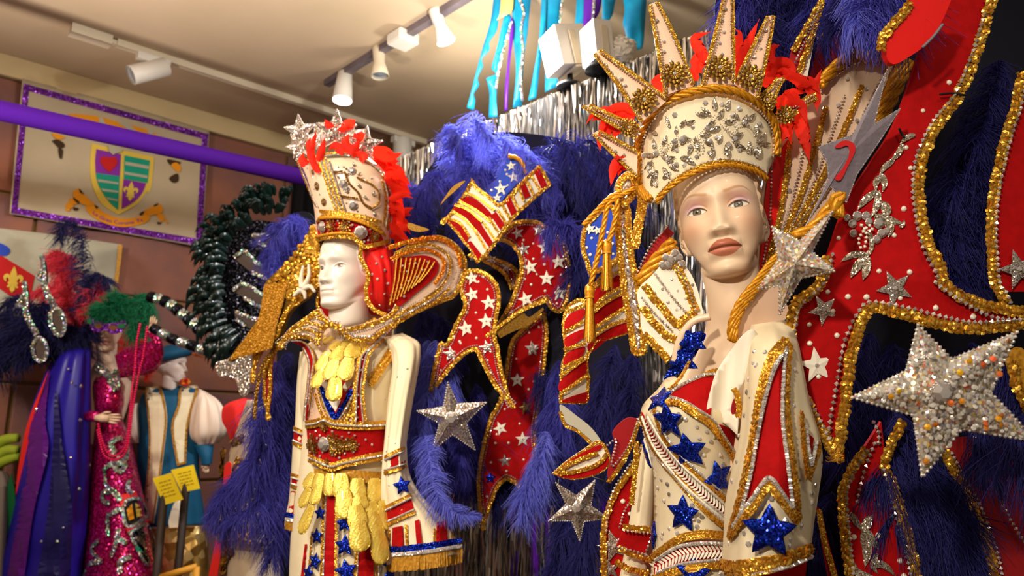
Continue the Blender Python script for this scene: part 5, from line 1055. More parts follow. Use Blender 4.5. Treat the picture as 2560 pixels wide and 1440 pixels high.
# drooping plumes: beside the sleeve, between the banners, under the stars
down = [((1090, 850), (1075, 990), (-15, 60), .06, 'feather_bright', 2.26), ((1120, 900), (1130, 1000), (10, 60), .06, 'feather_bright', 2.27), ((1065, 980), (1050, 1110), (-15, 60), .07, 'feather_bright', 2.18), ((1150, 1010), (1150, 1120), (0, 60), .055, 'feather_blue', 2.28), ((1100, 1040), (1100, 1170), (0, 60), .055, 'feather_blue', 2.26), ((1070, 850), (1050, 1010), (-10, 60), .06, 'feather_bright', 2.36), ((1090, 880), (1110, 1050), (20, 60), .07, 'feather_blue', 2.4), ((1060, 960), (1045, 1130), (-10, 60), .07, 'feather_blue', 2.36), ((1130, 940), (1150, 1120), (10, 70), .08, 'feather_blue', 2.42), ((1190, 960), (1180, 1150), (-20, 60), .08, 'feather_blue', 2.44), ((1060, 800), (1040, 860), (-10, 40), .06, 'feather_navy', 2.44), ((1330, 900), (1390, 1030), (20, 60), .07, 'feather_navy', 2.44), ((1400, 900), (1385, 1060), (0, 60), .07, 'feather_blue', 2.40), ((1420, 980), (1390, 1150), (-40, 60), .075, 'feather_blue', 2.36), ((1370, 1080), (1330, 1210), (-30, 40), .06, 'feather_bright', 2.22), ((1350, 1130), (1320, 1240), (-10, 40), .06, 'feather_bright', 2.22), ((1240, 1080), (1230, 1220), (10, 50), .07, 'feather_navy', 2.46), ((1440, 1150), (1420, 1290), (-20, 60), .075, 'feather_navy', 2.3), ((1480, 1160), (1470, 1330), (-20, 80), .08, 'feather_navy', 2.3), ((1420, 1260), (1400, 1400), (-20, 60), .075, 'feather_navy', 2.3), ((1470, 1300), (1450, 1450), (-10, 70), .08, 'feather_navy', 2.3), ((1540, 860), (1500, 1010), (-20, 70), .08, 'feather_navy', 2.4), ((1580, 880), (1580, 1040), (0, 70), .08, 'feather_navy', 2.4), ((1510, 960), (1530, 1080), (10, 60), .075, 'feather_navy', 2.4), ((1250, 560), (1440, 600), (40, 60), .07, 'feather_navy', 2.5), ((1050, 780), (1120, 830), (30, 60), .06, 'feather_navy', 2.46)]
for b, t, c, L, m, d in down: pl(P4(b, t, d+.03, d, c), L, 360, m, droop=.7, curl=.45)
# one fine single plume hanging before the sleeve hem
pl([(1062, 1090, 2.12), (1076, 1150, 2.03), (1084, 1210, 2.0), (1110, 1262, 2.0), (1150, 1285, 2.0), (1200, 1288, 2.02)], .058, 520, 'feather_bright', droop=.25, curl=.18, spread=.5, baseL=.7, tipL=.2)
# wide sweep of plumes at the far side of the mannequin
far = [((700, 900), (660, 1020), (-20, 60), .08, 2.42), ((690, 980), (650, 1130), (-30, 60), .085, 2.4), ((660, 1080), (600, 1220), (-50, 40), .085, 2.38), ((700, 1080), (690, 1240), (-20, 60), .08, 2.4), ((660, 1160), (640, 1270), (-60, 30), .08, 2.36), ((700, 1200), (690, 1330), (-10, 60), .075, 2.4), ((620, 1150), (570, 1240), (-30, 30), .07, 2.36), ((720, 880), (720, 1010), (0, 60), .06, 2.5), ((725, 1000), (720, 1130), (0, 60), .06, 2.5), ((720, 1100), (715, 1250), (0, 60), .06, 2.48)]
for b, t, c, L, d in far: pl(P4(b, t, d+.05, d, c), L, 400, 'feather_blue' if b[0] < 705 else 'feather_navy', droop=.7, curl=.45)
for b, t, c, L in (((745, 640), (740, 545), (-20, 20), .06), ((720, 680), (710, 560), (-30, 30), .06), ((700, 720), (690, 600), (-20, 60), .055), ((680, 760), (690, 650), (-10, 40), .05)): pl(P4(b, t, 2.56, 2.5, c), L, 320, 'feather_blue', droop=.5)
panel('felt_back', [(735, 540), (790, 560), (790, 900), (745, 1330), (690, 1330), (640, 1230), (690, 1000), (690, 700)], facing(730, 900, 2.62), M['navy'], ms, .01)

# red starred banners
def banner(px, d, yaw=0., stars=(), dots=(), bend=None, off=.0, r=.0205, gw=.0125, m='red', pitch=0.):
    q = np.array([p[:2] for p in px]).mean(0); s = facing(q[0], q[1], d, yaw, pitch, bend); o, poly = panel('red_banner', px, s, M[m], ms, .007, 6., 22); edging(o, poly, s, gw, .0030, ins=.35, off=.002)
    for k, st in enumerate(stars): starplace(ME[st[4] if len(st) > 4 else 'white_star'], s, st[0], st[1], r*(st[2] if len(st) > 2 else 1), st[3] if len(st) > 3 else .2*(-1)**k, o, 'star', .003)
    if len(dots): stones(o, np.array([p[:2] for p in dots]), s, .0042, M['pearl'], 'pearls')
    return o, s
wv = lambda a, kx, ky: (lambda x, y: a*np.sin(x*kx+y*ky))
banner(R2([(490, 745, 1), (570, 738), (650, 755), (780, 800), (850, 860), (850, 960), (800, 990, 1), (740, 880), (620, 800)]), 2.42, 0, [(1230, 650, .9, .4, 'foil_star'), (1266, 668, .9, -.2, 'foil_star')])
banner(R2([(820, 500, 1), (900, 488), (1000, 500), (1100, 570), (1180, 630), (1215, 760), (1240, 880), (1225, 1000), (1190, 1120), (1140, 1160), (1075, 1120), (1050, 1065, 1), (960, 1110), (850, 1165), (640, 1330, 1), (760, 1140), (830, 980), (865, 850), (850, 740), (780, 660), (690, 640, 1), (740, 570)]), 2.30, .1, R2([(848, 585, .95, .3, 'foil_star'), (1000, 565, 1, -.1, 'foil_star'), (890, 700, 1.05, .2, 'foil_star'), (1040, 685, 1.1, .1), (938, 830, 1.15, .25), (1140, 790, 1.2, .1), (1055, 910, 1.2, 0), (905, 1060, 1.2, .3), (1145, 1018, 1.2, .1)]), R2([(890, 635), (960, 660), (1095, 600), (1155, 660), (905, 780), (1035, 755), (1040, 810), (985, 880), (900, 915), (945, 955), (1045, 1000), (1160, 885), (1190, 945), (840, 1030), (810, 1150), (1130, 1090), (960, 770), (1200, 860)]), lambda x, y: .03*np.sin((x-1240)*.012+(y-500)*.004))
banner(R2([(480, 850, 1), (560, 845), (650, 890), (710, 970), (722, 1080), (700, 1200), (690, 1330)])+R3([(600, 30), (615, 130), (650, 280), (695, 418, 1), (640, 360), (560, 260), (460, 62, 1), (400, 90), (300, 190), (170, 362, 1), (200, 180), (245, 10)])+R2([(330, 1380), (400, 1230), (460, 1110), (440, 1030), (430, 960)]), 2.22, -.05, R2([(520, 908, 1.05, .2), (520, 1025, 1.1, .3), (640, 1085, 1.2, .1), (620, 1218, 1.2, .1), (475, 1270, 1.25, .2)])+R3([(310, 85, 1.25, .1, 'foil_star'), (530, 45, 1.15, .2, 'foil_star')]), R2([(565, 935), (455, 1000), (630, 990), (490, 1090), (548, 1158), (485, 1155), (430, 1365), (550, 1340), (390, 1330), (600, 900)])+R3([(250, 185), (370, 20), (535, 125), (555, 200), (590, 280)]), lambda x, y: .025*np.sin((x-1150)*.014))
banner(R2([(860, 1290, 1), (950, 1210), (1045, 1150, 1), (1065, 1280)])+R3([(900, 0), (885, 160), (858, 380), (832, 560), (836, 740), (748, 925, 1), (700, 880), (650, 850, 1), (590, 920), (505, 1165, 1), (478, 1000), (472, 820), (500, 650), (545, 480), (590, 400), (630, 280), (650, 120), (680, 0)]), 2.40, .12, R2([(950, 1410, 1.15, .1, 'foil_star')])+R3([(715, 243, 1.2, 0), (765, 410, 1.15, .3, 'gold_star'), (612, 538, 1.15, .4), (748, 605, 1.2, 0), (640, 738, 1.1, .1, 'foil_star'), (550, 842, .95, 0, 'blue_star'), (810, 60, 1.1, 0, 'foil_star'), (775, 835, .9, 0, 'blue_star')]), R3([(710, 115), (818, 253), (785, 300), (640, 422), (730, 510), (830, 480), (662, 628), (582, 630), (555, 748), (755, 730), (650, 800), (590, 575), (530, 955)])+R2([(1000, 1260), (930, 1300)]), lambda x, y: .02*np.sin(y*.016))
# narrow gilt quill lying over the banners
gq = facing(1290, 810, 2.14)
panel('gilt_quill', R2([(690, 1290, 1), (760, 1230), (880, 1160), (930, 1190), (1030, 1120, 1), (1035, 1135, 1), (940, 1240), (900, 1260), (820, 1290), (720, 1340, 1)]), gq, M['antique_gold'], ms, .012); braidpx('gold_braid', R2([(620, 1330), (760, 1220), (900, 1130), (1040, 1075)]), Off(gq, .004), .016, ms)
# striped flag scroll with gold lines
def flagscroll(px, d, reds, lines, yaw=0., bend=None, edge=.016, base='white_cloth', e=(0, 1), parent=None, gl=.012, nm='striped_scroll'):
    q = np.array([p[:2] for p in px]).mean(0); s = facing(q[0], q[1], d, yaw, 0, bend); o, poly = panel(nm, px, s, M[base], parent or ms, .008, 6., 20)
    for r_ in reds: flat('red_stripe', r_, s, 'red', o, .003, .004, 5., 14)
    for l in lines: braidpx('gold_braid', l, Off(s, .004), gl, o)
    if edge: edging(o, poly, s, edge*.7, 0, ins=.3)
    return o, s
fo, fs = flagscroll(R2([(520, 195, 1), (560, 255), (650, 320), (722, 372), (830, 265), (920, 170), (1008, 92, 1), (1088, 236, 1), (960, 345), (800, 500), (660, 700), (552, 805, 1), (520, 720), (450, 640), (400, 545), (335, 490), (298, 520, 1), (400, 390), (470, 285)]), 2.20,
 [R2(a) for a in ([(455, 320), (545, 340), (655, 440), (650, 480), (535, 405), (440, 350)], [(400, 385), (480, 405), (580, 500), (555, 560), (470, 470), (385, 420)], [(335, 485), (420, 505), (490, 600), (470, 650), (410, 575)], [(965, 140, 1), (1005, 118, 1), (1062, 240, 1), (1018, 262, 1)], [(862, 232, 1), (895, 208, 1), (942, 318, 1), (900, 338, 1)], [(755, 350, 1), (790, 320, 1), (842, 430, 1), (802, 460, 1)], [(652, 455, 1), (692, 430, 1), (752, 520, 1), (720, 560, 1)], [(552, 555, 1), (585, 520, 1), (668, 650, 1), (640, 685, 1)], [(480, 650, 1), (510, 640, 1), (590, 740, 1), (562, 775, 1)])],
 [R2(a) for a in ([(470, 295), (560, 330), (680, 420)], [(430, 355), (540, 415), (650, 500)], [(395, 380), (490, 415), (590, 500)], [(375, 425), (460, 480), (550, 575)], [(330, 475), (430, 510), (500, 610)], [(350, 510), (420, 590), (470, 660)], [(940, 165), (1010, 280)], [(905, 195), (960, 310)], [(845, 240), (890, 350)], [(800, 305), (855, 420)], [(735, 380), (790, 480)], [(705, 420), (765, 520)], [(640, 470), (700, 570)], [(600, 510), (690, 640)], [(535, 560), (620, 700)])], .05, lambda x, y: .03*np.sin((x-1180)*.022-(y-500)*.008))
bs = facing(1290, 460, 2.30); bo, bpq = panel('blue_starred_flag', R2([(740, 110), (800, 45), (860, 55), (900, 100), (905, 165), (850, 220), (780, 290), (722, 372, 1), (640, 300), (690, 230)]), bs, M['royal_blue'], ms, .007)
for x, y, r in ((800, 100, .016), (818, 180, .019), (725, 265, .021), (700, 330, .014)): starplace(ME['white_star'], bs, *R2([(x, y)])[0], r, .1, bo, 'star', .003)
stones(bo, np.array(R2([(770, 160), (760, 130), (850, 130), (720, 212), (660, 275), (775, 240), (860, 200), (750, 300)])), bs, .004, M['pearl'], 'pearls'); ropepx('gold_cord', R2([(780, 33), (830, 40), (875, 75), (900, 130), (905, 160)]), Off(bs, .004), .007, ms)
# small gold points between plumes
for q in ([(520, 195), (500, 240), (450, 330), (490, 300)], [(60, 510), (130, 530), (210, 560), (130, 575), (60, 550)], [(380, 250), (470, 210), (340, 330), (290, 380)]): panel('gilt_point', R2(q), facing(1060+q[0][0]*.1, 540, 2.2), M['antique_gold'], ms, .01)
# gold eagle wing of bugle beads on the far side
ew = facing(690, 740, 2.30, yaw=-.25); wg, wp = panel('gold_wing', T5([(640, 0, 1), (672, 60), (690, 200), (705, 320), (700, 430, 1), (620, 520), (520, 590), (470, 640), (440, 700), (400, 800), (330, 880), (300, 890, 1), (330, 780), (260, 800), (150, 900), (50, 995, 1), (30, 985, 1), (90, 890), (200, 760), (270, 620), (285, 500), (300, 420), (400, 320), (500, 220), (570, 130), (610, 50)]), ew, M['antique_gold'], ms, .02)
for k in range(15):
    t = k/14; a = np.array([(300+t*190, 420-t*70)]); q = T5([(300+t*150, 440-t*10), (285+t*130, 560+t*10), (255+t*120, 690+t*20), (180+t*110+t*60, 800+t*30), (60+t*280, 970-t*80)]); braidpx('bugle_row', q, Off(ew, .006), .017, wg, 'gold_cord' if k % 2 else 'gold_thread')
rw_ = np.random.RandomState(8); mbk = MB(); pts = scatter(np.array(T5([(640, 20), (680, 200), (700, 400), (520, 560), (420, 520), (320, 420), (500, 230)])), 230, 4., 0, 3); O = ew(pts[:, 0], pts[:, 1], .004); N = ew.nrm(pts[:, 0], pts[:, 1]); X = unit(np.cross(N, rw_.normal(0, 1, N.shape))); B = jitter(np.stack([X, np.cross(N, X), N], 1), .6)
mbk.stamp(DISC[0]*[1, 1, 1.6], DISC[1], O, B*rw_.uniform(.005, .0105, (len(O), 1, 1))); obj('sequin_scales', mbk, M['gold'], wg, False, kind='stuff')
edging(wg, wp, ew, .016, 0, (.02, .5)); 
sf_ = MB()
for a in ([(560, 470), (530, 490), (500, 520)], [(560, 470), (580, 500), (585, 540)], [(565, 465), (620, 450), (655, 490)], [(570, 460), (610, 380), (610, 290)], [(560, 460), (555, 400), (570, 300)]): P, N = path3(spline(T5(a), False, 3), ew, .022); tube(sf_, P, np.linspace(.009, .004, len(P)), 8)
obj('white_tassel', sf_, M['white_cloth'], ms)
for px in (T5([(210, 860, 1), (250, 840), (320, 780, 1), (290, 900), (240, 1000), (200, 1150, 1), (205, 1000)]), T5([(300, 1000, 1), (345, 920), (390, 880, 1), (350, 1000), (345, 1200), (320, 1420, 1), (275, 1240, 1), (280, 1100)])):
    s = facing(px[0][0], px[0][1], 2.34); o, poly = panel('red_pennant', px, s, M['dark_red'], ms, .006); edging(o, poly, s, .011, 0)
for q in (T5([(400, 790), (360, 900), (290, 1000), (240, 1180), (220, 1400)]), T5([(470, 640), (430, 760), (380, 880)])): braidpx('gold_braid', q, facing(690, 900, 2.32), .018, ms, 'antique_gold')
# silver sequin stars hung before the plumes
def bigstar(px, surf_c, d, name='sequin_star', m='silver_sequin', parent=None, th=.02, dome=.03, br=.0034, centre=.02, yaw=0., pitch=0.):
    """star traced tip by tip on its own tilted plane, with a raised middle and beaded rim"""
    s = facing(*surf_c, d, yaw, pitch); p = np.array(px, float); m_ = len(p); F0 = s(p[:, 0], p[:, 1], 0); F1 = s(p[:, 0], p[:, 1], th); c = s(np.array([surf_c[0]], float), np.array([surf_c[1]], float), th+dome)
    k = s(np.array([surf_c[0]], float), np.array([surf_c[1]], float), 0); V = np.concatenate([F0, F1, c, k]); F = [[i, (i+1) % m_, m_+(i+1) % m_, m_+i] for i in range(m_)]+[[m_+i, m_+(i+1) % m_, 2*m_] for i in range(m_)]+[[(i+1) % m_, i, 2*m_+1] for i in range(m_)]
    o = obj(name, MB().add(V, F), M[m], parent, False); q = inset(p, 2.); Q = np.concatenate([s(q[:, 0], q[:, 1], th*.9)]); N = np.tile(s.n, (m_, 1)); nm = 'bead_rim'
    obj(nm, beads(MB(), np.concatenate([Q, Q[:1]]), np.concatenate([N, N[:1]]), br), M['stone'], o)
    if centre: starplace(ME['gemdisc'], s, surf_c[0], surf_c[1], centre, 0, o, 'jewel', th+dome*.8)
    return o, s
s1, S1 = bigstar(R3([(292, 255), (352, 385), (532, 378), (408, 505), (462, 675), (320, 580), (188, 688), (238, 510), (100, 432), (262, 405)]), R3([(315, 480)])[0], 2.10, parent=ms)
# ------------------------------------------------------------------ costume of the flesh-toned mannequin
BW = .8
F_ = FEM[0]
BG, BD = tubepx([(1700, 880, 1840, 870, 1.30, .05), (1664, 925, 1856, 915, 1.29, .085), (1634, 968, 1862, 955, 1.28, .115), (1606, 1006, 1865, 1000, 1.275, .135), (1598, 1036, 1868, 1030, 1.27, .145), (1606, 1090, 1868, 1085, 1.27, .14), (1627, 1170, 1866, 1165, 1.27, .128), (1634, 1255, 1866, 1250, 1.27, .125), (1630, 1350, 1875, 1345, 1.27, .135), (1620, 1440, 1885, 1440, 1.27, .15), (1590, 1700, 1910, 1700, 1.22, .17)], nu=90, nv=110)
bod, bpoly2 = panel('bodice', R6([(452, 235), (400, 300), (318, 385), (296, 450), (308, 540), (326, 610), (372, 800), (378, 1000), (372, 1250), (356, 1450), (330, 1800, 1), (1000, 1800, 1), (980, 1400), (960, 1000), (950, 700), (960, 450), (900, 250), (765, 212, 1), (680, 222), (570, 268), (488, 318, 1), (515, 230)]), BD, M['cream'], F_, .006, 6, 14, True)
flat('red_cup', R6([(488, 322, 1), (570, 272), (680, 226), (760, 220, 1), (720, 480, 1), (640, 440), (560, 385), (478, 358, 1)]), BD, 'red', F_, .002, .004)
flat('red_cup', R6([(735, 500, 1), (830, 535), (900, 600), (900, 760, 1), (850, 690), (790, 590)]), BD, 'red', F_, .002, .004)
flat('lace_panel', R6([(300, 440), (345, 520), (410, 600), (470, 690), (560, 780), (700, 910), (840, 1020, 1), (840, 1130, 1), (740, 1060), (620, 940), (500, 810), (410, 720), (340, 600)]), BD, 'red', F_, .002, .004)
lace = MB(); lq = np.array(R6([(320, 490), (400, 630), (500, 760), (620, 890), (740, 1000), (830, 1080)])); ln = resample(spline([tuple(p) for p in lq], False, 3), 9.5); tg_ = unit(np.gradient(ln, axis=0))
for i, (p, t_) in enumerate(zip(ln, tg_)):
    for sd in (-1, 1):
        e = p+np.array([-t_[1], t_[0]])*sd*15+t_*14*-1; d0, d1 = proj(BD(np.array([p[0], e[0]]), np.array([p[1], e[1]]), .008))[2]; leaf_px(lace, [(*p, d0), (*((p+e)/2+t_*2), (d0+d1)/2), (*e, d1)], 3.6)
for q in (R6([(345, 470), (420, 600), (520, 730), (640, 850), (760, 960), (840, 1040)]), R6([(310, 470), (370, 630), (460, 760), (580, 900), (700, 1010), (830, 1120)])): P, N = path3(spline(q, False, 4), BD, .008); beads(lace, P, N, .0026)
obj('lace', lace, M['white_cloth'], F_, kind='stuff')
flat('lace_belt', R6([(395, 1330), (520, 1250), (660, 1225), (830, 1235, 1), (830, 1345, 1), (640, 1370), (500, 1400), (375, 1440, 1)]), BD, 'red', F_, .002, .004)
lace = MB(); ln = resample(spline(R6([(395, 1385), (520, 1320), (660, 1295), (825, 1285)]), False, 3), 9.5); tg_ = unit(np.gradient(ln, axis=0))
for p, t_ in zip(ln, tg_):
    for sd in (-1, 1):
        e = p+np.array([-t_[1], t_[0]])*sd*17-t_*12; d0, d1 = proj(BD(np.array([p[0], e[0]]), np.array([p[1], e[1]]), .008))[2]; leaf_px(lace, [(*p, d0), (*((p+e)/2), (d0+d1)/2), (*e, d1)], 4)
obj('lace', lace, M['white_cloth'], F_, kind='stuff')
BO = Off(BD, .005)
for q, w_ in ((R6([(455, 385), (520, 385), (600, 430), (700, 490), (770, 580), (830, 670), (880, 760)]), .014), (R6([(385, 430), (425, 560), (480, 660), (560, 750), (660, 850), (760, 930), (850, 1000)]), .012), (R6([(300, 470), (345, 600), (410, 720), (500, 820), (600, 930), (720, 1060), (840, 1165)]), .014), (R6([(365, 1330), (460, 1260), (560, 1205), (680, 1185), (830, 1195)]), .014), (R6([(370, 1460), (520, 1410), (680, 1380), (830, 1362)]), .014), (R6([(690, 218), (740, 195), (790, 190)]), .012), (R6([(470, 300), (520, 260), (560, 200), (600, 120)]), .009)): braidpx('gold_braid', q, BO, w_, bod)
for q, r_ in ((R6([(480, 350), (560, 375), (650, 430), (740, 490), (800, 580), (870, 690)]), .0026), (R6([(490, 315), (570, 265), (680, 217), (760, 212)]), .0026), (R6([(400, 430), (440, 560), (500, 650), (580, 740), (700, 850), (840, 970)]), .0022), (R6([(320, 560), (380, 690), (470, 790), (590, 925), (720, 1045), (830, 1135)]), .0026), (R6([(390, 1345), (520, 1265), (660, 1240), (830, 1245)]), .0030), (R6([(400, 1420), (540, 1370), (680, 1350), (820, 1335)]), .0026), (R6([(690, 990), (760, 1040), (830, 1100)]), .0026)): beadpx('rhinestone_chain', q, BO, r_, bod)
for x, y, r, a in ((415, 360, .031, .5), (466, 490, .034, .1), (583, 675, .037, .2), (768, 848, .037, .3), (556, 1060, .034, .05), (618, 1425, .032, 0), (338, 700, .030, .1), (378, 1190, .028, 0)): starplace(ME['blue_star'], BD, *R6([(x, y)])[0], r*.85, a, bod, 'blue_star', .004)
stones(bod, np.array(R6([(528, 452), (570, 485), (638, 530), (655, 600), (725, 620), (745, 590), (420, 850), (400, 900), (460, 880), (620, 1090), (650, 1105), (640, 1140), (700, 1165), (430, 1180), (520, 1180), (560, 1200), (440, 980), (470, 940), (610, 1010), (540, 470), (680, 700), (700, 560), (780, 700), (800, 760), (470, 1150), (425, 1210), (670, 1080)])), BD, .0035, off=.001)
# strap with blue sequins, cream piping
sp_ = facing(1715, 900, 1.235, yaw=-.3); flat('shoulder_strap', R6([(575, -30), (690, -40), (668, 30), (615, 110), (555, 180), (470, 240), (440, 240), (470, 175), (530, 110)]), sp_, 'blue_sequin', F_, .006, 0)
for x, y, r in ((610, 10, .026), (560, 130, .026)): starplace(ME['blue_star'], sp_, *R6([(x, y)])[0], r, .5, F_, 'blue_star', .006)
P, N = path3(spline(R5([(540, 1140), (440, 1165), (370, 1230), (320, 1330), (295, 1450)]), False, 4), sp_, .004); obj('piping', tube(MB(), P, .006, 10), M['cream_satin'], F_)
# far sleeve with its cuff
fsl, FS_ = hull('sleeve', [(1610, 1095, 1640, 1095, 1.40, .03), (1600, 1150, 1645, 1150, 1.40, .05), (1586, 1230, 1645, 1230, 1.40, .055), (1575, 1300, 1640, 1312, 1.40, .055), (1558, 1400, 1630, 1410, 1.40, .06), (1540, 1480, 1630, 1490, 1.4, .06)], M['cream'], F_, wob=.002)
flat('red_cuff', R6([(190, 1160, 1), (365, 1180, 1), (325, 1310, 1), (150, 1265, 1)]), facing(1580, 1350, 1.33), 'red', F_, .006, 0)
for q, w_ in ((R6([(195, 1140), (280, 1150), (370, 1160)]), .015), (R6([(165, 1270), (260, 1310), (350, 1335)]), .015), (R6([(145, 1355), (240, 1400), (340, 1420)]), .015), (R6([(270, 620), (262, 800), (240, 1000)]), .012)): braidpx('gold_braid', q, facing(1580, 1350, 1.325), w_, F_)
for q in (R6([(195, 1160), (280, 1172), (365, 1178)]), R6([(365, 1180), (325, 1305)]), R6([(160, 1262), (250, 1285), (330, 1310)])): beadpx('rhinestone_chain', q, facing(1580, 1350, 1.324), .003, F_)
# jacket front and sleeve
jk, JS = hull('jacket', [(1878, 812, 1960, 800, 1.19, .03), (1868, 850, 1990, 835, 1.165, .065), (1862, 930, 2008, 920, 1.14, .085), (1858, 1020, 2026, 1010, 1.125, .095), (1850, 1100, 2050, 1090, 1.115, .1), (1832, 1180, 2058, 1150, 1.11, .105), (1818, 1260, 2050, 1220, 1.11, .108), (1814, 1340, 2036, 1310, 1.11, .11), (1808, 1425, 2026, 1384, 1.11, .112)], M['cream'], F_, wob=.0025, nu=72, nv=90)
lap, _ = panel('lapel', R6([(860, 45), (960, -60), (1010, -30), (1000, 120), (905, 290), (880, 330), (852, 440), (892, 470), (888, 582, 1), (800, 505), (690, 472, 1), (722, 320), (765, 190)]), facing(1815, 960, 1.135, yaw=-.15, bend=lambda x, y: .012*np.sin(x*.07+y*.01)), M['white_cloth'], F_, .006, 6, 14, True)
flat('red_lining', R6([(850, 440), (890, 472), (890, 400), (868, 360)]), facing(1835, 1025, 1.128), 'dark_red', F_, .003, 0); braidpx('gold_braid', R6([(865, 300), (890, 350), (895, 430), (890, 465)]), facing(1835, 1025, 1.124), .012, F_)
ri, rip = flat('red_inset', R6([(1192, 20, 1), (1100, 160), (1048, 340), (1005, 560), (965, 800), (905, 1040), (848, 1175, 1), (960, 1000), (1075, 838, 1), (1155, 940), (1248, 1095, 1), (1225, 900), (1195, 700), (1170, 450), (1175, 200)]), JS, 'red', jk, .004, .006)
JB = Off(JS, .010)
gq_ = R6([(1185, 0), (1095, 120), (1035, 330), (990, 560), (945, 800), (885, 1040), (838, 1200)]); braidpx('gold_braid', gq_, JB, .017, jk); braidpx('gold_braid', R6([(1200, 30), (1185, 200), (1185, 450), (1212, 700), (1238, 900), (1262, 1100)]), JB, .016, jk)
braidpx('gold_braid', R6([(845, 1195), (960, 1040), (1075, 880), (1150, 965), (1250, 1100)]), JB, .016, jk)
for q in (R6([(1180, 50), (1115, 170), (1062, 340), (1020, 560), (978, 800), (918, 1040), (868, 1140)]), R6([(1180, 60), (1165, 200), (1160, 450), (1185, 700), (1205, 880), (1222, 1020)]), R6([(870, 1130), (965, 990), (1075, 842), (1150, 925), (1215, 1020)])): beadpx('rhinestone_chain', q, JB, .0034, jk)
for q in (R6([(1275, 440), (1285, 620), (1310, 840)]), R6([(1385, 640), (1350, 750), (1320, 850)])): braidpx('gold_braid', q, JB, .014, jk)
for q in (R6([(1300, 520), (1315, 660), (1332, 760)]), R6([(1365, 620), (1350, 690), (1335, 760)])): beadpx('rhinestone_chain', q, JB, .003, jk)
flat('red_inset', R6([(1310, 560, 1), (1355, 600, 1), (1330, 740, 1)]), JS, 'red', jk, .003, .006)
braidpx('gold_braid', R6([(795, 1385), (900, 1395), (1060, 1370), (1200, 1330), (1335, 1275)]), JB, .024, jk); beadpx('rhinestone_chain', R6([(790, 1425), (920, 1430), (1060, 1408), (1200, 1372), (1330, 1318)]), JB, .004, jk)
starplace(ME['blue_star'], JS, *R6([(1080, 1165)])[0], .037, -.02, jk, 'blue_star', .008)
stones(jk, np.array(R6([(990, 70), (1055, 75), (985, 140), (1000, 155), (930, 458), (895, 582), (885, 745), (856, 860), (945, 318), (955, 240), (1095, 970), (1095, 1030), (1225, 1135), (1180, 1100), (1275, 1130), (1208, 1215), (1205, 1250), (1150, 1270), (1025, 1300), (955, 1245), (835, 1240), (930, 1180), (880, 1150), (1335, 935), (1340, 990), (1360, 885), (1270, 850), (1230, 400), (1235, 180), (1180, 1310), (965, 350), (1395, 745)])), JS, .0036, off=.0)
flat('red_skirt', R6([(790, 1430, 1), (1060, 1400), (1315, 1320, 1), (1285, 1600, 1), (780, 1600, 1)]), facing(1900, 1430, 1.16), 'red', F_, .008, 0)
sk2, _ = hull('skirt', [(1640, 1430, 1900, 1430, 1.28, .11), (1600, 1600, 1930, 1600, 1.25, .14), (1560, 2100, 1980, 2100, 1.18, .17), (1530, 2600, 2010, 2600, 1.12, .19)], M['red'], F_, wob=.004)
# stand-up collar
cs_ = facing(1880, 740, 1.20, yaw=.2); cl_, clp = panel('stand_collar', R5([(1150, 555, 1), (1010, 700), (870, 880), (745, 1050), (685, 1190), (678, 1310, 1), (740, 1320), (900, 1290), (1060, 1160), (1085, 1090), (1020, 950), (1020, 780)]), cs_, M['cream_satin'], F_, .008)
for k in range(3): ropepx('gold_cord', [(x+k*5.5, y+k*3) for x, y in R5([(1180, 545), (1005, 710), (865, 880), (735, 1050), (680, 1190), (676, 1300)])], Off(cs_, .004), .0058, cl_)
braidpx('gold_braid', R5([(1010, 730), (900, 880), (840, 990), (760, 1080)]), Off(cs_, .006), .012, cl_); beadpx('rhinestone_chain', R5([(1000, 760), (905, 905), (830, 1010), (740, 1140), (705, 1280)]), Off(cs_, .006), .003, cl_)
# low fan collar on the other shoulder
fc_s = facing(1690, 760, 1.34, yaw=-.3); fc_, fcp = panel('fan_collar', R5([(150, 840, 1), (280, 700), (345, 760), (410, 850), (455, 960), (495, 1120, 1), (400, 1170), (335, 1250), (280, 1400), (240, 1440, 1), (80, 1260), (55, 1100), (40, 960)]), fc_s, M['white_cloth'], F_, .008)
for q in (R5([(300, 790), (340, 850), (390, 960), (435, 1090)]), R5([(90, 930), (160, 1020), (230, 1100), (300, 1190)]), R5([(75, 1080), (150, 1180), (230, 1260), (300, 1300)]), R5([(435, 1100), (370, 1150), (320, 1210)]), R5([(90, 1270), (170, 1350), (250, 1440)])): braidpx('gold_braid', q, Off(fc_s, .003), .018, fc_)
for q in (R5([(150, 830), (230, 940), (310, 1040), (390, 1125)]), R5([(70, 1010), (150, 1110), (270, 1230)]), R5([(310, 800), (380, 920), (440, 1090)])): beadpx('rhinestone_chain', q, Off(fc_s, .004), .003, fc_)
stones(fc_, np.array(R5([(210, 950), (275, 880), (315, 960), (370, 1015), (205, 1095), (310, 1090), (155, 980), (250, 1040), (420, 920), (260, 810), (130, 1120)])), fc_s, .0034)
for x, y, r in ((235, 730, .012), (270, 745, .014), (300, 700, .013), (325, 730, .012), (210, 780, .011), (345, 775, .012), (250, 780, .012)): starplace(ME['gemdisc'], fc_s, *R5([(x, y)])[0], r*.6, 0, fc_, 'jewel', .006)
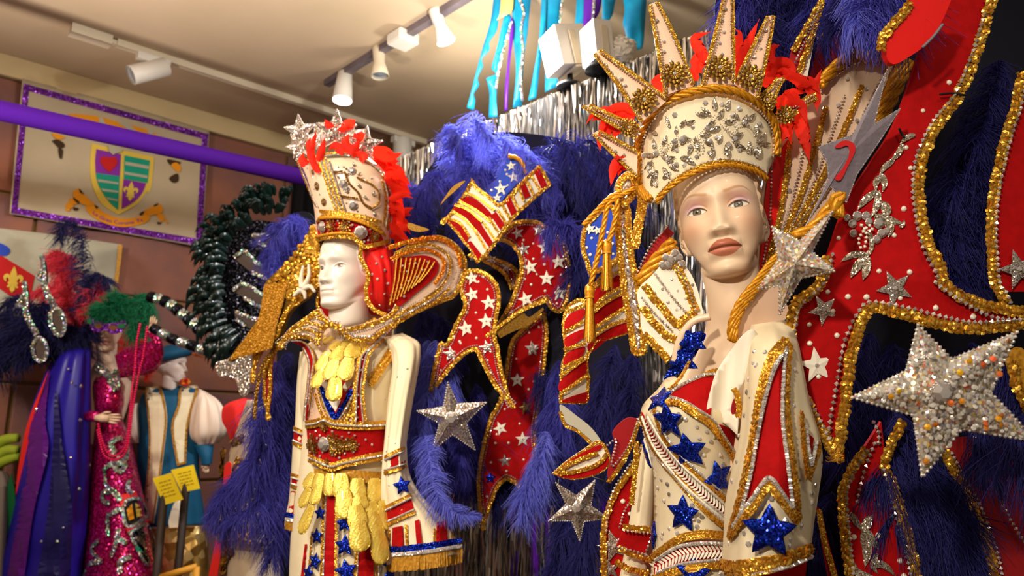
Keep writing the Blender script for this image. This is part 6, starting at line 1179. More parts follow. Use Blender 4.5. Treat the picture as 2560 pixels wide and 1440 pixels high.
rst = facing(1645, 640, 1.40, yaw=-.3); rs_, _ = panel('red_strip', R5([(35, 855, 1), (140, 650), (245, 520, 1), (290, 560, 1), (190, 680), (70, 890, 1)]), rst, M['dark_red'], F_, .008); ropepx('gold_cord', R5([(45, 900), (150, 760), (290, 610)]), Off(rst, -.004), .010, rs_); ropepx('gold_cord', R5([(60, 925), (165, 790), (300, 650)]), Off(rst, -.006), .010, rs_); beadpx('rhinestone_chain', R5([(30, 850), (130, 650), (240, 515)]), Off(rst, .004), .003, rs_)

# ------------------------------------------------------------------ rayed crown
BW = .52
CX = 1778; Rc = .118
cyl = lambda x, y: np.sqrt(np.maximum(Rc*Rc-((x-CX)/FP*1.24)**2, .0006))-Rc
CS = facing(CX, 330, 1.240, 0, .06, cyl)
cr = thing('rayed_crown', 'tall cream and gold crown with spiky satin rays and red feathers on the flesh-toned mannequin', 'crown', CS(np.array(1778.), np.array(440.)))
face, fpoly = panel('brow_plate', R4([(455, 1240, 1), (448, 1080), (475, 950), (560, 800), (680, 710), (820, 655), (960, 640), (1100, 665), (1240, 740), (1335, 850), (1370, 960), (1372, 1060), (1350, 1140), (1318, 1225, 1), (1250, 1175), (1150, 1140), (1040, 1128), (920, 1140), (800, 1180), (700, 1240), (620, 1320), (570, 1385, 1), (500, 1400)]), CS, M['cream'], cr, .006, 6, 16, True)
CO = Off(CS, .003)
for k in range(2): ropepx('gold_cord', R4([(505+k*14, 1400-k*10), (440+k*16, 1320), (418+k*16, 1230), (415+k*16, 1080), (448+k*14, 930), (540+k*8, 770), (670, 680+k*12), (820, 630+k*12), (960, 612+k*12), (1110, 638+k*12), (1260-k*6, 715+k*10), (1362-k*14, 840), (1392-k*14, 960), (1392-k*14, 1080)]), CO, .0062, cr)
for d_ in (0, 1): beadpx('rhinestone_chain', R4([(452-d_*60, 1200), (450-d_*60, 1060), (480-d_*56, 930), (575-d_*40, 790), (690-d_*20, 705-d_*45), (820, 657-d_*48), (960, 645-d_*52), (1100, 668-d_*48), (1235+d_*30, 740-d_*40), (1335+d_*46, 850), (1365+d_*46, 960), (1365+d_*46, 1080)]), CO, .0026, cr)
ropepx('gold_cord', R4([(560, 1400), (600, 1345), (700, 1260), (800, 1205), (920, 1160), (1040, 1145), (1150, 1160), (1250, 1195), (1312, 1240)]), Off(CS, .002), .0048, cr); braidpx('gold_braid', R4([(565, 1375), (620, 1310), (710, 1235), (810, 1180), (920, 1138), (1040, 1122), (1150, 1135), (1250, 1170), (1312, 1215)]), Off(CS, .006), .016, cr)
beadpx('rhinestone_chain', R4([(570, 1345), (640, 1270), (720, 1215), (820, 1160), (930, 1118), (1040, 1104), (1150, 1118), (1250, 1152), (1310, 1195)]), CO, .003, cr)
lf = MB(); rl = np.random.RandomState(4)
sprays = [(690, 930, 1.5, 60), (650, 880, 2.1, 60), (720, 880, .9, 70), (760, 860, .4, 70), (640, 860, 1.9, 60), (560, 930, 2.6, 70), (740, 960, 0, 60), (700, 990, -2.2, 70), (550, 1040, 1.8, 90), (600, 1010, 1.2, 80), (540, 1080, 3.0, 90), (590, 1080, -.4, 90), (620, 1100, .2, 70), (530, 1120, -2.4, 80), (500, 1120, -1.4, 110), (560, 1180, -1.9, 110), (600, 1160, -1., 90), (540, 1200, -2.6, 60), (640, 1140, -.5, 80), (930, 800, 2.4, 90), (900, 800, 2.9, 80), (960, 760, 1.6, 90), (980, 820, 1., 80), (1040, 760, 1.3, 80), (1030, 850, .2, 80), (1000, 880, -2.8, 90), (900, 880, .6, 80), (860, 940, .2, 80), (820, 960, -1.2, 90), (880, 960, -.6, 90), (800, 1000, -1.9, 80), (1080, 960, .5, 90), (1060, 980, -2., 90), (1100, 1000, -.4, 90), (1050, 1020, -1.5, 80), (1150, 860, 1.1, 80), (1120, 830, 1.9, 70), (1190, 830, .7, 70), (1240, 940, 1.4, 90), (1260, 990, .9, 90), (1230, 1010, -1.6, 60), (1290, 1000, .1, 60), (950, 1020, -1.8, 90), (980, 990, 1.1, 70), (740, 1080, -.6, 110), (720, 1090, -.2, 90), (1190, 1060, 1.4, 90), (1250, 1090, 1.3, 100), (600, 1240, .8, 70), (560, 1290, 2.2, 70), (520, 1290, 1.2, 90)]
for i, (x, y, a, L) in enumerate(sprays):
    q = np.array(R4([(x, y), (x+cos(a)*L*.5, y-sin(a)*L*.5), (x+cos(a)*L, y-sin(a)*L)])); d = proj(CS(q[:, 0], q[:, 1], .004))[2]; leaf_px(lf, [(*q[k], d[k]-(.002 if k == 1 else 0)) for k in range(3)], L/2.77*.33, fold=.12)
obj('leaf_applique', lf, M['antique_silver'] if 'antique_silver' in M else M['silver_sequin'], cr, kind='stuff')
for q in ([(700, 930), (690, 1000), (740, 980), (830, 950), (900, 880), (960, 800)], [(560, 1060), (600, 1060), (640, 1010), (690, 960)], [(1000, 860), (1080, 950), (1100, 990)], [(1100, 870), (1180, 860), (1240, 930), (1250, 1020)], [(520, 1100), (540, 1180), (560, 1260)], [(820, 960), (870, 1000)], [(600, 1040), (650, 1100), (670, 1160)]): beadpx('vine', R4(q), CO, .0016, cr)
for q in ([(1020, 830), (1045, 820), (1080, 845), (1110, 890), (1095, 915), (1060, 900), (1030, 860)], [(815, 960), (850, 960), (875, 1010), (865, 1050), (835, 1050), (815, 1000)], [(580, 1030), (600, 975), (625, 975), (620, 1020), (595, 1050)]): beadpx('pearl_ring', R4(q), CO, .0022, cr, 'pearl', True, .004)
for x, y, r in ((735, 970, .016), (1100, 965, .014), (555, 1060, .014), (750, 950, .01), (1170, 850, .012), (910, 890, .012), (470, 1075, .012), (680, 980, .012), (790, 1020, .011), (640, 1110, .012), (1060, 1010, .012), (930, 980, .01), (690, 1140, .012)): starplace(ME['gemdisc'], CS, *R4([(x, y)])[0], r*.42, 0, cr, 'jewel', .004)
stones(cr, np.array(R4([(685, 795), (895, 712), (1008, 722), (1130, 752), (808, 880), (970, 950), (920, 1055), (1130, 1035), (1245, 1060), (700, 1040), (1270, 860), (1270, 900), (835, 1085), (650, 1205), (1080, 800), (750, 1140)])), CS, .0042, off=.001)
rays = [([(122, 372), (160, 345), (350, 470), (640, 690), (455, 845), (290, 600)], 1.225), ([(510, 30), (560, 10), (680, 230), (815, 590), (620, 660), (560, 350)], 1.215), ([(1035, -60), (1085, -60), (1095, 200), (1092, 580), (875, 600), (950, 250)], 1.21), ([(1330, 110), (1370, 105), (1340, 330), (1255, 680), (1100, 575), (1200, 350)], 1.22), ([(1400, 540), (1440, 535), (1400, 640), (1350, 770), (1255, 690), (1330, 610)], 1.24), ([(1665, 645), (1675, 675), (1560, 760), (1430, 860), (1380, 800), (1500, 720)], 1.27), ([(40, 735), (90, 725), (250, 790), (445, 880), (425, 960), (220, 850)], 1.26), ([(115, 925), (150, 905), (280, 960), (425, 1050), (425, 1230), (260, 1080)], 1.27)]
for i, (q, d) in enumerate(rays):
    q = [(*p, 1) for p in q]; px = R4(q); c = np.array([p[:2] for p in px]); s = facing(*c.mean(0), d+.03, .0, .05); o, poly = panel('ray', px, s, M['pink_satin'], cr, .007, 8., 30); n = 6
    A, Bq = [px[4][:2], px[5][:2], px[0][:2]], [px[1][:2], px[2][:2], px[3][:2]]; ctr = c.mean(0)
    for L_ in (A, Bq):
        sh_ = [tuple(np.array(p)+(ctr-np.array(p))/np.linalg.norm(ctr-np.array(p))*4) for p in L_]; braidpx('gold_braid', sh_, Off(s, .002), .0145, o); sh2 = [tuple(np.array(p)+(ctr-np.array(p))/np.linalg.norm(ctr-np.array(p))*10) for p in L_]; beadpx('rhinestone_chain', sh2, Off(s, .004), .0019, o)
    b0 = (np.array(px[3][:2])+np.array(px[4][:2]))/2; tip = np.array(px[0][:2])
    if i < 7: starplace(ME['flower'], s, *(b0*.82+tip*.18), .022 if i < 4 else .017, .2*i, o, 'sequin_flower', .006)
    tt = [.34, .46, .58, .70, .82]; pt = [b0*(1-t)+tip*t+np.array([4*(-1)**k, 2]) for k, t in enumerate(tt[:5 if i < 4 else 2])]; stones(o, np.array(pt), s, .0032, off=.002)
fl2 = [[(420, 790), (330, 740), (230, 760), (170, 830)], [(400, 830), (300, 800), (200, 850), (150, 960)], [(360, 820), (270, 830), (220, 920), (230, 1000)], [(330, 800), (240, 800), (120, 800), (70, 860)], [(310, 850), (230, 880), (170, 950), (165, 1050)], [(250, 800), (180, 790), (110, 840)], [(380, 900), (320, 880), (270, 930), (260, 990)], [(350, 1110), (300, 1120), (260, 1180), (240, 1290)], [(330, 1140), (280, 1150), (250, 1220)], [(370, 1130), (320, 1150), (290, 1220)], [(300, 1080), (280, 1110)], [(600, 640), (560, 590), (520, 560)], [(610, 580), (570, 540), (520, 560)], [(900, 420), (850, 330), (830, 260), (930, 220)], [(880, 470), (840, 420), (870, 340)], [(830, 560), (820, 480), (860, 400)], [(1130, 560), (1150, 400), (1200, 280), (1270, 130)], [(1120, 520), (1110, 380), (1130, 230), (1100, 200)], [(1160, 480), (1180, 330), (1250, 200)], [(1200, 500), (1230, 330), (1260, 240)], [(1330, 420), (1360, 340), (1410, 310)], [(1300, 600), (1370, 480), (1330, 430)], [(1310, 520), (1400, 440), (1480, 450), (1530, 540)], [(1330, 500), (1420, 470), (1520, 560), (1530, 620)], [(1350, 560), (1450, 520), (1550, 600)], [(1480, 520), (1560, 560), (1640, 590), (1680, 640)], [(1540, 580), (1620, 600), (1660, 680), (1670, 770)], [(1560, 570), (1650, 580), (1700, 480)], [(1400, 760), (1470, 760), (1540, 820), (1580, 950), (1620, 1130)], [(1420, 740), (1450, 800), (1470, 900), (1490, 1000)], [(1380, 720), (1450, 700), (1560, 740), (1600, 860)], [(1440, 640), (1500, 680), (1480, 740), (1400, 800)], [(1400, 900), (1440, 920), (1400, 990)], [(1430, 700), (1500, 640), (1600, 640)]]
for i, q in enumerate(fl2): leaf('red_feather', [(x, y, 1.29+.006*(i % 5)+(.02 if 12 < i < 20 else 0)) for x, y in R4(q)], 20+7*(i % 3)+(10 if i in (28, 30) else 0), 'feather_red', cr, split=1.2, fold=.18)
# crown back: shell round the hidden back of the head
bk, _ = hull('back_shell', [(1672, 470, 1900, 430, 1.36, .06), (1650, 420, 1915, 390, 1.35, .08), (1628, 350, 1925, 340, 1.345, .08), (1660, 280, 1890, 265, 1.34, .06)], M['cream'], cr)
# ------------------------------------------------------------------ backpiece of the flesh-toned mannequin
BW = .85
fbk = thing('red_star_backpiece', 'red beaded backpiece with navy plumes and sequin stars behind the flesh-toned mannequin', 'backpiece', at(2050, 800, 1.6))
panel('felt_back', [(1830, -60), (2620, -60), (2620, 1500), (2000, 1500), (2020, 1100), (1960, 760), (1900, 400)], facing(2250, 700, 1.52), M['navy'], fbk, .01, 20, 60)
def rpanel(name, px, d, gold=(), bead=(), m='red', yaw=0., pitch=0., bend=None, th=.008, gw=.022, br=.0042, center=None, edge=False, parent=None):
    q = center or np.array([p[:2] for p in px]).mean(0); s = facing(q[0], q[1], d, yaw, pitch, bend); o, poly = panel(name, px, s, M[m], parent or fbk, th, 7., 26)
    if edge: edging(o, poly, s, gw*BW, br)
    for g in gold: braidpx('gold_braid', g, Off(s, .002), gw, o)
    for b in bead: beadpx('rhinestone_chain', b, Off(s, .003), br, o)
    return o, s
# main panel: from above down to the pointed tip over the jacket
gl = R7([(1190, -20), (1150, 140), (1090, 330), (1000, 520), (910, 640), (840, 790), (815, 920), (820, 1060), (860, 1240), (935, 1400)])+R8([(890, 20), (990, 85), (1120, 130), (1340, 165)])
gb = R7([(1150, 80), (1080, 300), (990, 500), (890, 620), (810, 780), (785, 910), (790, 1060), (830, 1260), (910, 1420)])+R8([(850, 10), (950, 85), (1080, 160), (1180, 190), (1340, 190)])
ll = R7([(345, 1330)])+R8([(290, 20), (180, 110), (150, 200), (148, 320), (170, 440), (205, 560), (270, 690), (340, 800), (372, 870)])
lb = R7([(370, 1310)])+R8([(312, 10), (200, 120), (172, 210), (168, 330), (190, 440), (230, 560), (290, 680), (335, 770)])
ir = R8([(375, 870), (385, 780), (410, 620), (425, 480), (450, 330), (490, 210), (535, 135), (640, 150), (780, 190), (920, 225), (1060, 235), (1340, 210)])
irb = R8([(335, 720), (345, 640), (375, 480), (400, 330), (440, 220), (480, 150), (520, 108), (620, 115), (760, 145), (900, 180), (1050, 205), (1340, 185)])
Fpan = [(2480, -40, 1)]+[(x, y) for x, y in gl[1:]]+[(2620, 785, 1)]+[(2620, 810, 1)]+R8([(1060, 245), (920, 235), (780, 200), (640, 160), (545, 145), (500, 215), (460, 330), (437, 480), (420, 620), (410, 780), (412, 880, 1), (380, 890), (345, 810), (265, 690), (198, 560), (160, 440), (138, 320), (140, 200), (170, 105), (290, 10)])+R7([(340, 1340), (445, 1040), (560, 850), (690, 640), (800, 330), (860, 100), (900, -40, 1)])
fo_, fs_ = rpanel('red_panel', Fpan, 1.16, [gl, ll, ir], [gb, lb, irb], center=(2150, 800), bend=lambda x, y: .02*np.sin((x-2000)*.006)-.00012*np.maximum(700-y, 0))
fo2 = Off(fs_, .003)
for x, y, r, a, k in ((275, 415, .029, .15, 'white_star'), (655, 40, .029, .45, 'foil_star'), (310, 145, .025, .5, 'foil_star')): starplace(ME[k], fs_, *R8([(x, y)])[0], r, a, fo_, 'star', .002)
stones(fo_, np.array(R8([(330, 58), (428, 82), (518, 84), (682, 88), (855, 136), (1035, 178), (240, 218), (355, 152), (375, 270), (242, 308), (285, 470)])+R7([(972, 425), (838, 570), (752, 760), (775, 865), (740, 1075), (612, 1395), (770, 1400), (405, 1225), (560, 1300), (690, 1210)])), fs_, .0045, M['pearl'], 'pearls')
# thread frayed at the tip
fr = MB()
for k in range(26):
    p = np.array(R8([(360+rng.normal(0, 14), 845+rng.normal(0, 18))])[0]); q = p+rng.normal(0, 12, 2); P = fs_(np.array([p[0], (p[0]+q[0])/2+rng.normal(0, 4), q[0]]), np.array([p[1], (p[1]+q[1])/2+4, q[1]]), .008); tube(fr, P, .0011, 4)
obj('frayed_thread', fr, M['gold_thread'], fo_, kind='stuff')
# silver embroidered vine with a jewelled bloom
vm = MB()
def lv(pts, w_, s=fs_, off=.004):
    q = np.array(R7(pts) if s is fs_ else R8(pts)); d = proj(s(q[:, 0], q[:, 1], off))[2]; leaf_px(vm, [(*a, b) for a, b in zip(q, d)], w_, fold=.15)
for pts, w_ in (([(800, 695), (760, 705), (720, 740)], 12), ([(735, 740), (710, 790), (670, 830)], 13), ([(690, 820), (640, 860), (615, 900)], 13), ([(620, 890), (640, 940), (630, 985)], 14), ([(640, 900), (600, 930), (595, 985)], 14), ([(600, 980), (540, 1030), (500, 1080)], 16), ([(610, 980), (600, 1060), (570, 1120)], 15), ([(620, 1040), (650, 1080), (640, 1130)], 22), ([(590, 1110), (650, 1130), (740, 1150)], 22), ([(640, 1120), (670, 1170), (660, 1220)], 18), ([(560, 1180), (575, 1260), (550, 1330)], 10), ([(555, 1310), (480, 1310), (415, 1345)], 16), ([(550, 1320), (500, 1370), (465, 1430)], 20), ([(555, 1320), (545, 1390), (530, 1440)], 18), ([(720, 1170), (738, 1150), (740, 1130)], 8)): lv(pts, w_)
obj('vine_applique', vm, M['antique_silver'], fo_, kind='stuff')
for x, y, r in ((500, 1110, .015), (475, 1150, .013), (545, 1110, .014), (610, 1150, .016), (625, 1200, .014), (480, 1200, .012), (600, 1230, .013), (650, 1190, .011), (560, 1140, .012), (450, 1120, .011)): starplace(ME['gemdisc'], fs_, *R7([(x, y)])[0], r*.5, .3, fo_, 'jewel', .004)
P, N = path3(spline(R7([(520, 1160), (545, 1200), (535, 1270), (512, 1270), (505, 1230), (530, 1190), (560, 1160), (575, 1180)]), False, 3), fs_, .008); obj('pearl_loop', beads(MB(), P, N, .0034), M['pearl'], fo_)
# dark plumes in the slit, and the neighbouring panel at the picture's edge
p2g = R7([(1345, 380), (1310, 560), (1270, 680), (1230, 840), (1200, 980), (1185, 1150), (1190, 1300), (1205, 1460)])+R8([(1170, 60), (1190, 110)])
rpanel('red_panel', R7([(1370, 360, 1), (1300, 620), (1240, 880), (1200, 1100), (1205, 1300), (1215, 1500, 1), (1420, 1500, 1), (1420, 360, 1)]), 1.24, [p2g], [[(x+13, y) for x, y in p2g]], center=(2530, 500))
fs5 = facing(2555, 660, 1.235); starplace(ME['foil_star'], fs5, *R7([(1330, 1385)])[0], .034, .3, fbk, 'star', .002)
rs = np.random.RandomState(9)
def pl2(pts, L, n=380, m='feather_navy', **k):
    L *= 1.12; return plumepx('plume', pts, L, n, M[m], fbk, **k)
def P5(b, t, d, c): 
    b, t, c = np.array(b, float), np.array(t, float), np.array(c, float); return [(*b, d+.03), (*(b+(t-b)*.5-c*.2), d+.01), (*t, d), (*(t+c), d-.02)]
for b, t, c, L in (((2420, 300), (2400, 450), (-20, 40), .07), ((2440, 360), (2370, 500), (-30, 30), .07), ((2460, 420), (2420, 560), (-30, 50), .07), ((2440, 480), (2370, 600), (-30, 50), .065), ((2470, 520), (2420, 660), (-20, 50), .065), ((2430, 600), (2400, 720), (-10, 40), .06), ((2480, 420), (2460, 620), (0, 50), .06), ((2500, 150), (2460, 320), (-20, 40), .07), ((2360, 460), (2340, 560), (0, 40), .05)): pl2(P5(b, t, 1.32, c), L, 340, 'feather_navy', droop=.4, curl=.4)
# plumes above
for b, t, c, L, d, m in (((1960, -60), (1870, 20), (-20, 60), .08, 1.45, 'feather_navy'), ((1980, -20), (1900, 60), (-20, 40), .075, 1.45, 'feather_navy'), ((2040, -40), (1980, 60), (0, 60), .08, 1.44, 'feather_navy'), ((2080, -60), (2040, 40), (0, 50), .075, 1.43, 'feather_blue'), ((1900, -80), (1850, -10), (-10, 40), .07, 1.45, 'feather_blue'), ((2190, -160), (2150, 0), (-10, 60), .045, 1.20, 'feather_bright'), ((2210, -160), (2200, 20), (10, 60), .045, 1.21, 'feather_bright'), ((2230, -160), (2180, 10), (-10, 70), .045, 1.19, 'feather_blue'), ((2250, -100), (2240, 20), (0, 60), .06, 1.2, 'feather_blue'), ((2130, -100), (2120, 30), (-20, 40), .06, 1.3, 'feather_navy')): pl2(P5(b, t, d, c), L, 380, m, droop=.55, curl=.4)
# plumes under the big star and lower down
for b, t, c, L, d in (((2180, 830), (2120, 1000), (-10, 60), .07, 1.4), ((2240, 860), (2200, 980), (0, 60), .07, 1.4), ((2200, 960), (2130, 1090), (-20, 60), .07, 1.42), ((2260, 1040), (2230, 1150), (-30, 50), .07, 1.30), ((2300, 1100), (2260, 1230), (-20, 60), .07, 1.30), ((2330, 1150), (2340, 1290), (0, 60), .07, 1.31), ((2360, 1160), (2390, 1310), (20, 60), .07, 1.31), ((2290, 1200), (2290, 1340), (0, 60), .07, 1.31), ((2340, 1280), (2350, 1420), (10, 60), .07, 1.31), ((2400, 1300), (2420, 1440), (10, 60), .07, 1.31), ((2080, 1230), (2060, 1330), (-10, 50), .055, 1.34), ((2100, 1300), (2080, 1420), (-10, 50), .055, 1.34), ((2440, 860), (2400, 940), (-20, 40), .06, 1.3), ((2530, 1040), (2570, 1120), (30, 20), .06, 1.08), ((2500, 900), (2560, 980), (20, 40), .06, 1.2), ((2450, 1000), (2470, 1120), (0, 50), .06, 1.22)): pl2(P5(b, t, d, c), L, 340, 'feather_navy', droop=.6, curl=.4)  # navy tone also stands in for the dim light down here
# lower panels
lp1, ls1 = rpanel('red_panel', R8([(590, 690, 1), (500, 830), (430, 940), (395, 1030), (398, 1150), (415, 1300), (440, 1500, 1), (790, 1500, 1), (740, 1300), (690, 1120), (650, 980), (615, 880)]), 1.28, [R8([(510, 825), (440, 930), (400, 1030), (402, 1150), (418, 1300), (440, 1480)]), R8([(690, 690), (640, 790), (605, 900), (650, 1020), (700, 1180), (735, 1330), (770, 1480)])], [R8([(515, 830), (455, 930), (422, 1030), (424, 1160), (440, 1310), (455, 1480)]), R8([(600, 920), (632, 1050), (672, 1200), (705, 1320), (740, 1480)]), R8([(555, 795), (520, 880), (490, 980), (470, 1075)]), R8([(550, 690), (575, 740), (575, 790)])])
vm = MB()
for pts, w_ in (([(440, 1130), (470, 1180), (500, 1220)], 14), ([(500, 1220), (520, 1180), (548, 1140)], 22), ([(500, 1210), (540, 1260), (580, 1315)], 22), ([(500, 1230), (520, 1310), (510, 1400)], 22), ([(445, 1370), (470, 1420), (550, 1440)], 18), ([(540, 1400), (580, 1380), (620, 1400), (660, 1440)], 16), ([(570, 1330), (550, 1390), (575, 1430)], 12)): lv(pts, w_, ls1)
obj('vine_applique', vm, M['antique_silver'], lp1, kind='stuff'); stones(lp1, np.array(R8([(568, 1093), (578, 1243), (682, 1365), (455, 1250), (700, 1440), (640, 1150)])), ls1, .0055, M['pearl'], 'pearls')
rpanel('red_panel', R8([(880, 800, 1), (960, 770), (1340, 740, 1), (1340, 1500, 1), (1180, 1500, 1), (1120, 1260), (1060, 1100), (980, 960)]), 1.32, [R8([(895, 840), (960, 960), (1030, 1100), (1090, 1250), (1130, 1400), (1150, 1500)])], [R8([(930, 840), (990, 950), (1065, 1090), (1120, 1230), (1165, 1380), (1180, 1500)]), R8([(1030, 740), (1080, 850), (1130, 980), (1180, 1100), (1260, 1240), (1300, 1290)])], 'dark_red', br=.004)
rpanel('red_strip', R8([(278, 1100, 1), (300, 1130), (330, 1260), (380, 1440), (400, 1520, 1), (350, 1520, 1), (310, 1300)]), 1.27, [R8([(285, 1120), (310, 1260), (350, 1400), (375, 1500)])], (), gw=.012)
rpanel('gold_strip', R8([(1210, 380), (1284, 340), (1340, 600), (1284, 610), (1240, 500)]), 1.15, [R8([(1220, 400), (1250, 520), (1300, 620)])], (), 'gold_thread')
# cream pleated fan behind the head
cfs = facing(2050, 430, 1.36, yaw=.1)
cf, cfp = panel('pleated_fan', R7([(90, 760), (180, 560), (300, 440), (400, 350), (500, 285), (600, 300), (770, 300, 1), (690, 480), (600, 640), (480, 900), (380, 1080), (250, 1200), (130, 1310), (0, 1500, 1), (-30, 1300), (0, 1000)]), cfs, M['cream_satin'], fbk, .008)
for i in range(8):
    t = i/7; a = (60+t*650, 830-t*440-150*sin(t*pi)*.6); b = (0+t*170, 1440-t*240); mid = (a[0]*.5+b[0]*.5+18, a[1]*.5+b[1]*.5+10)
    (braidpx if i % 2 else beadpx)('gold_braid' if i % 2 else 'rhinestone_chain', R7([a, mid, b]), Off(cfs, .003), .013 if i % 2 else .0028, cf)
for k in range(2): ropepx('gold_cord', R7([(300, 430+k*18), (380, 340+k*18), (470, 285+k*16), (560, 290+k*10), (660, 320)]), Off(cfs, .004), .009, cf)
beadpx('rhinestone_chain', R7([(310, 465), (390, 390), (480, 330), (560, 320)]), Off(cfs, .004), .003, cf)
for k in range(3): ropepx('gold_cord', R7([(760-k*24, 320), (700-k*20, 460), (650-k*18, 560), (600-k*18, 640), (540-k*16, 760)]), Off(cfs, .006), .0095, cf)
stones(cf, np.array(R7([(450, 405), (550, 455), (330, 560), (400, 540), (500, 620), (300, 700), (250, 880), (190, 1220), (100, 760), (420, 700), (350, 820), (250, 1050), (150, 980), (90, 1100)])), cfs, .0042, off=.002)
panel('red_lining', R7([(30, 1000), (60, 860), (130, 740), (150, 720), (120, 900), (90, 1150), (40, 1300), (0, 1400)]), Off(cfs, .006), M['red_satin'], cf, .003)
rpanel('red_panel', R7([(255, 420, 1), (290, 280), (340, 160), (450, 50), (500, 120), (540, 260), (480, 270), (400, 320), (320, 400)]), 1.40, (), [R7([(300, 200), (360, 130), (450, 60)])], 'dark_red')
for q, m in ((R7([(325, 5, 1), (290, 150), (262, 300), (240, 415, 1), (215, 410, 1), (230, 300), (270, 150), (305, 20, 1)]), 'white_cloth'), (R7([(318, -10, 1), (250, 110), (170, 250), (150, 330, 1), (185, 370, 1), (235, 300), (285, 150)]), 'dark_red')):
    s = facing(*q[0][:2], 1.33); o, _ = panel('pointed_strip', q, s, M[m], fbk, .006)
    if m == 'dark_red':
        for g in (R7([(318, 0), (250, 120), (170, 260)]), R7([(318, 10), (275, 160), (200, 370)])): braidpx('gold_braid', g, Off(s, .004), .013, o)
        beadpx('rhinestone_chain', R7([(310, 30), (240, 190), (180, 320)]), Off(s, .004), .0028, o)
# turned down red flap over the fan, with a hook wire
fl_s = facing(2260, 80, 1.13); rf, _ = panel('red_flap', R7([(640, 190), (680, 140), (750, 60), (800, -30, 1), (1000, -40, 1), (930, 120), (850, 230), (770, 290), (690, 330), (650, 290)]), fl_s, M['red_satin'], fbk, .012); braidpx('gold_braid', R7([(620, 260), (630, 190), (690, 120), (770, 20)]), fl_s, .018, rf); wire_ = MB(); P, N = path3(spline(R7([(940, 125), (890, 190), (835, 245)]), False, 3), fl_s, .01); tube(wire_, P, .0022, 8); obj('hook_wire', wire_, M['grey_felt'], rf)
pin = MB(); 
for q in ([(925, 485), (990, 480), (1060, 490)], [(715, 660), (730, 690), (745, 710)]): P, N = path3(spline(R7(q), False, 3), fs_, .01); tube(pin, P, .0018, 6)
obj('pin', pin, M['black'], fo_, kind='stuff')
# grey felt back of a star, showing a red pen mark
gs, GS = bigstar(R7([(655, 355), (590, 635), (725, 555), (622, 720), (500, 900), (445, 1045), (360, 960), (232, 1165), (350, 920), (340, 830), (298, 755), (478, 690)]), R7([(450, 800)])[0], 1.14, 'felt_star', 'grey_felt', fbk, .008, .004, .0012, 0)
flat('pen_mark', R7([(385, 755), (430, 722), (480, 735), (490, 775), (460, 840), (415, 925), (385, 915), (430, 860), (460, 790), (450, 750), (410, 760)]), Off(GS, .013), 'red_felt', gs, .001, 0)
# sequin stars in front
s2, S2 = bigstar(R5([(970, 515), (1160, 612), (1395, 405), (1250, 690), (1412, 825), (1172, 878), (1022, 1128), (1022, 930), (872, 948), (1012, 745)]), R5([(1130, 775)])[0], 1.07, m='star_sequin', parent=fbk, th=.014, dome=.025, br=.0026, centre=0, yaw=-.5); ropepx('gold_cord', R5([(1440, 300), (1350, 400), (1250, 520), (1110, 590)]), facing(2030, 560, 1.12), .009, fbk)
for k in range(5): ropepx('gold_cord', R5([(1395+k*12, 300-k*4), (1390+k*8, 370), (1400+k*10, 430+k*6)]), facing(2080, 520, 1.08), .007, fbk)
s3, S3 = bigstar(R8([(765, 215), (930, 382), (1250, 250), (1120, 545), (1345, 785), (978, 728), (785, 962), (742, 660), (440, 570), (706, 440)]), R8([(880, 545)])[0], .98, m='star_sequin', parent=fbk, th=.018, dome=.022, br=.0032, centre=.015)
bigp = np.array(R8([(765, 235), (930, 395), (1235, 265), (1110, 545), (1320, 770), (978, 715), (785, 940), (750, 650), (460, 570), (715, 450)])); sp = scatter(bigp, 240, 6., 3., 2); mbk = MB(); O = S3(sp[:, 0], sp[:, 1], .02); c = S3(np.array([R8([(880, 545)])[0][0]]), np.array([R8([(880, 545)])[0][1]]), .02)[0]
O = O+S3.n*(.022*np.clip(1-np.linalg.norm(O-c, axis=1)/.115, 0, 1))[:, None]; X = unit(np.cross(np.tile(S3.n, (len(O), 1)), rng.normal(0, 1, O.shape))); B = jitter(np.stack([X, np.cross(S3.n, X), np.tile(S3.n, (len(O), 1))], 1), .5); mbk.stamp(DISC[0]*[1, 1, .6], DISC[1], O, B*rng.uniform(.0020, .0036, (len(O), 1, 1)))
mat('loose_sequin', (238, 232, 220), .2, .45, island=(196, 188, 176)); mat('orange_loose', (236, 96, 56), .3, .4, island=(230, 180, 40))
obj('loose_sequins', mbk, M['loose_sequin'], s3, False, kind='stuff'); mbk = MB(); k = rng.rand(len(O)) < .09; mbk.stamp(DISC[0]*[1, 1, .8], DISC[1], O[k]+S3.n*.002, jitter(B[k], .4)*.0042); obj('orange_sequins', mbk, M['orange_loose'], s3, False, kind='stuff')
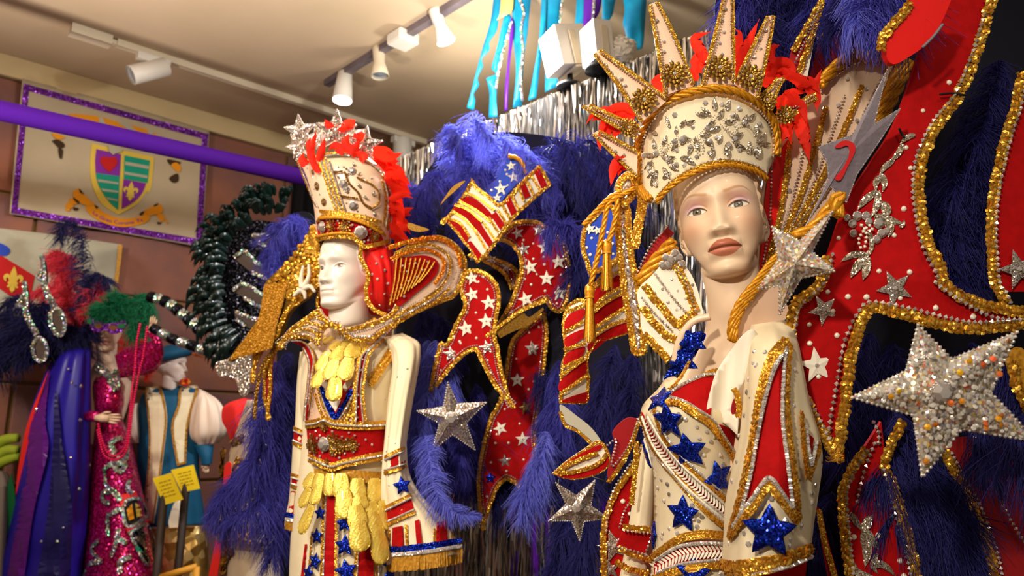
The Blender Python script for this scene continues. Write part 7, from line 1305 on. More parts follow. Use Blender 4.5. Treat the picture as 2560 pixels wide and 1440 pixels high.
# gold tasselled flag with the sequin staff beside the head
tf = facing(1530, 640, 1.62); tfl, tfs = panel('blue_starred_flag', R2([(1500, 370), (1400, 440), (1315, 550), (1298, 690), (1330, 800), (1362, 900, 1), (1480, 850), (1590, 770, 1), (1600, 600), (1560, 420)]), tf, M['royal_blue'], fbk, .008); edging(tfl, tfs, tf, .011, 0)
for x, y, r in ((1370, 555, .021), (1420, 565, .018), (1445, 670, .018), (1440, 720, .016)): starplace(ME['white_star'], tf, *R2([(x, y)])[0], r*.6, .3, tfl, 'star', .003)
stones(tfl, np.array(R2([(1425, 450), (1380, 620), (1345, 690), (1370, 740), (1350, 825), (1495, 580), (1530, 660), (1535, 735), (1485, 690), (1470, 480), (1400, 800)])), tf, .0038, M['pearl'], 'pearls')
flagscroll(R2([(1600, 765, 1), (1490, 845), (1400, 950), (1365, 1075), (1300, 1055), (1205, 1110), (1170, 1250), (1190, 1440)])+R3([(985, 150), (972, 385, 1), (1140, 385, 1), (1155, 250), (1142, 130), (1185, 30), (1218, 0)])+R2([(1510, 1345), (1655, 1300, 1), (1655, 1180), (1625, 980)]), 1.68,
 [R2(a) for a in ([(1400, 1000), (1500, 930), (1605, 875), (1608, 950), (1490, 1010), (1375, 1110)], [(1368, 1190), (1480, 1100), (1625, 1025), (1628, 1100), (1500, 1180), (1358, 1280)], [(1358, 1380), (1500, 1280), (1640, 1228), (1650, 1290), (1500, 1350), (1380, 1440)], [(1210, 1180), (1325, 1130), (1312, 1200), (1188, 1275)], [(1188, 1340), (1325, 1275), (1322, 1335), (1200, 1410)])]+[R3(a) for a in ([(1015, 85), (1125, 40), (1105, 105), (1005, 155)], [(983, 245), (1132, 130), (1135, 200), (983, 310)], [(983, 375), (1140, 320), (1138, 380)])],
 [R2(a) for a in ([(1395, 970), (1500, 900), (1600, 845)], [(1380, 1130), (1490, 1030), (1610, 965)], [(1370, 1170), (1480, 1080), (1620, 1010)], [(1360, 1300), (1500, 1200), (1630, 1115)], [(1355, 1350), (1500, 1255), (1640, 1205)], [(1205, 1150), (1330, 1100)], [(1180, 1300), (1320, 1220)])]+[R3(a) for a in ([(1000, 60), (1130, 20)], [(990, 170), (1120, 110)], [(980, 220), (1130, 110)], [(980, 330), (1140, 215)])], 0, lambda x, y: .02*np.sin(x*.03+y*.01), .013, parent=fbk, gl=.010, nm='striped_flag')
cu_s = facing(1460, 1060, 1.66); panel('flag_lining', R3([(978, 395), (1080, 465), (1180, 550), (1275, 690, 1), (1262, 770), (1200, 650), (1085, 545), (1000, 495)]), cu_s, M['grey_cloth'], fbk, .005); braidpx('gold_braid', R3([(975, 440), (1010, 520), (1090, 560), (1190, 660), (1262, 770)]), cu_s, .009, fbk)
flagscroll(R3([(930, 815, 1), (1010, 745), (1120, 670), (1215, 615), (1275, 690), (1268, 770), (1190, 822), (1050, 848)]), 1.64, [R3([(990, 770), (1110, 690), (1220, 640), (1225, 665), (1110, 720), (1010, 790)]), R3([(960, 825), (1060, 815), (1180, 790), (1262, 720), (1265, 765), (1190, 818), (1050, 845)])], [R3([(960, 800), (1060, 745), (1200, 690)]), R3([(980, 815), (1080, 800), (1200, 760), (1260, 700)])], 0, None, .012, parent=fbk, nm='striped_flag')
st_ = facing(1610, 640, 1.52); sf1, sfp = panel('sequin_staff', R2([(1575, 330, 1), (1640, 400), (1655, 640), (1690, 860), (1730, 1040), (1762, 1440, 1), (1680, 1450, 1), (1645, 1200), (1610, 1000), (1575, 700), (1560, 500)]), st_, M['silver_sequin'], fbk, .02); edging(sf1, sfp, st_, .014, 0, ins=.1)
sf2, sfp2 = panel('sequin_staff', R2([(1720, 250, 1), (1775, 260), (1765, 380), (1740, 500), (1705, 690, 1), (1670, 680, 1), (1690, 560), (1720, 400)]), st_, M['silver_sequin'], fbk, .02); edging(sf2, sfp2, st_, .012, 0, ins=.1)
kn, knp = panel('sequin_knot', R2([(1550, 250), (1580, 180), (1640, 135), (1690, 170), (1720, 240), (1690, 330), (1620, 400), (1560, 360)]), Off(st_, .012), M['star_sequin'], fbk, .02); edging(kn, knp, Off(st_, .014), .014, 0)
flat('red_scrap', R2([(1650, 255), (1690, 235), (1710, 260), (1665, 285)]), Off(st_, .02), 'red', fbk, .003, 0)
for q in (R2([(1590, 290), (1510, 330), (1420, 420), (1320, 530)]), R2([(1580, 310), (1500, 380), (1460, 560), (1420, 760), (1370, 960)]), R2([(1560, 330), (1560, 420), (1530, 560), (1500, 650)]), R2([(1690, 260), (1620, 300), (1540, 330)])): ropepx('gold_cord', q, facing(1540, 640, 1.50), .0055, fbk)
for top, L in ((R2([(1365, 1000)])[0], .088), (R2([(1490, 680)])[0], .075)):
    T0 = at(*top, 1.50); tm = MB(); lathe(tm, [(.004, .014), (.009, .009), (.0105, .0), (.009, -.011), (.0105, -.015)], T0, [0, 0, 1], 16)
    for k in range(150):
        a = rng.uniform(0, 2*pi); r_ = rng.uniform(.2, 1)**.5; e = np.array([cos(a), sin(a), 0]); z = np.linspace(0, 1, 5)[:, None]; C = T0+e*(.008+.005*z)*r_-np.array([0, 0, 1.])*(.012+z*L*rng.uniform(.9, 1.04)); sdv = np.array([-sin(a), cos(a), 0])*.0009; tm.add(np.concatenate([C-sdv, C+sdv]), np.array([[i, i+1, i+6, i+5] for i in range(4)]))
    obj('tassel', tm, M['gold_cord'], fbk, False)
# red strips and dark panels between the two costumes
dk = facing(1560, 1180, 1.58)
d1, dp1 = panel('red_panel', R3([(1455, 480, 1), (1400, 640), (1330, 780), (1270, 860, 1), (1270, 790), (1310, 640), (1300, 560), (1380, 480)]), dk, M['dark_red'], fbk, .006); braidpx('gold_braid', R3([(1455, 500), (1400, 660), (1330, 790), (1272, 865)]), Off(dk, .003), .012, d1); beadpx('rhinestone_chain', R3([(1455, 480), (1390, 650), (1290, 770), (1320, 610), (1265, 640)]), Off(dk, .003), .003, d1)
d2s = facing(1580, 1300, 1.52); d2, dp2 = panel('red_panel', R3([(1490, 640, 1), (1420, 770), (1340, 900), (1275, 1040), (1250, 1200), (1255, 1460, 1), (1560, 1460, 1), (1560, 1100), (1400, 1110), (1440, 900), (1470, 760)]), d2s, M['red'], fbk, .006)
braidpx('gold_braid', R3([(1480, 660), (1410, 790), (1320, 920), (1262, 1060), (1240, 1200), (1245, 1440)]), Off(d2s, .003), .016, d2); beadpx('rhinestone_chain', R3([(1470, 660), (1400, 760), (1310, 900), (1268, 1040), (1258, 1160)]), Off(d2s, .003), .0034, d2); beadpx('rhinestone_chain', R3([(1400, 990), (1365, 1050), (1340, 1140)]), Off(d2s, .003), .003, d2); braidpx('gold_braid', R3([(1480, 640), (1430, 850), (1420, 1000)]), Off(d2s, .003), .012, d2)
starplace(ME['foil_star'], d2s, *R3([(1305, 1255)])[0], .035, .3, d2, 'star', .003); starplace(ME['foil_star'], d2s, *R3([(1280, 1400)])[0], .022, .2, d2, 'star', .003); stones(d2, np.array(R3([(1400, 1060), (1350, 1225), (1360, 985), (1380, 1330)])), d2s, .005, M['pearl'], 'pearls')
s4, S4 = bigstar(R3([(948, 868), (1075, 945), (1192, 850), (1168, 1010), (1275, 1088), (1125, 1110), (1098, 1232), (1045, 1105), (902, 1105), (1010, 1000)]), R3([(1082, 1025)])[0], 1.78, parent=fbk, th=.014, dome=.016, br=.0026, centre=.014)
hw = MB()
for q in ([(968, 850), (965, 880)], [(1165, 830), (1245, 858)]): P, N = path3(np.array(R3(q)), facing(1450, 1250, 1.78), 0); tube(hw, P, .0012, 5)
obj('hanging_wire', hw, M['grey_felt'], fbk)
# ------------------------------------------------------------------ costumes before the stone wall
BW = 1.
def hand_mb(mb, wrist, tip, d, open_=.5, w=9., side=1):
    """palm, four unequal bent fingers and a thumb between two pixels"""
    a, b = np.array(wrist, float), np.array(tip, float); t = (b-a)/np.linalg.norm(b-a); n = np.array([-t[1], t[0]]); L = np.linalg.norm(b-a)
    tube(mb, at(*np.array([[*(a-t*L*.05), d], [*(a+t*L*.2), d-.004], [*(a+t*L*.48), d-.004]]).T), np.array([w*.42, w*.62, w*.55])*d/FP, 12)
    for k in range(4):
        o = (k-1.5)*w*.32; l = L*(.46, .54, .50, .38)[k]; p = a+t*L*.46+n*o; q = np.array([[*p, d-.004], [*(p+t*l*.4+n*o*open_*.3), d-.012], [*(p+t*l*.75+n*o*open_*.5), d-.010], [*(p+t*l+n*o*open_*.5), d]]); tube(mb, at(*q.T), np.array([.17, .16, .14, .09])*w*d/FP, 8)
    p = a+t*L*.16+n*side*w*.5; q = np.array([[*p, d-.002], [*(p+t*L*.18+n*side*w*.35), d-.01], [*(p+t*L*.36+n*side*w*.42), d-.012]]); tube(mb, at(*q.T), np.array([.2, .18, .11])*w*d/FP, 8)
    return mb
LP = dict(FP_, skin=(226, 196, 170), hair=(40, 96, 60), lips=(206, 140, 126), lips2=(220, 160, 146), neck=.045)
LAD = mannequin('masked_mannequin', 'mannequin in a magenta sequin gown, purple eye mask and striped cape', 'f', (262, 820), 3.52, radians(-6), radians(-6), 0, (262, 924), 3.58, radians(-14), FTORSO, LP, 'female_skin', 70, 90, ears=(), scale=.95)
L_ = LAD[0]
gown, GS_ = hull('gown', [(236, 942, 292, 936, 3.55, .05), (226, 965, 308, 960, 3.54, .10), (228, 1010, 310, 1005, 3.53, .12), (232, 1050, 304, 1046, 3.53, .10), (226, 1110, 324, 1100, 3.53, .13), (218, 1200, 346, 1190, 3.52, .16), (208, 1310, 370, 1300, 3.51, .2), (198, 1440, 396, 1440, 3.45, .22), (180, 1750, 430, 1750, 3.32, .25), (170, 2080, 455, 2080, 3.2, .27)], M['magenta_sequin'], L_, wob=.006)
cape, CPS = hull('cape', [(170, 864, 218, 864, 3.50, .04), (138, 890, 226, 880, 3.48, .09), (112, 945, 228, 930, 3.46, .11), (74, 1050, 227, 1050, 3.43, .13), (48, 1200, 222, 1200, 3.40, .15), (20, 1340, 212, 1330, 3.38, .17), (-12, 1450, 198, 1445, 3.37, .18), (-60, 1800, 170, 1800, 3.22, .2), (-90, 2080, 150, 2080, 3.1, .2)], M['indigo_sheer'], L_, wob=.010, nu=72)
flat('violet_stripe', Z3([(330, 85, 1), (300, 400), (320, 600), (225, 1000), (160, 1440, 1), (50, 1440, 1), (130, 950), (190, 500), (270, 200)]), CPS, 'violet_sheer', cape, .002, .02); flat('dark_stripe', Z3([(370, 200), (420, 600), (480, 1000), (470, 1440, 1), (250, 1440, 1), (320, 1000), (350, 600)]), CPS, 'dark_indigo', cape, .002, .022)
stones(cape, np.array(Z3([(455, 60), (480, 150), (540, 175), (535, 400), (240, 330), (470, 650), (420, 1120), (380, 1210), (275, 1210), (600, 700), (530, 860)])), CPS, .007, M['holo'], 'sequins', .024)
flat('red_lining', Z3([(325, 65, 1), (190, 400), (125, 700), (95, 965, 1), (140, 925), (165, 700), (222, 400)]), Off(facing(60, 1080, 3.36), 0), 'scarlet', L_, .006, 0); flat('green_lining', Z3([(75, 760, 1), (100, 960), (45, 1200), (5, 1460, 1), (-40, 1460, 1), (-30, 1100)]), facing(20, 1250, 3.35), 'emerald', L_, .006, 0)
asl, _ = hull('sleeve', [(286, 888, 300, 945, 3.50, .03), (310, 872, 335, 940, 3.48, .045), (350, 858, 380, 932, 3.45, .05), (385, 850, 404, 905, 3.42, .05), (372, 842, 408, 872, 3.40, .045), (364, 826, 396, 834, 3.39, .03)], M['magenta_sequin'], L_, wob=.004)
hb = MB(); hand_mb(hb, (378, 832), (386, 790), 3.38, .5, 13.); obj('raised_hand', hb, M['mannequin'], L_)
hb = MB(); hand_mb(hb, (243, 1044), (306, 1048), 3.30, .6, 17., -1); obj('lowered_hand', hb, M['mannequin'], L_); cf_ = MB(); tube(cf_, at(np.array([224., 236, 247]), np.array([1040., 1041, 1044]), np.array([3.36, 3.33, 3.31])), np.array([.026, .024, .02]), 14); obj('cuff', cf_, M['magenta_sequin'], L_)
mk = facing(262, 820, 3.40); o, mp = panel('eye_mask', Z2([(640, 985), (700, 1010), (750, 1035), (830, 1025), (895, 1015), (905, 1050), (860, 1098), (800, 1108), (755, 1078), (715, 1095), (670, 1085), (645, 1040)]), mk, M['purple_sequin'], L_, .006, 3, 20)
for q in ([(680, 1040), (715, 1030), (735, 1055), (700, 1072)], [(775, 1055), (815, 1045), (850, 1062), (810, 1085)]): flat('dark_eye_patch', Z2(q), mk, 'brown', o, .002, .003, 2.)  # flat brown patch, paints the shaded skin inside the eye opening
for q in ([(625, 1010), (655, 1000), (665, 1030), (635, 1035)], [(850, 1040), (895, 1035), (895, 1065), (855, 1065)]): flat('green_trim', Z2(q), mk, 'emerald', o, .002, .004, 2.)
gh = thing('feather_headpiece', 'green feather headpiece on the masked magenta mannequin', 'headpiece', at(300, 775, 3.5))
for q in ([(262, 805), (262, 775), (272, 760)], [(275, 806), (280, 765), (290, 738)], [(290, 806), (300, 765), (310, 742)], [(300, 800), (325, 760), (350, 745)], [(310, 800), (345, 775), (375, 765)], [(320, 800), (350, 790), (372, 795)], [(330, 805), (345, 815), (340, 830)], [(250, 800), (244, 780), (250, 765)], [(340, 790), (362, 770), (368, 745)]): plumepx('plume', [(x, y, 3.42) for x, y in q], .075, 240, M['feather_green'], gh, droop=.3, w=.0014)
vq = Z3([(640, 40), (690, 75), (740, 130), (765, 190), (770, 90), (780, 60)]); braidpx('jewel_trim', vq, Off(GS_, .006), .034, gown, 'holo')
ho = lambda q, w_=.02, m='holo': braidpx('applique_line', Z3(q), Off(GS_, .008), w_, gown, m)
for q in ([(735, 560), (770, 530), (810, 520)], [(740, 570), (760, 610), (745, 640)], [(690, 740), (730, 700), (800, 690), (840, 650), (850, 590)], [(700, 760), (710, 830), (770, 890), (800, 930)], [(680, 920), (690, 880), (730, 880)], [(685, 920), (700, 950), (730, 950)], [(800, 640), (770, 720), (810, 740), (840, 690)], [(860, 800), (850, 860), (880, 890)], [(720, 1020), (720, 1170)], [(800, 990), (740, 1030)], [(790, 1130), (770, 1240), (740, 1310)], [(770, 1180), (840, 1220)], [(800, 1340), (870, 1310)], [(800, 1340), (800, 1420)], [(560, 1440), (600, 1360), (680, 1340)], [(660, 1200), (610, 1260), (660, 1330)]): ho(q)
for q, m in (([(805, 990), (850, 930), (930, 925), (978, 1000), (975, 1050), (850, 1115)], 'black'), ([(845, 1000), (880, 960), (895, 1060), (860, 1070)], 'orange_felt'), ([(905, 955), (940, 975), (950, 1035), (915, 1050)], 'yellow_felt'), ([(862, 1150), (985, 1105), (1055, 1320), (975, 1365)], 'black_sequin'), ([(885, 1200), (955, 1280), (945, 1320), (905, 1260)], 'teal_felt'), ([(895, 1180), (980, 1150), (1020, 1260), (980, 1270)], 'mirror'), ([(800, 900), (930, 870), (945, 920), (860, 925), (800, 985)], 'scarlet'), ([(840, 1115), (990, 1060), (990, 1095), (850, 1150)], 'scarlet')): flat('lantern_applique', [p+(1,) for p in Z3(q)], Off(GS_, .004+.002*(m not in ('black', 'black_sequin'))), m, gown, .002, .004, 4.)
for q in ([(812, 992), (852, 932), (930, 928), (975, 1000), (972, 1048), (852, 1112), (812, 992)], [(862, 1150), (985, 1105), (1053, 1320), (975, 1363), (862, 1150)]): ho(q, .014)
bdn = MB()
for q in (Z2([(1010, 1040), (985, 1170), (975, 1300), (965, 1440)])[:-1]+Z3([(900, 60), (880, 200), (865, 380), (852, 500), (830, 590), (770, 640), (720, 620), (690, 560), (665, 480), (655, 430)]), Z2([(1060, 1060), (1045, 1180), (1025, 1300)])+Z3([(940, 30), (905, 200), (880, 360), (862, 520), (835, 620), (770, 665), (700, 640), (670, 560), (650, 470)])):
    P, N = path3(spline(q, False, 3), facing(300, 1000, 3.28), 0); Q = resample(P, .0105); bdn.stamp(BALL[0], BALL[1], Q, np.tile(np.eye(3)*.0062, (len(Q), 1, 1)))
tag(obj('bead_necklace', bdn, M['bead_pink'], kind='stuff'), 'two long strands of shiny pink beads held in the masked mannequin\'s hands', 'necklace')
fl3 = thing('flower_spray', 'orange red feather flowers behind the masked mannequin\'s raised arm', 'flowers', at(325, 860, 3.65))
for q in ([(305, 880), (310, 850), (325, 835)], [(320, 885), (335, 855), (345, 845)], [(335, 880), (350, 870), (352, 850)], [(360, 950), (372, 930), (370, 915)]): plumepx('plume', [(x, y, 3.62) for x, y in q], .045, 120, M['feather_red'], fl3, droop=.3)
# navy and coral plumes with silver music notes
nb_ = thing('music_plume_display', 'navy and coral ostrich plumes with mirrored music notes before the lily flag', 'backpiece', at(120, 900, 3.75))
def pz(q, L, n, m, d, **k): k.setdefault('w', .0013); plumepx('plume', [(x, y, d-.22) for x, y in Z2(q)], L*1.45, int(n*1.25), M[m], nb_, **k)
for q, L, m, d in (([(600, 1200), (580, 900), (600, 600), (570, 380), (500, 300), (440, 340), (430, 420)], .055, 'feather_indigo', 3.78), ([(560, 1000), (640, 760), (700, 690), (770, 720)], .055, 'feather_indigo', 3.7), ([(480, 800), (450, 620), (430, 540), (370, 560)], .065, 'feather_coral', 3.82), ([(500, 820), (470, 650), (480, 560), (430, 530)], .06, 'feather_coral', 3.82), ([(560, 1120), (480, 850), (380, 780), (280, 800)], .055, 'feather_coral', 3.74), ([(580, 1060), (520, 880), (430, 790)], .055, 'feather_coral', 3.75), ([(620, 980), (680, 800), (740, 800)], .055, 'feather_coral', 3.72), ([(620, 1000), (640, 930), (700, 930)], .05, 'feather_coral', 3.7), ([(350, 1200), (250, 950), (120, 870), (60, 900)], .08, 'feather_indigo', 3.68), ([(300, 1250), (180, 1050), (60, 1000)], .085, 'feather_indigo', 3.66), ([(350, 1250), (280, 1050), (330, 900)], .08, 'feather_indigo', 3.7), ([(200, 1300), (60, 1150), (-40, 1150)], .085, 'feather_indigo', 3.66), ([(480, 1250), (500, 1100), (560, 1080)], .07, 'feather_indigo', 3.68), ([(380, 1300), (400, 1150), (450, 1120)], .07, 'feather_indigo', 3.66), ([(100, 1320), (60, 1250), (-20, 1260)], .08, 'feather_indigo', 3.66), ([(250, 1330), (220, 1200), (160, 1150)], .08, 'feather_indigo', 3.66), ([(560, 1230), (600, 1150), (640, 1060)], .06, 'feather_indigo', 3.68)): pz(q, L, 300, m, d, droop=.5)
ns = facing(110, 800, 3.36)
def note(flag, stem, c, rx, ry, rot):
    o, p = panel('music_note', Z2(flag), ns, M['mirror'], nb_, .010, 4, 30); edging(o, p, ns, .016, 0, gold=M['holo'])
    a = np.linspace(0, 2*pi, 20, endpoint=False); e = [(c[0]+rx*cos(t)*cos(rot)-ry*sin(t)*sin(rot), c[1]+rx*cos(t)*sin(rot)+ry*sin(t)*cos(rot)) for t in a]; h, hp_ = panel('note_head', Z2(e), ns, M['mirror'], o, .010, 4, 30); P, N = path3(inset(hp_, 3), ns, .002, True); obj('note_rim', braid(MB(), P, N, .018, True), M['holo'], o, False)
    P, N = path3(spline(Z2(stem), False, 3), ns, .002); obj('note_stem', braid(MB(), P, N, .03), M['holo'], o, False)
note([(300, 535, 1), (325, 600), (335, 690), (332, 765), (310, 745), (262, 705), (290, 640)], [(318, 755), (350, 830), (400, 930)], (415, 1020), 58, 108, -.18); note([(180, 725, 1), (205, 850), (195, 960), (150, 925), (105, 910), (150, 830)], [(190, 955), (225, 1040), (262, 1110)], (288, 1220), 60, 92, -.1)
# small bust in a teal robe on a gold box
TP = dict(FP_, skin=(232, 216, 206), hair=(222, 206, 196), lips=(214, 176, 164), lips2=(222, 186, 174), makeup=.4, neck=.046)
TE = mannequin('robed_mannequin', 'small white mannequin in a teal robe with a cream stole, on the gold box', 'f', (458, 912), 3.72, radians(62), radians(4), radians(8), (432, 974), 3.74, radians(10), [(a*.8, b*.7, c*.8, d*.8, e, f) for a, b, c, d, e, f in FTORSO], TP, 'female_skin', 60, 80, ears=(-1,), scale=.78, stand=False)
R_ = TE[0]
robe, RS = hull('robe', [(398, 966, 470, 964, 3.74, .04), (362, 980, 506, 978, 3.74, .08), (348, 1010, 500, 1008, 3.73, .10), (345, 1080, 498, 1080, 3.73, .11), (346, 1180, 500, 1180, 3.72, .12), (354, 1260, 508, 1255, 3.72, .13), (362, 1318, 516, 1312, 3.72, .13)], M['teal_velvet'], R_, wob=.006)
for q in ([(968, 195), (1010, 180), (1065, 172), (1095, 260), (1112, 400), (1092, 600), (1072, 760), (1045, 950), (1022, 1090, 1), (955, 1080, 1), (965, 900), (985, 700), (992, 500), (980, 330)], [(1198, 195), (1250, 175), (1315, 172), (1310, 230), (1275, 340), (1250, 480), (1240, 690, 1), (1182, 705, 1), (1152, 540), (1145, 420), (1185, 300)]):
    o, p = flat('stole', Z3(q), RS, 'cream', R_, .004, .008); edging(o, p, Off(RS, .008), .010, 0, gold=M['gold_thread'])
flat('white_drape', Z3([(1165, 950), (1225, 945), (1238, 1115, 1), (1130, 1128, 1), (1125, 1070)]), RS, 'white_cloth', R_, .003, .010)
hull('puff_sleeve', [(498, 972, 512, 978, 3.70, .03), (486, 1004, 546, 1002, 3.68, .07), (476, 1048, 564, 1036, 3.67, .08), (478, 1090, 566, 1078, 3.67, .075), (498, 1114, 544, 1108, 3.68, .04)], M['puff'], R_, wob=.008, nu=60); hull('puff_sleeve', [(328, 1010, 345, 1008, 3.72, .03), (316, 1050, 346, 1050, 3.70, .04), (312, 1085, 348, 1085, 3.70, .04), (330, 1108, 349, 1108, 3.71, .02)], M['puff'], R_, wob=.004)
hull('forearm_sleeve', [(482, 1112, 535, 1112, 3.68, .045), (498, 1140, 532, 1138, 3.66, .04), (504, 1164, 530, 1160, 3.65, .03)], M['teal_velvet'], R_); hb = MB(); hand_mb(hb, (518, 1160), (512, 1184), 3.65, .3, 12.); obj('hand', hb, M['mannequin'], R_)
beret = thing('beret', 'dark teal beret with a brown quill on the small white mannequin', 'hat', at(430, 895, 3.74)); bb = MB(); lathe(bb, [(.01, .062), (.06, .056), (.115, .035), (.135, .012), (.12, -.008), (.085, -.016)], at(428, 893, 3.76), unit(CU*.95-CR*.25), 32); obj('crown', bb, M['teal_velvet'], beret); leaf('quill', [(480, 884, 3.66), (515, 890, 3.64), (545, 902, 3.64)], 12, 'feather_brown', beret, split=1.)
rf_ = thing('red_blossom', 'red and orange silk blossom beside the small mannequin\'s chin', 'flower', at(462, 955, 3.70))
for k in range(9): a = k*.7; leaf('petal', [(462, 955, 3.68), (462+8*cos(a), 955+6*sin(a), 3.665), (462+15*cos(a), 956+11*sin(a), 3.675)], 13, 'scarlet' if k % 3 else 'orange_felt', rf_)
gb_, _ = hull('box', [(380, 1322, 516, 1314, 3.72, .16), (376, 1340, 520, 1334, 3.72, .165), (372, 1420, 524, 1420, 3.68, .165), (366, 1700, 530, 1700, 3.56, .165), (362, 1975, 535, 1975, 3.42, .165)], M['gold_lame'], None, pw=.45, wob=.004); tag(gb_, 'box wrapped in crumpled gold lame cloth under the teal robed mannequin', 'box')
# yellow cards on dark posts
def card(label, q, d, px0, px1):
    q = Z3(q); c = np.array([p[:2] for p in q]).mean(0); s = facing(*c, d); T = thing('sign_card', label, 'sign', at(px1[0], 1900, d)*[1, 1, 0], 'yellow cards on posts'); o, p = panel('card', [r[:2]+(1,) for r in q], s, M['yellow_card'], T, .006, 20, 60)
    A, B_, C_, D_ = [np.array(r[:2]) for r in q]
    pm = MB()
    for k in range(5):
        t = .22+.13*k; a, b = A*(1-t)+D_*t, B_*(1-t)+C_*t; a2, b2 = a*.84+b*.16, a*(.16+.05*(k % 3))+b*(.84-.05*(k % 3)); n = 14
        for j in range(n):
            if (j*7+k*3) % 5 == 0: continue
            u0, u1 = j/n, (j+.7)/n; v = np.array([a2*(1-u0)+b2*u0, a2*(1-u1)+b2*u1]); hh = (D_-A)/np.linalg.norm(D_-A)*1.3; e = np.concatenate([v-hh, v[::-1]+hh]); pm.add(s(e[:, 0], e[:, 1], .0015), np.array([[0, 1, 2, 3]]))
    obj('print', pm, M['print'], o, False)
    top = s(np.array([px0[0]], float), np.array([px0[1]], float), -.012)[0]; bot = np.array([top[0], top[1], .02]); obj('post', tube(MB(), [top+[0, 0, .05], bot], .018, 12), M['post'], T); obj('foot', lathe(MB(), [(.13, 0), (.13, .012), (.03, .03)], np.array([top[0], top[1], 0]), [0, 0, 1], 24), M['post'], T)
card('lower yellow card with small print on a dark post, tilted before the teal robe', [(1018, 790), (1142, 752), (1220, 930), (1092, 968)], 3.30, (409, 1255), (408, 1400)); card('upper yellow card with small print on a thin dark post beside the gold box', [(1140, 735), (1288, 700), (1332, 858), (1212, 885)], 3.42, (464, 1225), (468, 1400))
ea = thing('easel', 'golden wooden easel top in front of the gold box', 'easel', at(460, 1800, 3.1)*[1, 1, 0]); e0, e1, e2 = at(*Z3([(1070, 1450)])[0], 3.1), at(*Z3([(1312, 1378)])[0], 3.1), at(*Z3([(1325, 1440)])[0], 3.1)
obj('top_bar', tube(MB(), [e0, e1], .014, 10), M['wood_gold'], ea)
for p in (e0, e1): obj('leg', tube(MB(), [p, [p[0]+.02, p[1]-.04, .0]], .013, 10), M['wood_gold'], ea)
# black cock feather backpiece with mirrored bands
bk_ = thing('black_feather_backpiece', 'black iridescent cock feather backpiece with holographic bands', 'backpiece', at(640, 800, 3.2)); bs_ = facing(620, 780, 3.12)
bp2, _ = panel('sequin_panel', Z2([(1540, 420), (1700, 320), (1880, 290), (2080, 330, 1), (2080, 900, 1), (1920, 1020), (1760, 1220), (1690, 1290, 1), (1600, 1250), (1530, 1100), (1490, 850), (1500, 600)]), bs_, M['black_sequin'], bk_, .02)
for q in ([(1690, 555), (1760, 510), (1840, 590), (1960, 660), (2040, 690), (2040, 730), (1950, 720), (1820, 670)], [(1680, 790), (1760, 750), (1900, 830), (2000, 860), (1990, 930), (1880, 915), (1760, 850)], [(1700, 950), (1800, 990), (1890, 1020), (1850, 1080), (1760, 1050), (1700, 1000)], [(1820, 400), (1930, 400), (2050, 440), (2040, 490), (1930, 490), (1860, 450)]):
    o, p = flat('holographic_band', Z2(q), bs_, 'mirror', bp2, .004, .004); braidpx('holo_rim', [t_[:2] for t_ in Z2(q[:4])], Off(bs_, .010), .016, bp2, 'holo'); braidpx('holo_rim', [t_[:2] for t_ in Z2(q[4:])], Off(bs_, .010), .016, bp2, 'holo')
rb2 = np.random.RandomState(5); arc = spline(Z2([(2060, 150), (1950, 120), (1820, 180), (1680, 270), (1580, 380), (1520, 520), (1500, 700), (1510, 900), (1560, 1080), (1650, 1220)]), False, 1.)
for i in range(230):
    t = rb2.rand(); p = arc[int(t*(len(arc)-1))]; tn = unit((arc[min(len(arc)-1, int(t*(len(arc)-1))+8)]-arc[max(0, int(t*(len(arc)-1))-8)])[None])[0]; out = np.array([tn[1], -tn[0]]); out = out if (p-np.array([640, 800]))@out > 0 else -out
    b = p-out*rb2.uniform(-16, 44)+tn*rb2.normal(0, 6); L = rb2.uniform(32, 58); c = rb2.normal(0, .6); d = 3.06-.03*rb2.rand(); e = b+out*L*.6+tn*c*6; f = b+out*L*.9+tn*c*18+np.array([0, L*.45]); leaf('cock_feather', [(*b, d+.02), (*e, d-.02), (*f, d-.005)], rb2.uniform(10, 17), 'feather_black', bk_, fold=.35, split=.6)
o, p = panel('silver_tail', Z3([(1440, 20), (1520, -10), (1600, -80), (1655, -60), (1672, 60), (1655, 220), (1605, 235), (1560, 120), (1460, 105)]), facing(590, 930, 2.95), M['silver_sequin'], bk_, .02)
def garland(label, q, rs_, d):
    T = thing('sequin_garland', label, 'garland', at(*Z2(q[:1])[0], d)); P = spline(Z2(q), False, 2.); n = 9; L = len(P)
    for k in range(n):
        seg = P[int(k*(L-1)/n):int((k+1)*(L-1)/n)+1]; m = len(seg); t0 = k/n; r = np.interp(np.linspace(t0, t0+1/n, m), [0, 1], rs_)*(1+.12*np.sin(np.linspace(0, pi, m)))*d/FP; obj('silver_band' if k % 2 else 'black_band', tube(MB(), at(seg[:, 0], seg[:, 1], np.full(m, d)), r, 16), M['holo' if k % 2 else 'black_sequin'], T)
garland('upper black and silver banded sequin arm beside the green headpiece', [(1070, 840), (1180, 870), (1310, 960), (1400, 1040), (1450, 1090)], (13, 15), 3.3); garland('lower black and silver banded sequin arm reaching to the gold wing', [(1090, 1060), (1230, 1140), (1400, 1200), (1560, 1262), (1700, 1300)], (11, 14), 3.1)
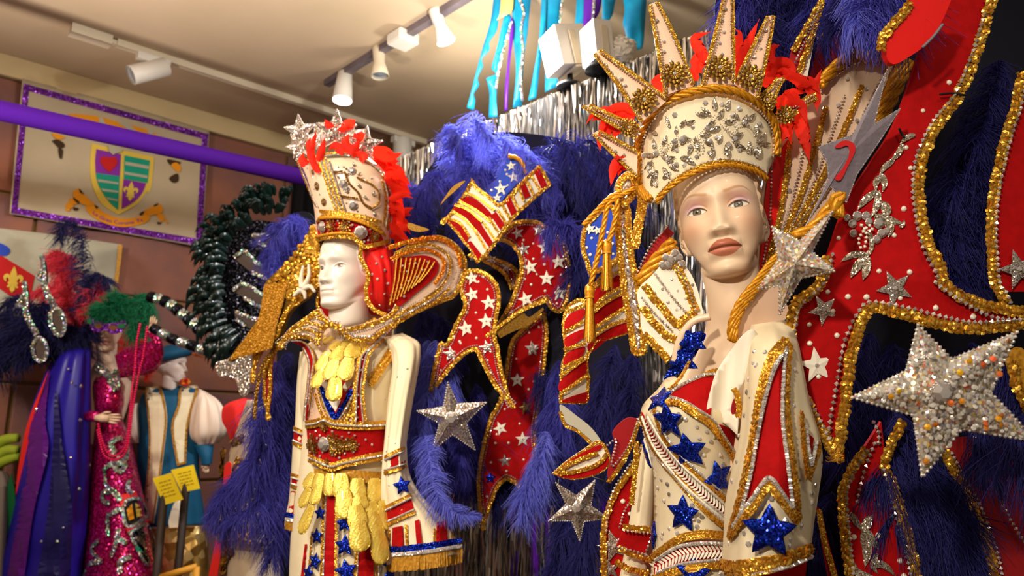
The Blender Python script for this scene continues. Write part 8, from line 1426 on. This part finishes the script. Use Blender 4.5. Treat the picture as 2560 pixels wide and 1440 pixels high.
# red plush, ivory gown dummy, cushions
pq_ = at(592, 1090, 3.2); pm_ = thing('red_plush', 'fluffy red plush heart hanging behind the white puffed sleeve', 'plush', at(592, 1060, 3.2)); hull('heart', [(575, 1005, 610, 995, 3.2, .05), (557, 1020, 640, 1005, 3.2, .08), (556, 1050, 640, 1040, 3.2, .09), (568, 1075, 635, 1075, 3.2, .08), (578, 1098, 615, 1095, 3.2, .04)], M['plush_red'], pm_, wob=.006); obj('stand_pole', tube(MB(), [pq_, pq_*[1, 1, 0]], .012, 10), M['post'], pm_)
gd = thing('gown_dummy', 'headless dummy in an ivory satin gown with gold trim beside the blue plumes', 'mannequin', at(620, 1900, 2.85)*[1, 1, 0])
gdb, GDS = hull('gown', [(618, 1000, 655, 1000, 2.9, .03), (598, 1060, 680, 1060, 2.88, .08), (575, 1130, 690, 1130, 2.86, .1), (562, 1190, 690, 1190, 2.86, .11), (556, 1250, 690, 1250, 2.86, .12), (540, 1290, 690, 1300, 2.86, .14), (532, 1320, 690, 1330, 2.86, .15), (540, 1350, 690, 1360, 2.86, .15), (558, 1365, 690, 1372, 2.86, .13), (560, 1450, 700, 1450, 2.86, .13), (548, 2000, 720, 2000, 2.66, .17)], M['gown'], gd, wob=.003)
for q, w_ in ((Z3([(1500, 600), (1490, 700), (1500, 830)]), .05), (Z3([(1540, 560), (1620, 520)]), .03), (Z3([(1440, 1100), (1540, 1140), (1680, 1160)]), .05), (Z3([(1430, 1120), (1540, 1165), (1680, 1180)]), .04), (Z3([(1530, 1240), (1500, 1330), (1490, 1430)]), .05), (Z3([(1600, 660), (1570, 760), (1540, 800)]), .035)): braidpx('gold_braid', q, Off(GDS, .006), w_, gdb, 'antique_gold')
flat('red_sash', Z3([(1440, 1190, 1), (1485, 1200, 1), (1450, 1440, 1), (1390, 1440, 1)]), facing(545, 1400, 2.82), 'scarlet', gd, .006, 0); flat('red_sash', Z3([(1500, 700), (1540, 690), (1530, 800), (1490, 850)]), facing(565, 1180, 2.74), 'scarlet', gd, .006, 0)
lm = thing('lime_cushion', 'lime green plush coil beside the red edged cape', 'cushion', at(20, 1120, 3.4))
for q in ([(-30, 570), (40, 530), (120, 520)], [(-20, 640), (50, 600), (120, 600)], [(-20, 690), (60, 660), (125, 640)]): P = spline(Z3(q), False, 2); obj('coil', tube(MB(), at(P[:, 0], P[:, 1], np.full(len(P), 3.45)), np.linspace(15, 11, len(P))*3.45/FP, 16), M['lime'], lm)
gr_, _ = hull('grey_sack', [(-40, 1175, 15, 1178, 3.43, .06), (-60, 1220, 30, 1210, 3.42, .1), (-60, 1270, 25, 1270, 3.4, .1), (-50, 1700, 10, 1700, 3.28, .1), (-50, 2080, 10, 2080, 3.12, .1)], M['stone_grey'], None, wob=.008); tag(gr_, 'grey cloth covered lump standing behind the green cape lining', 'sack')
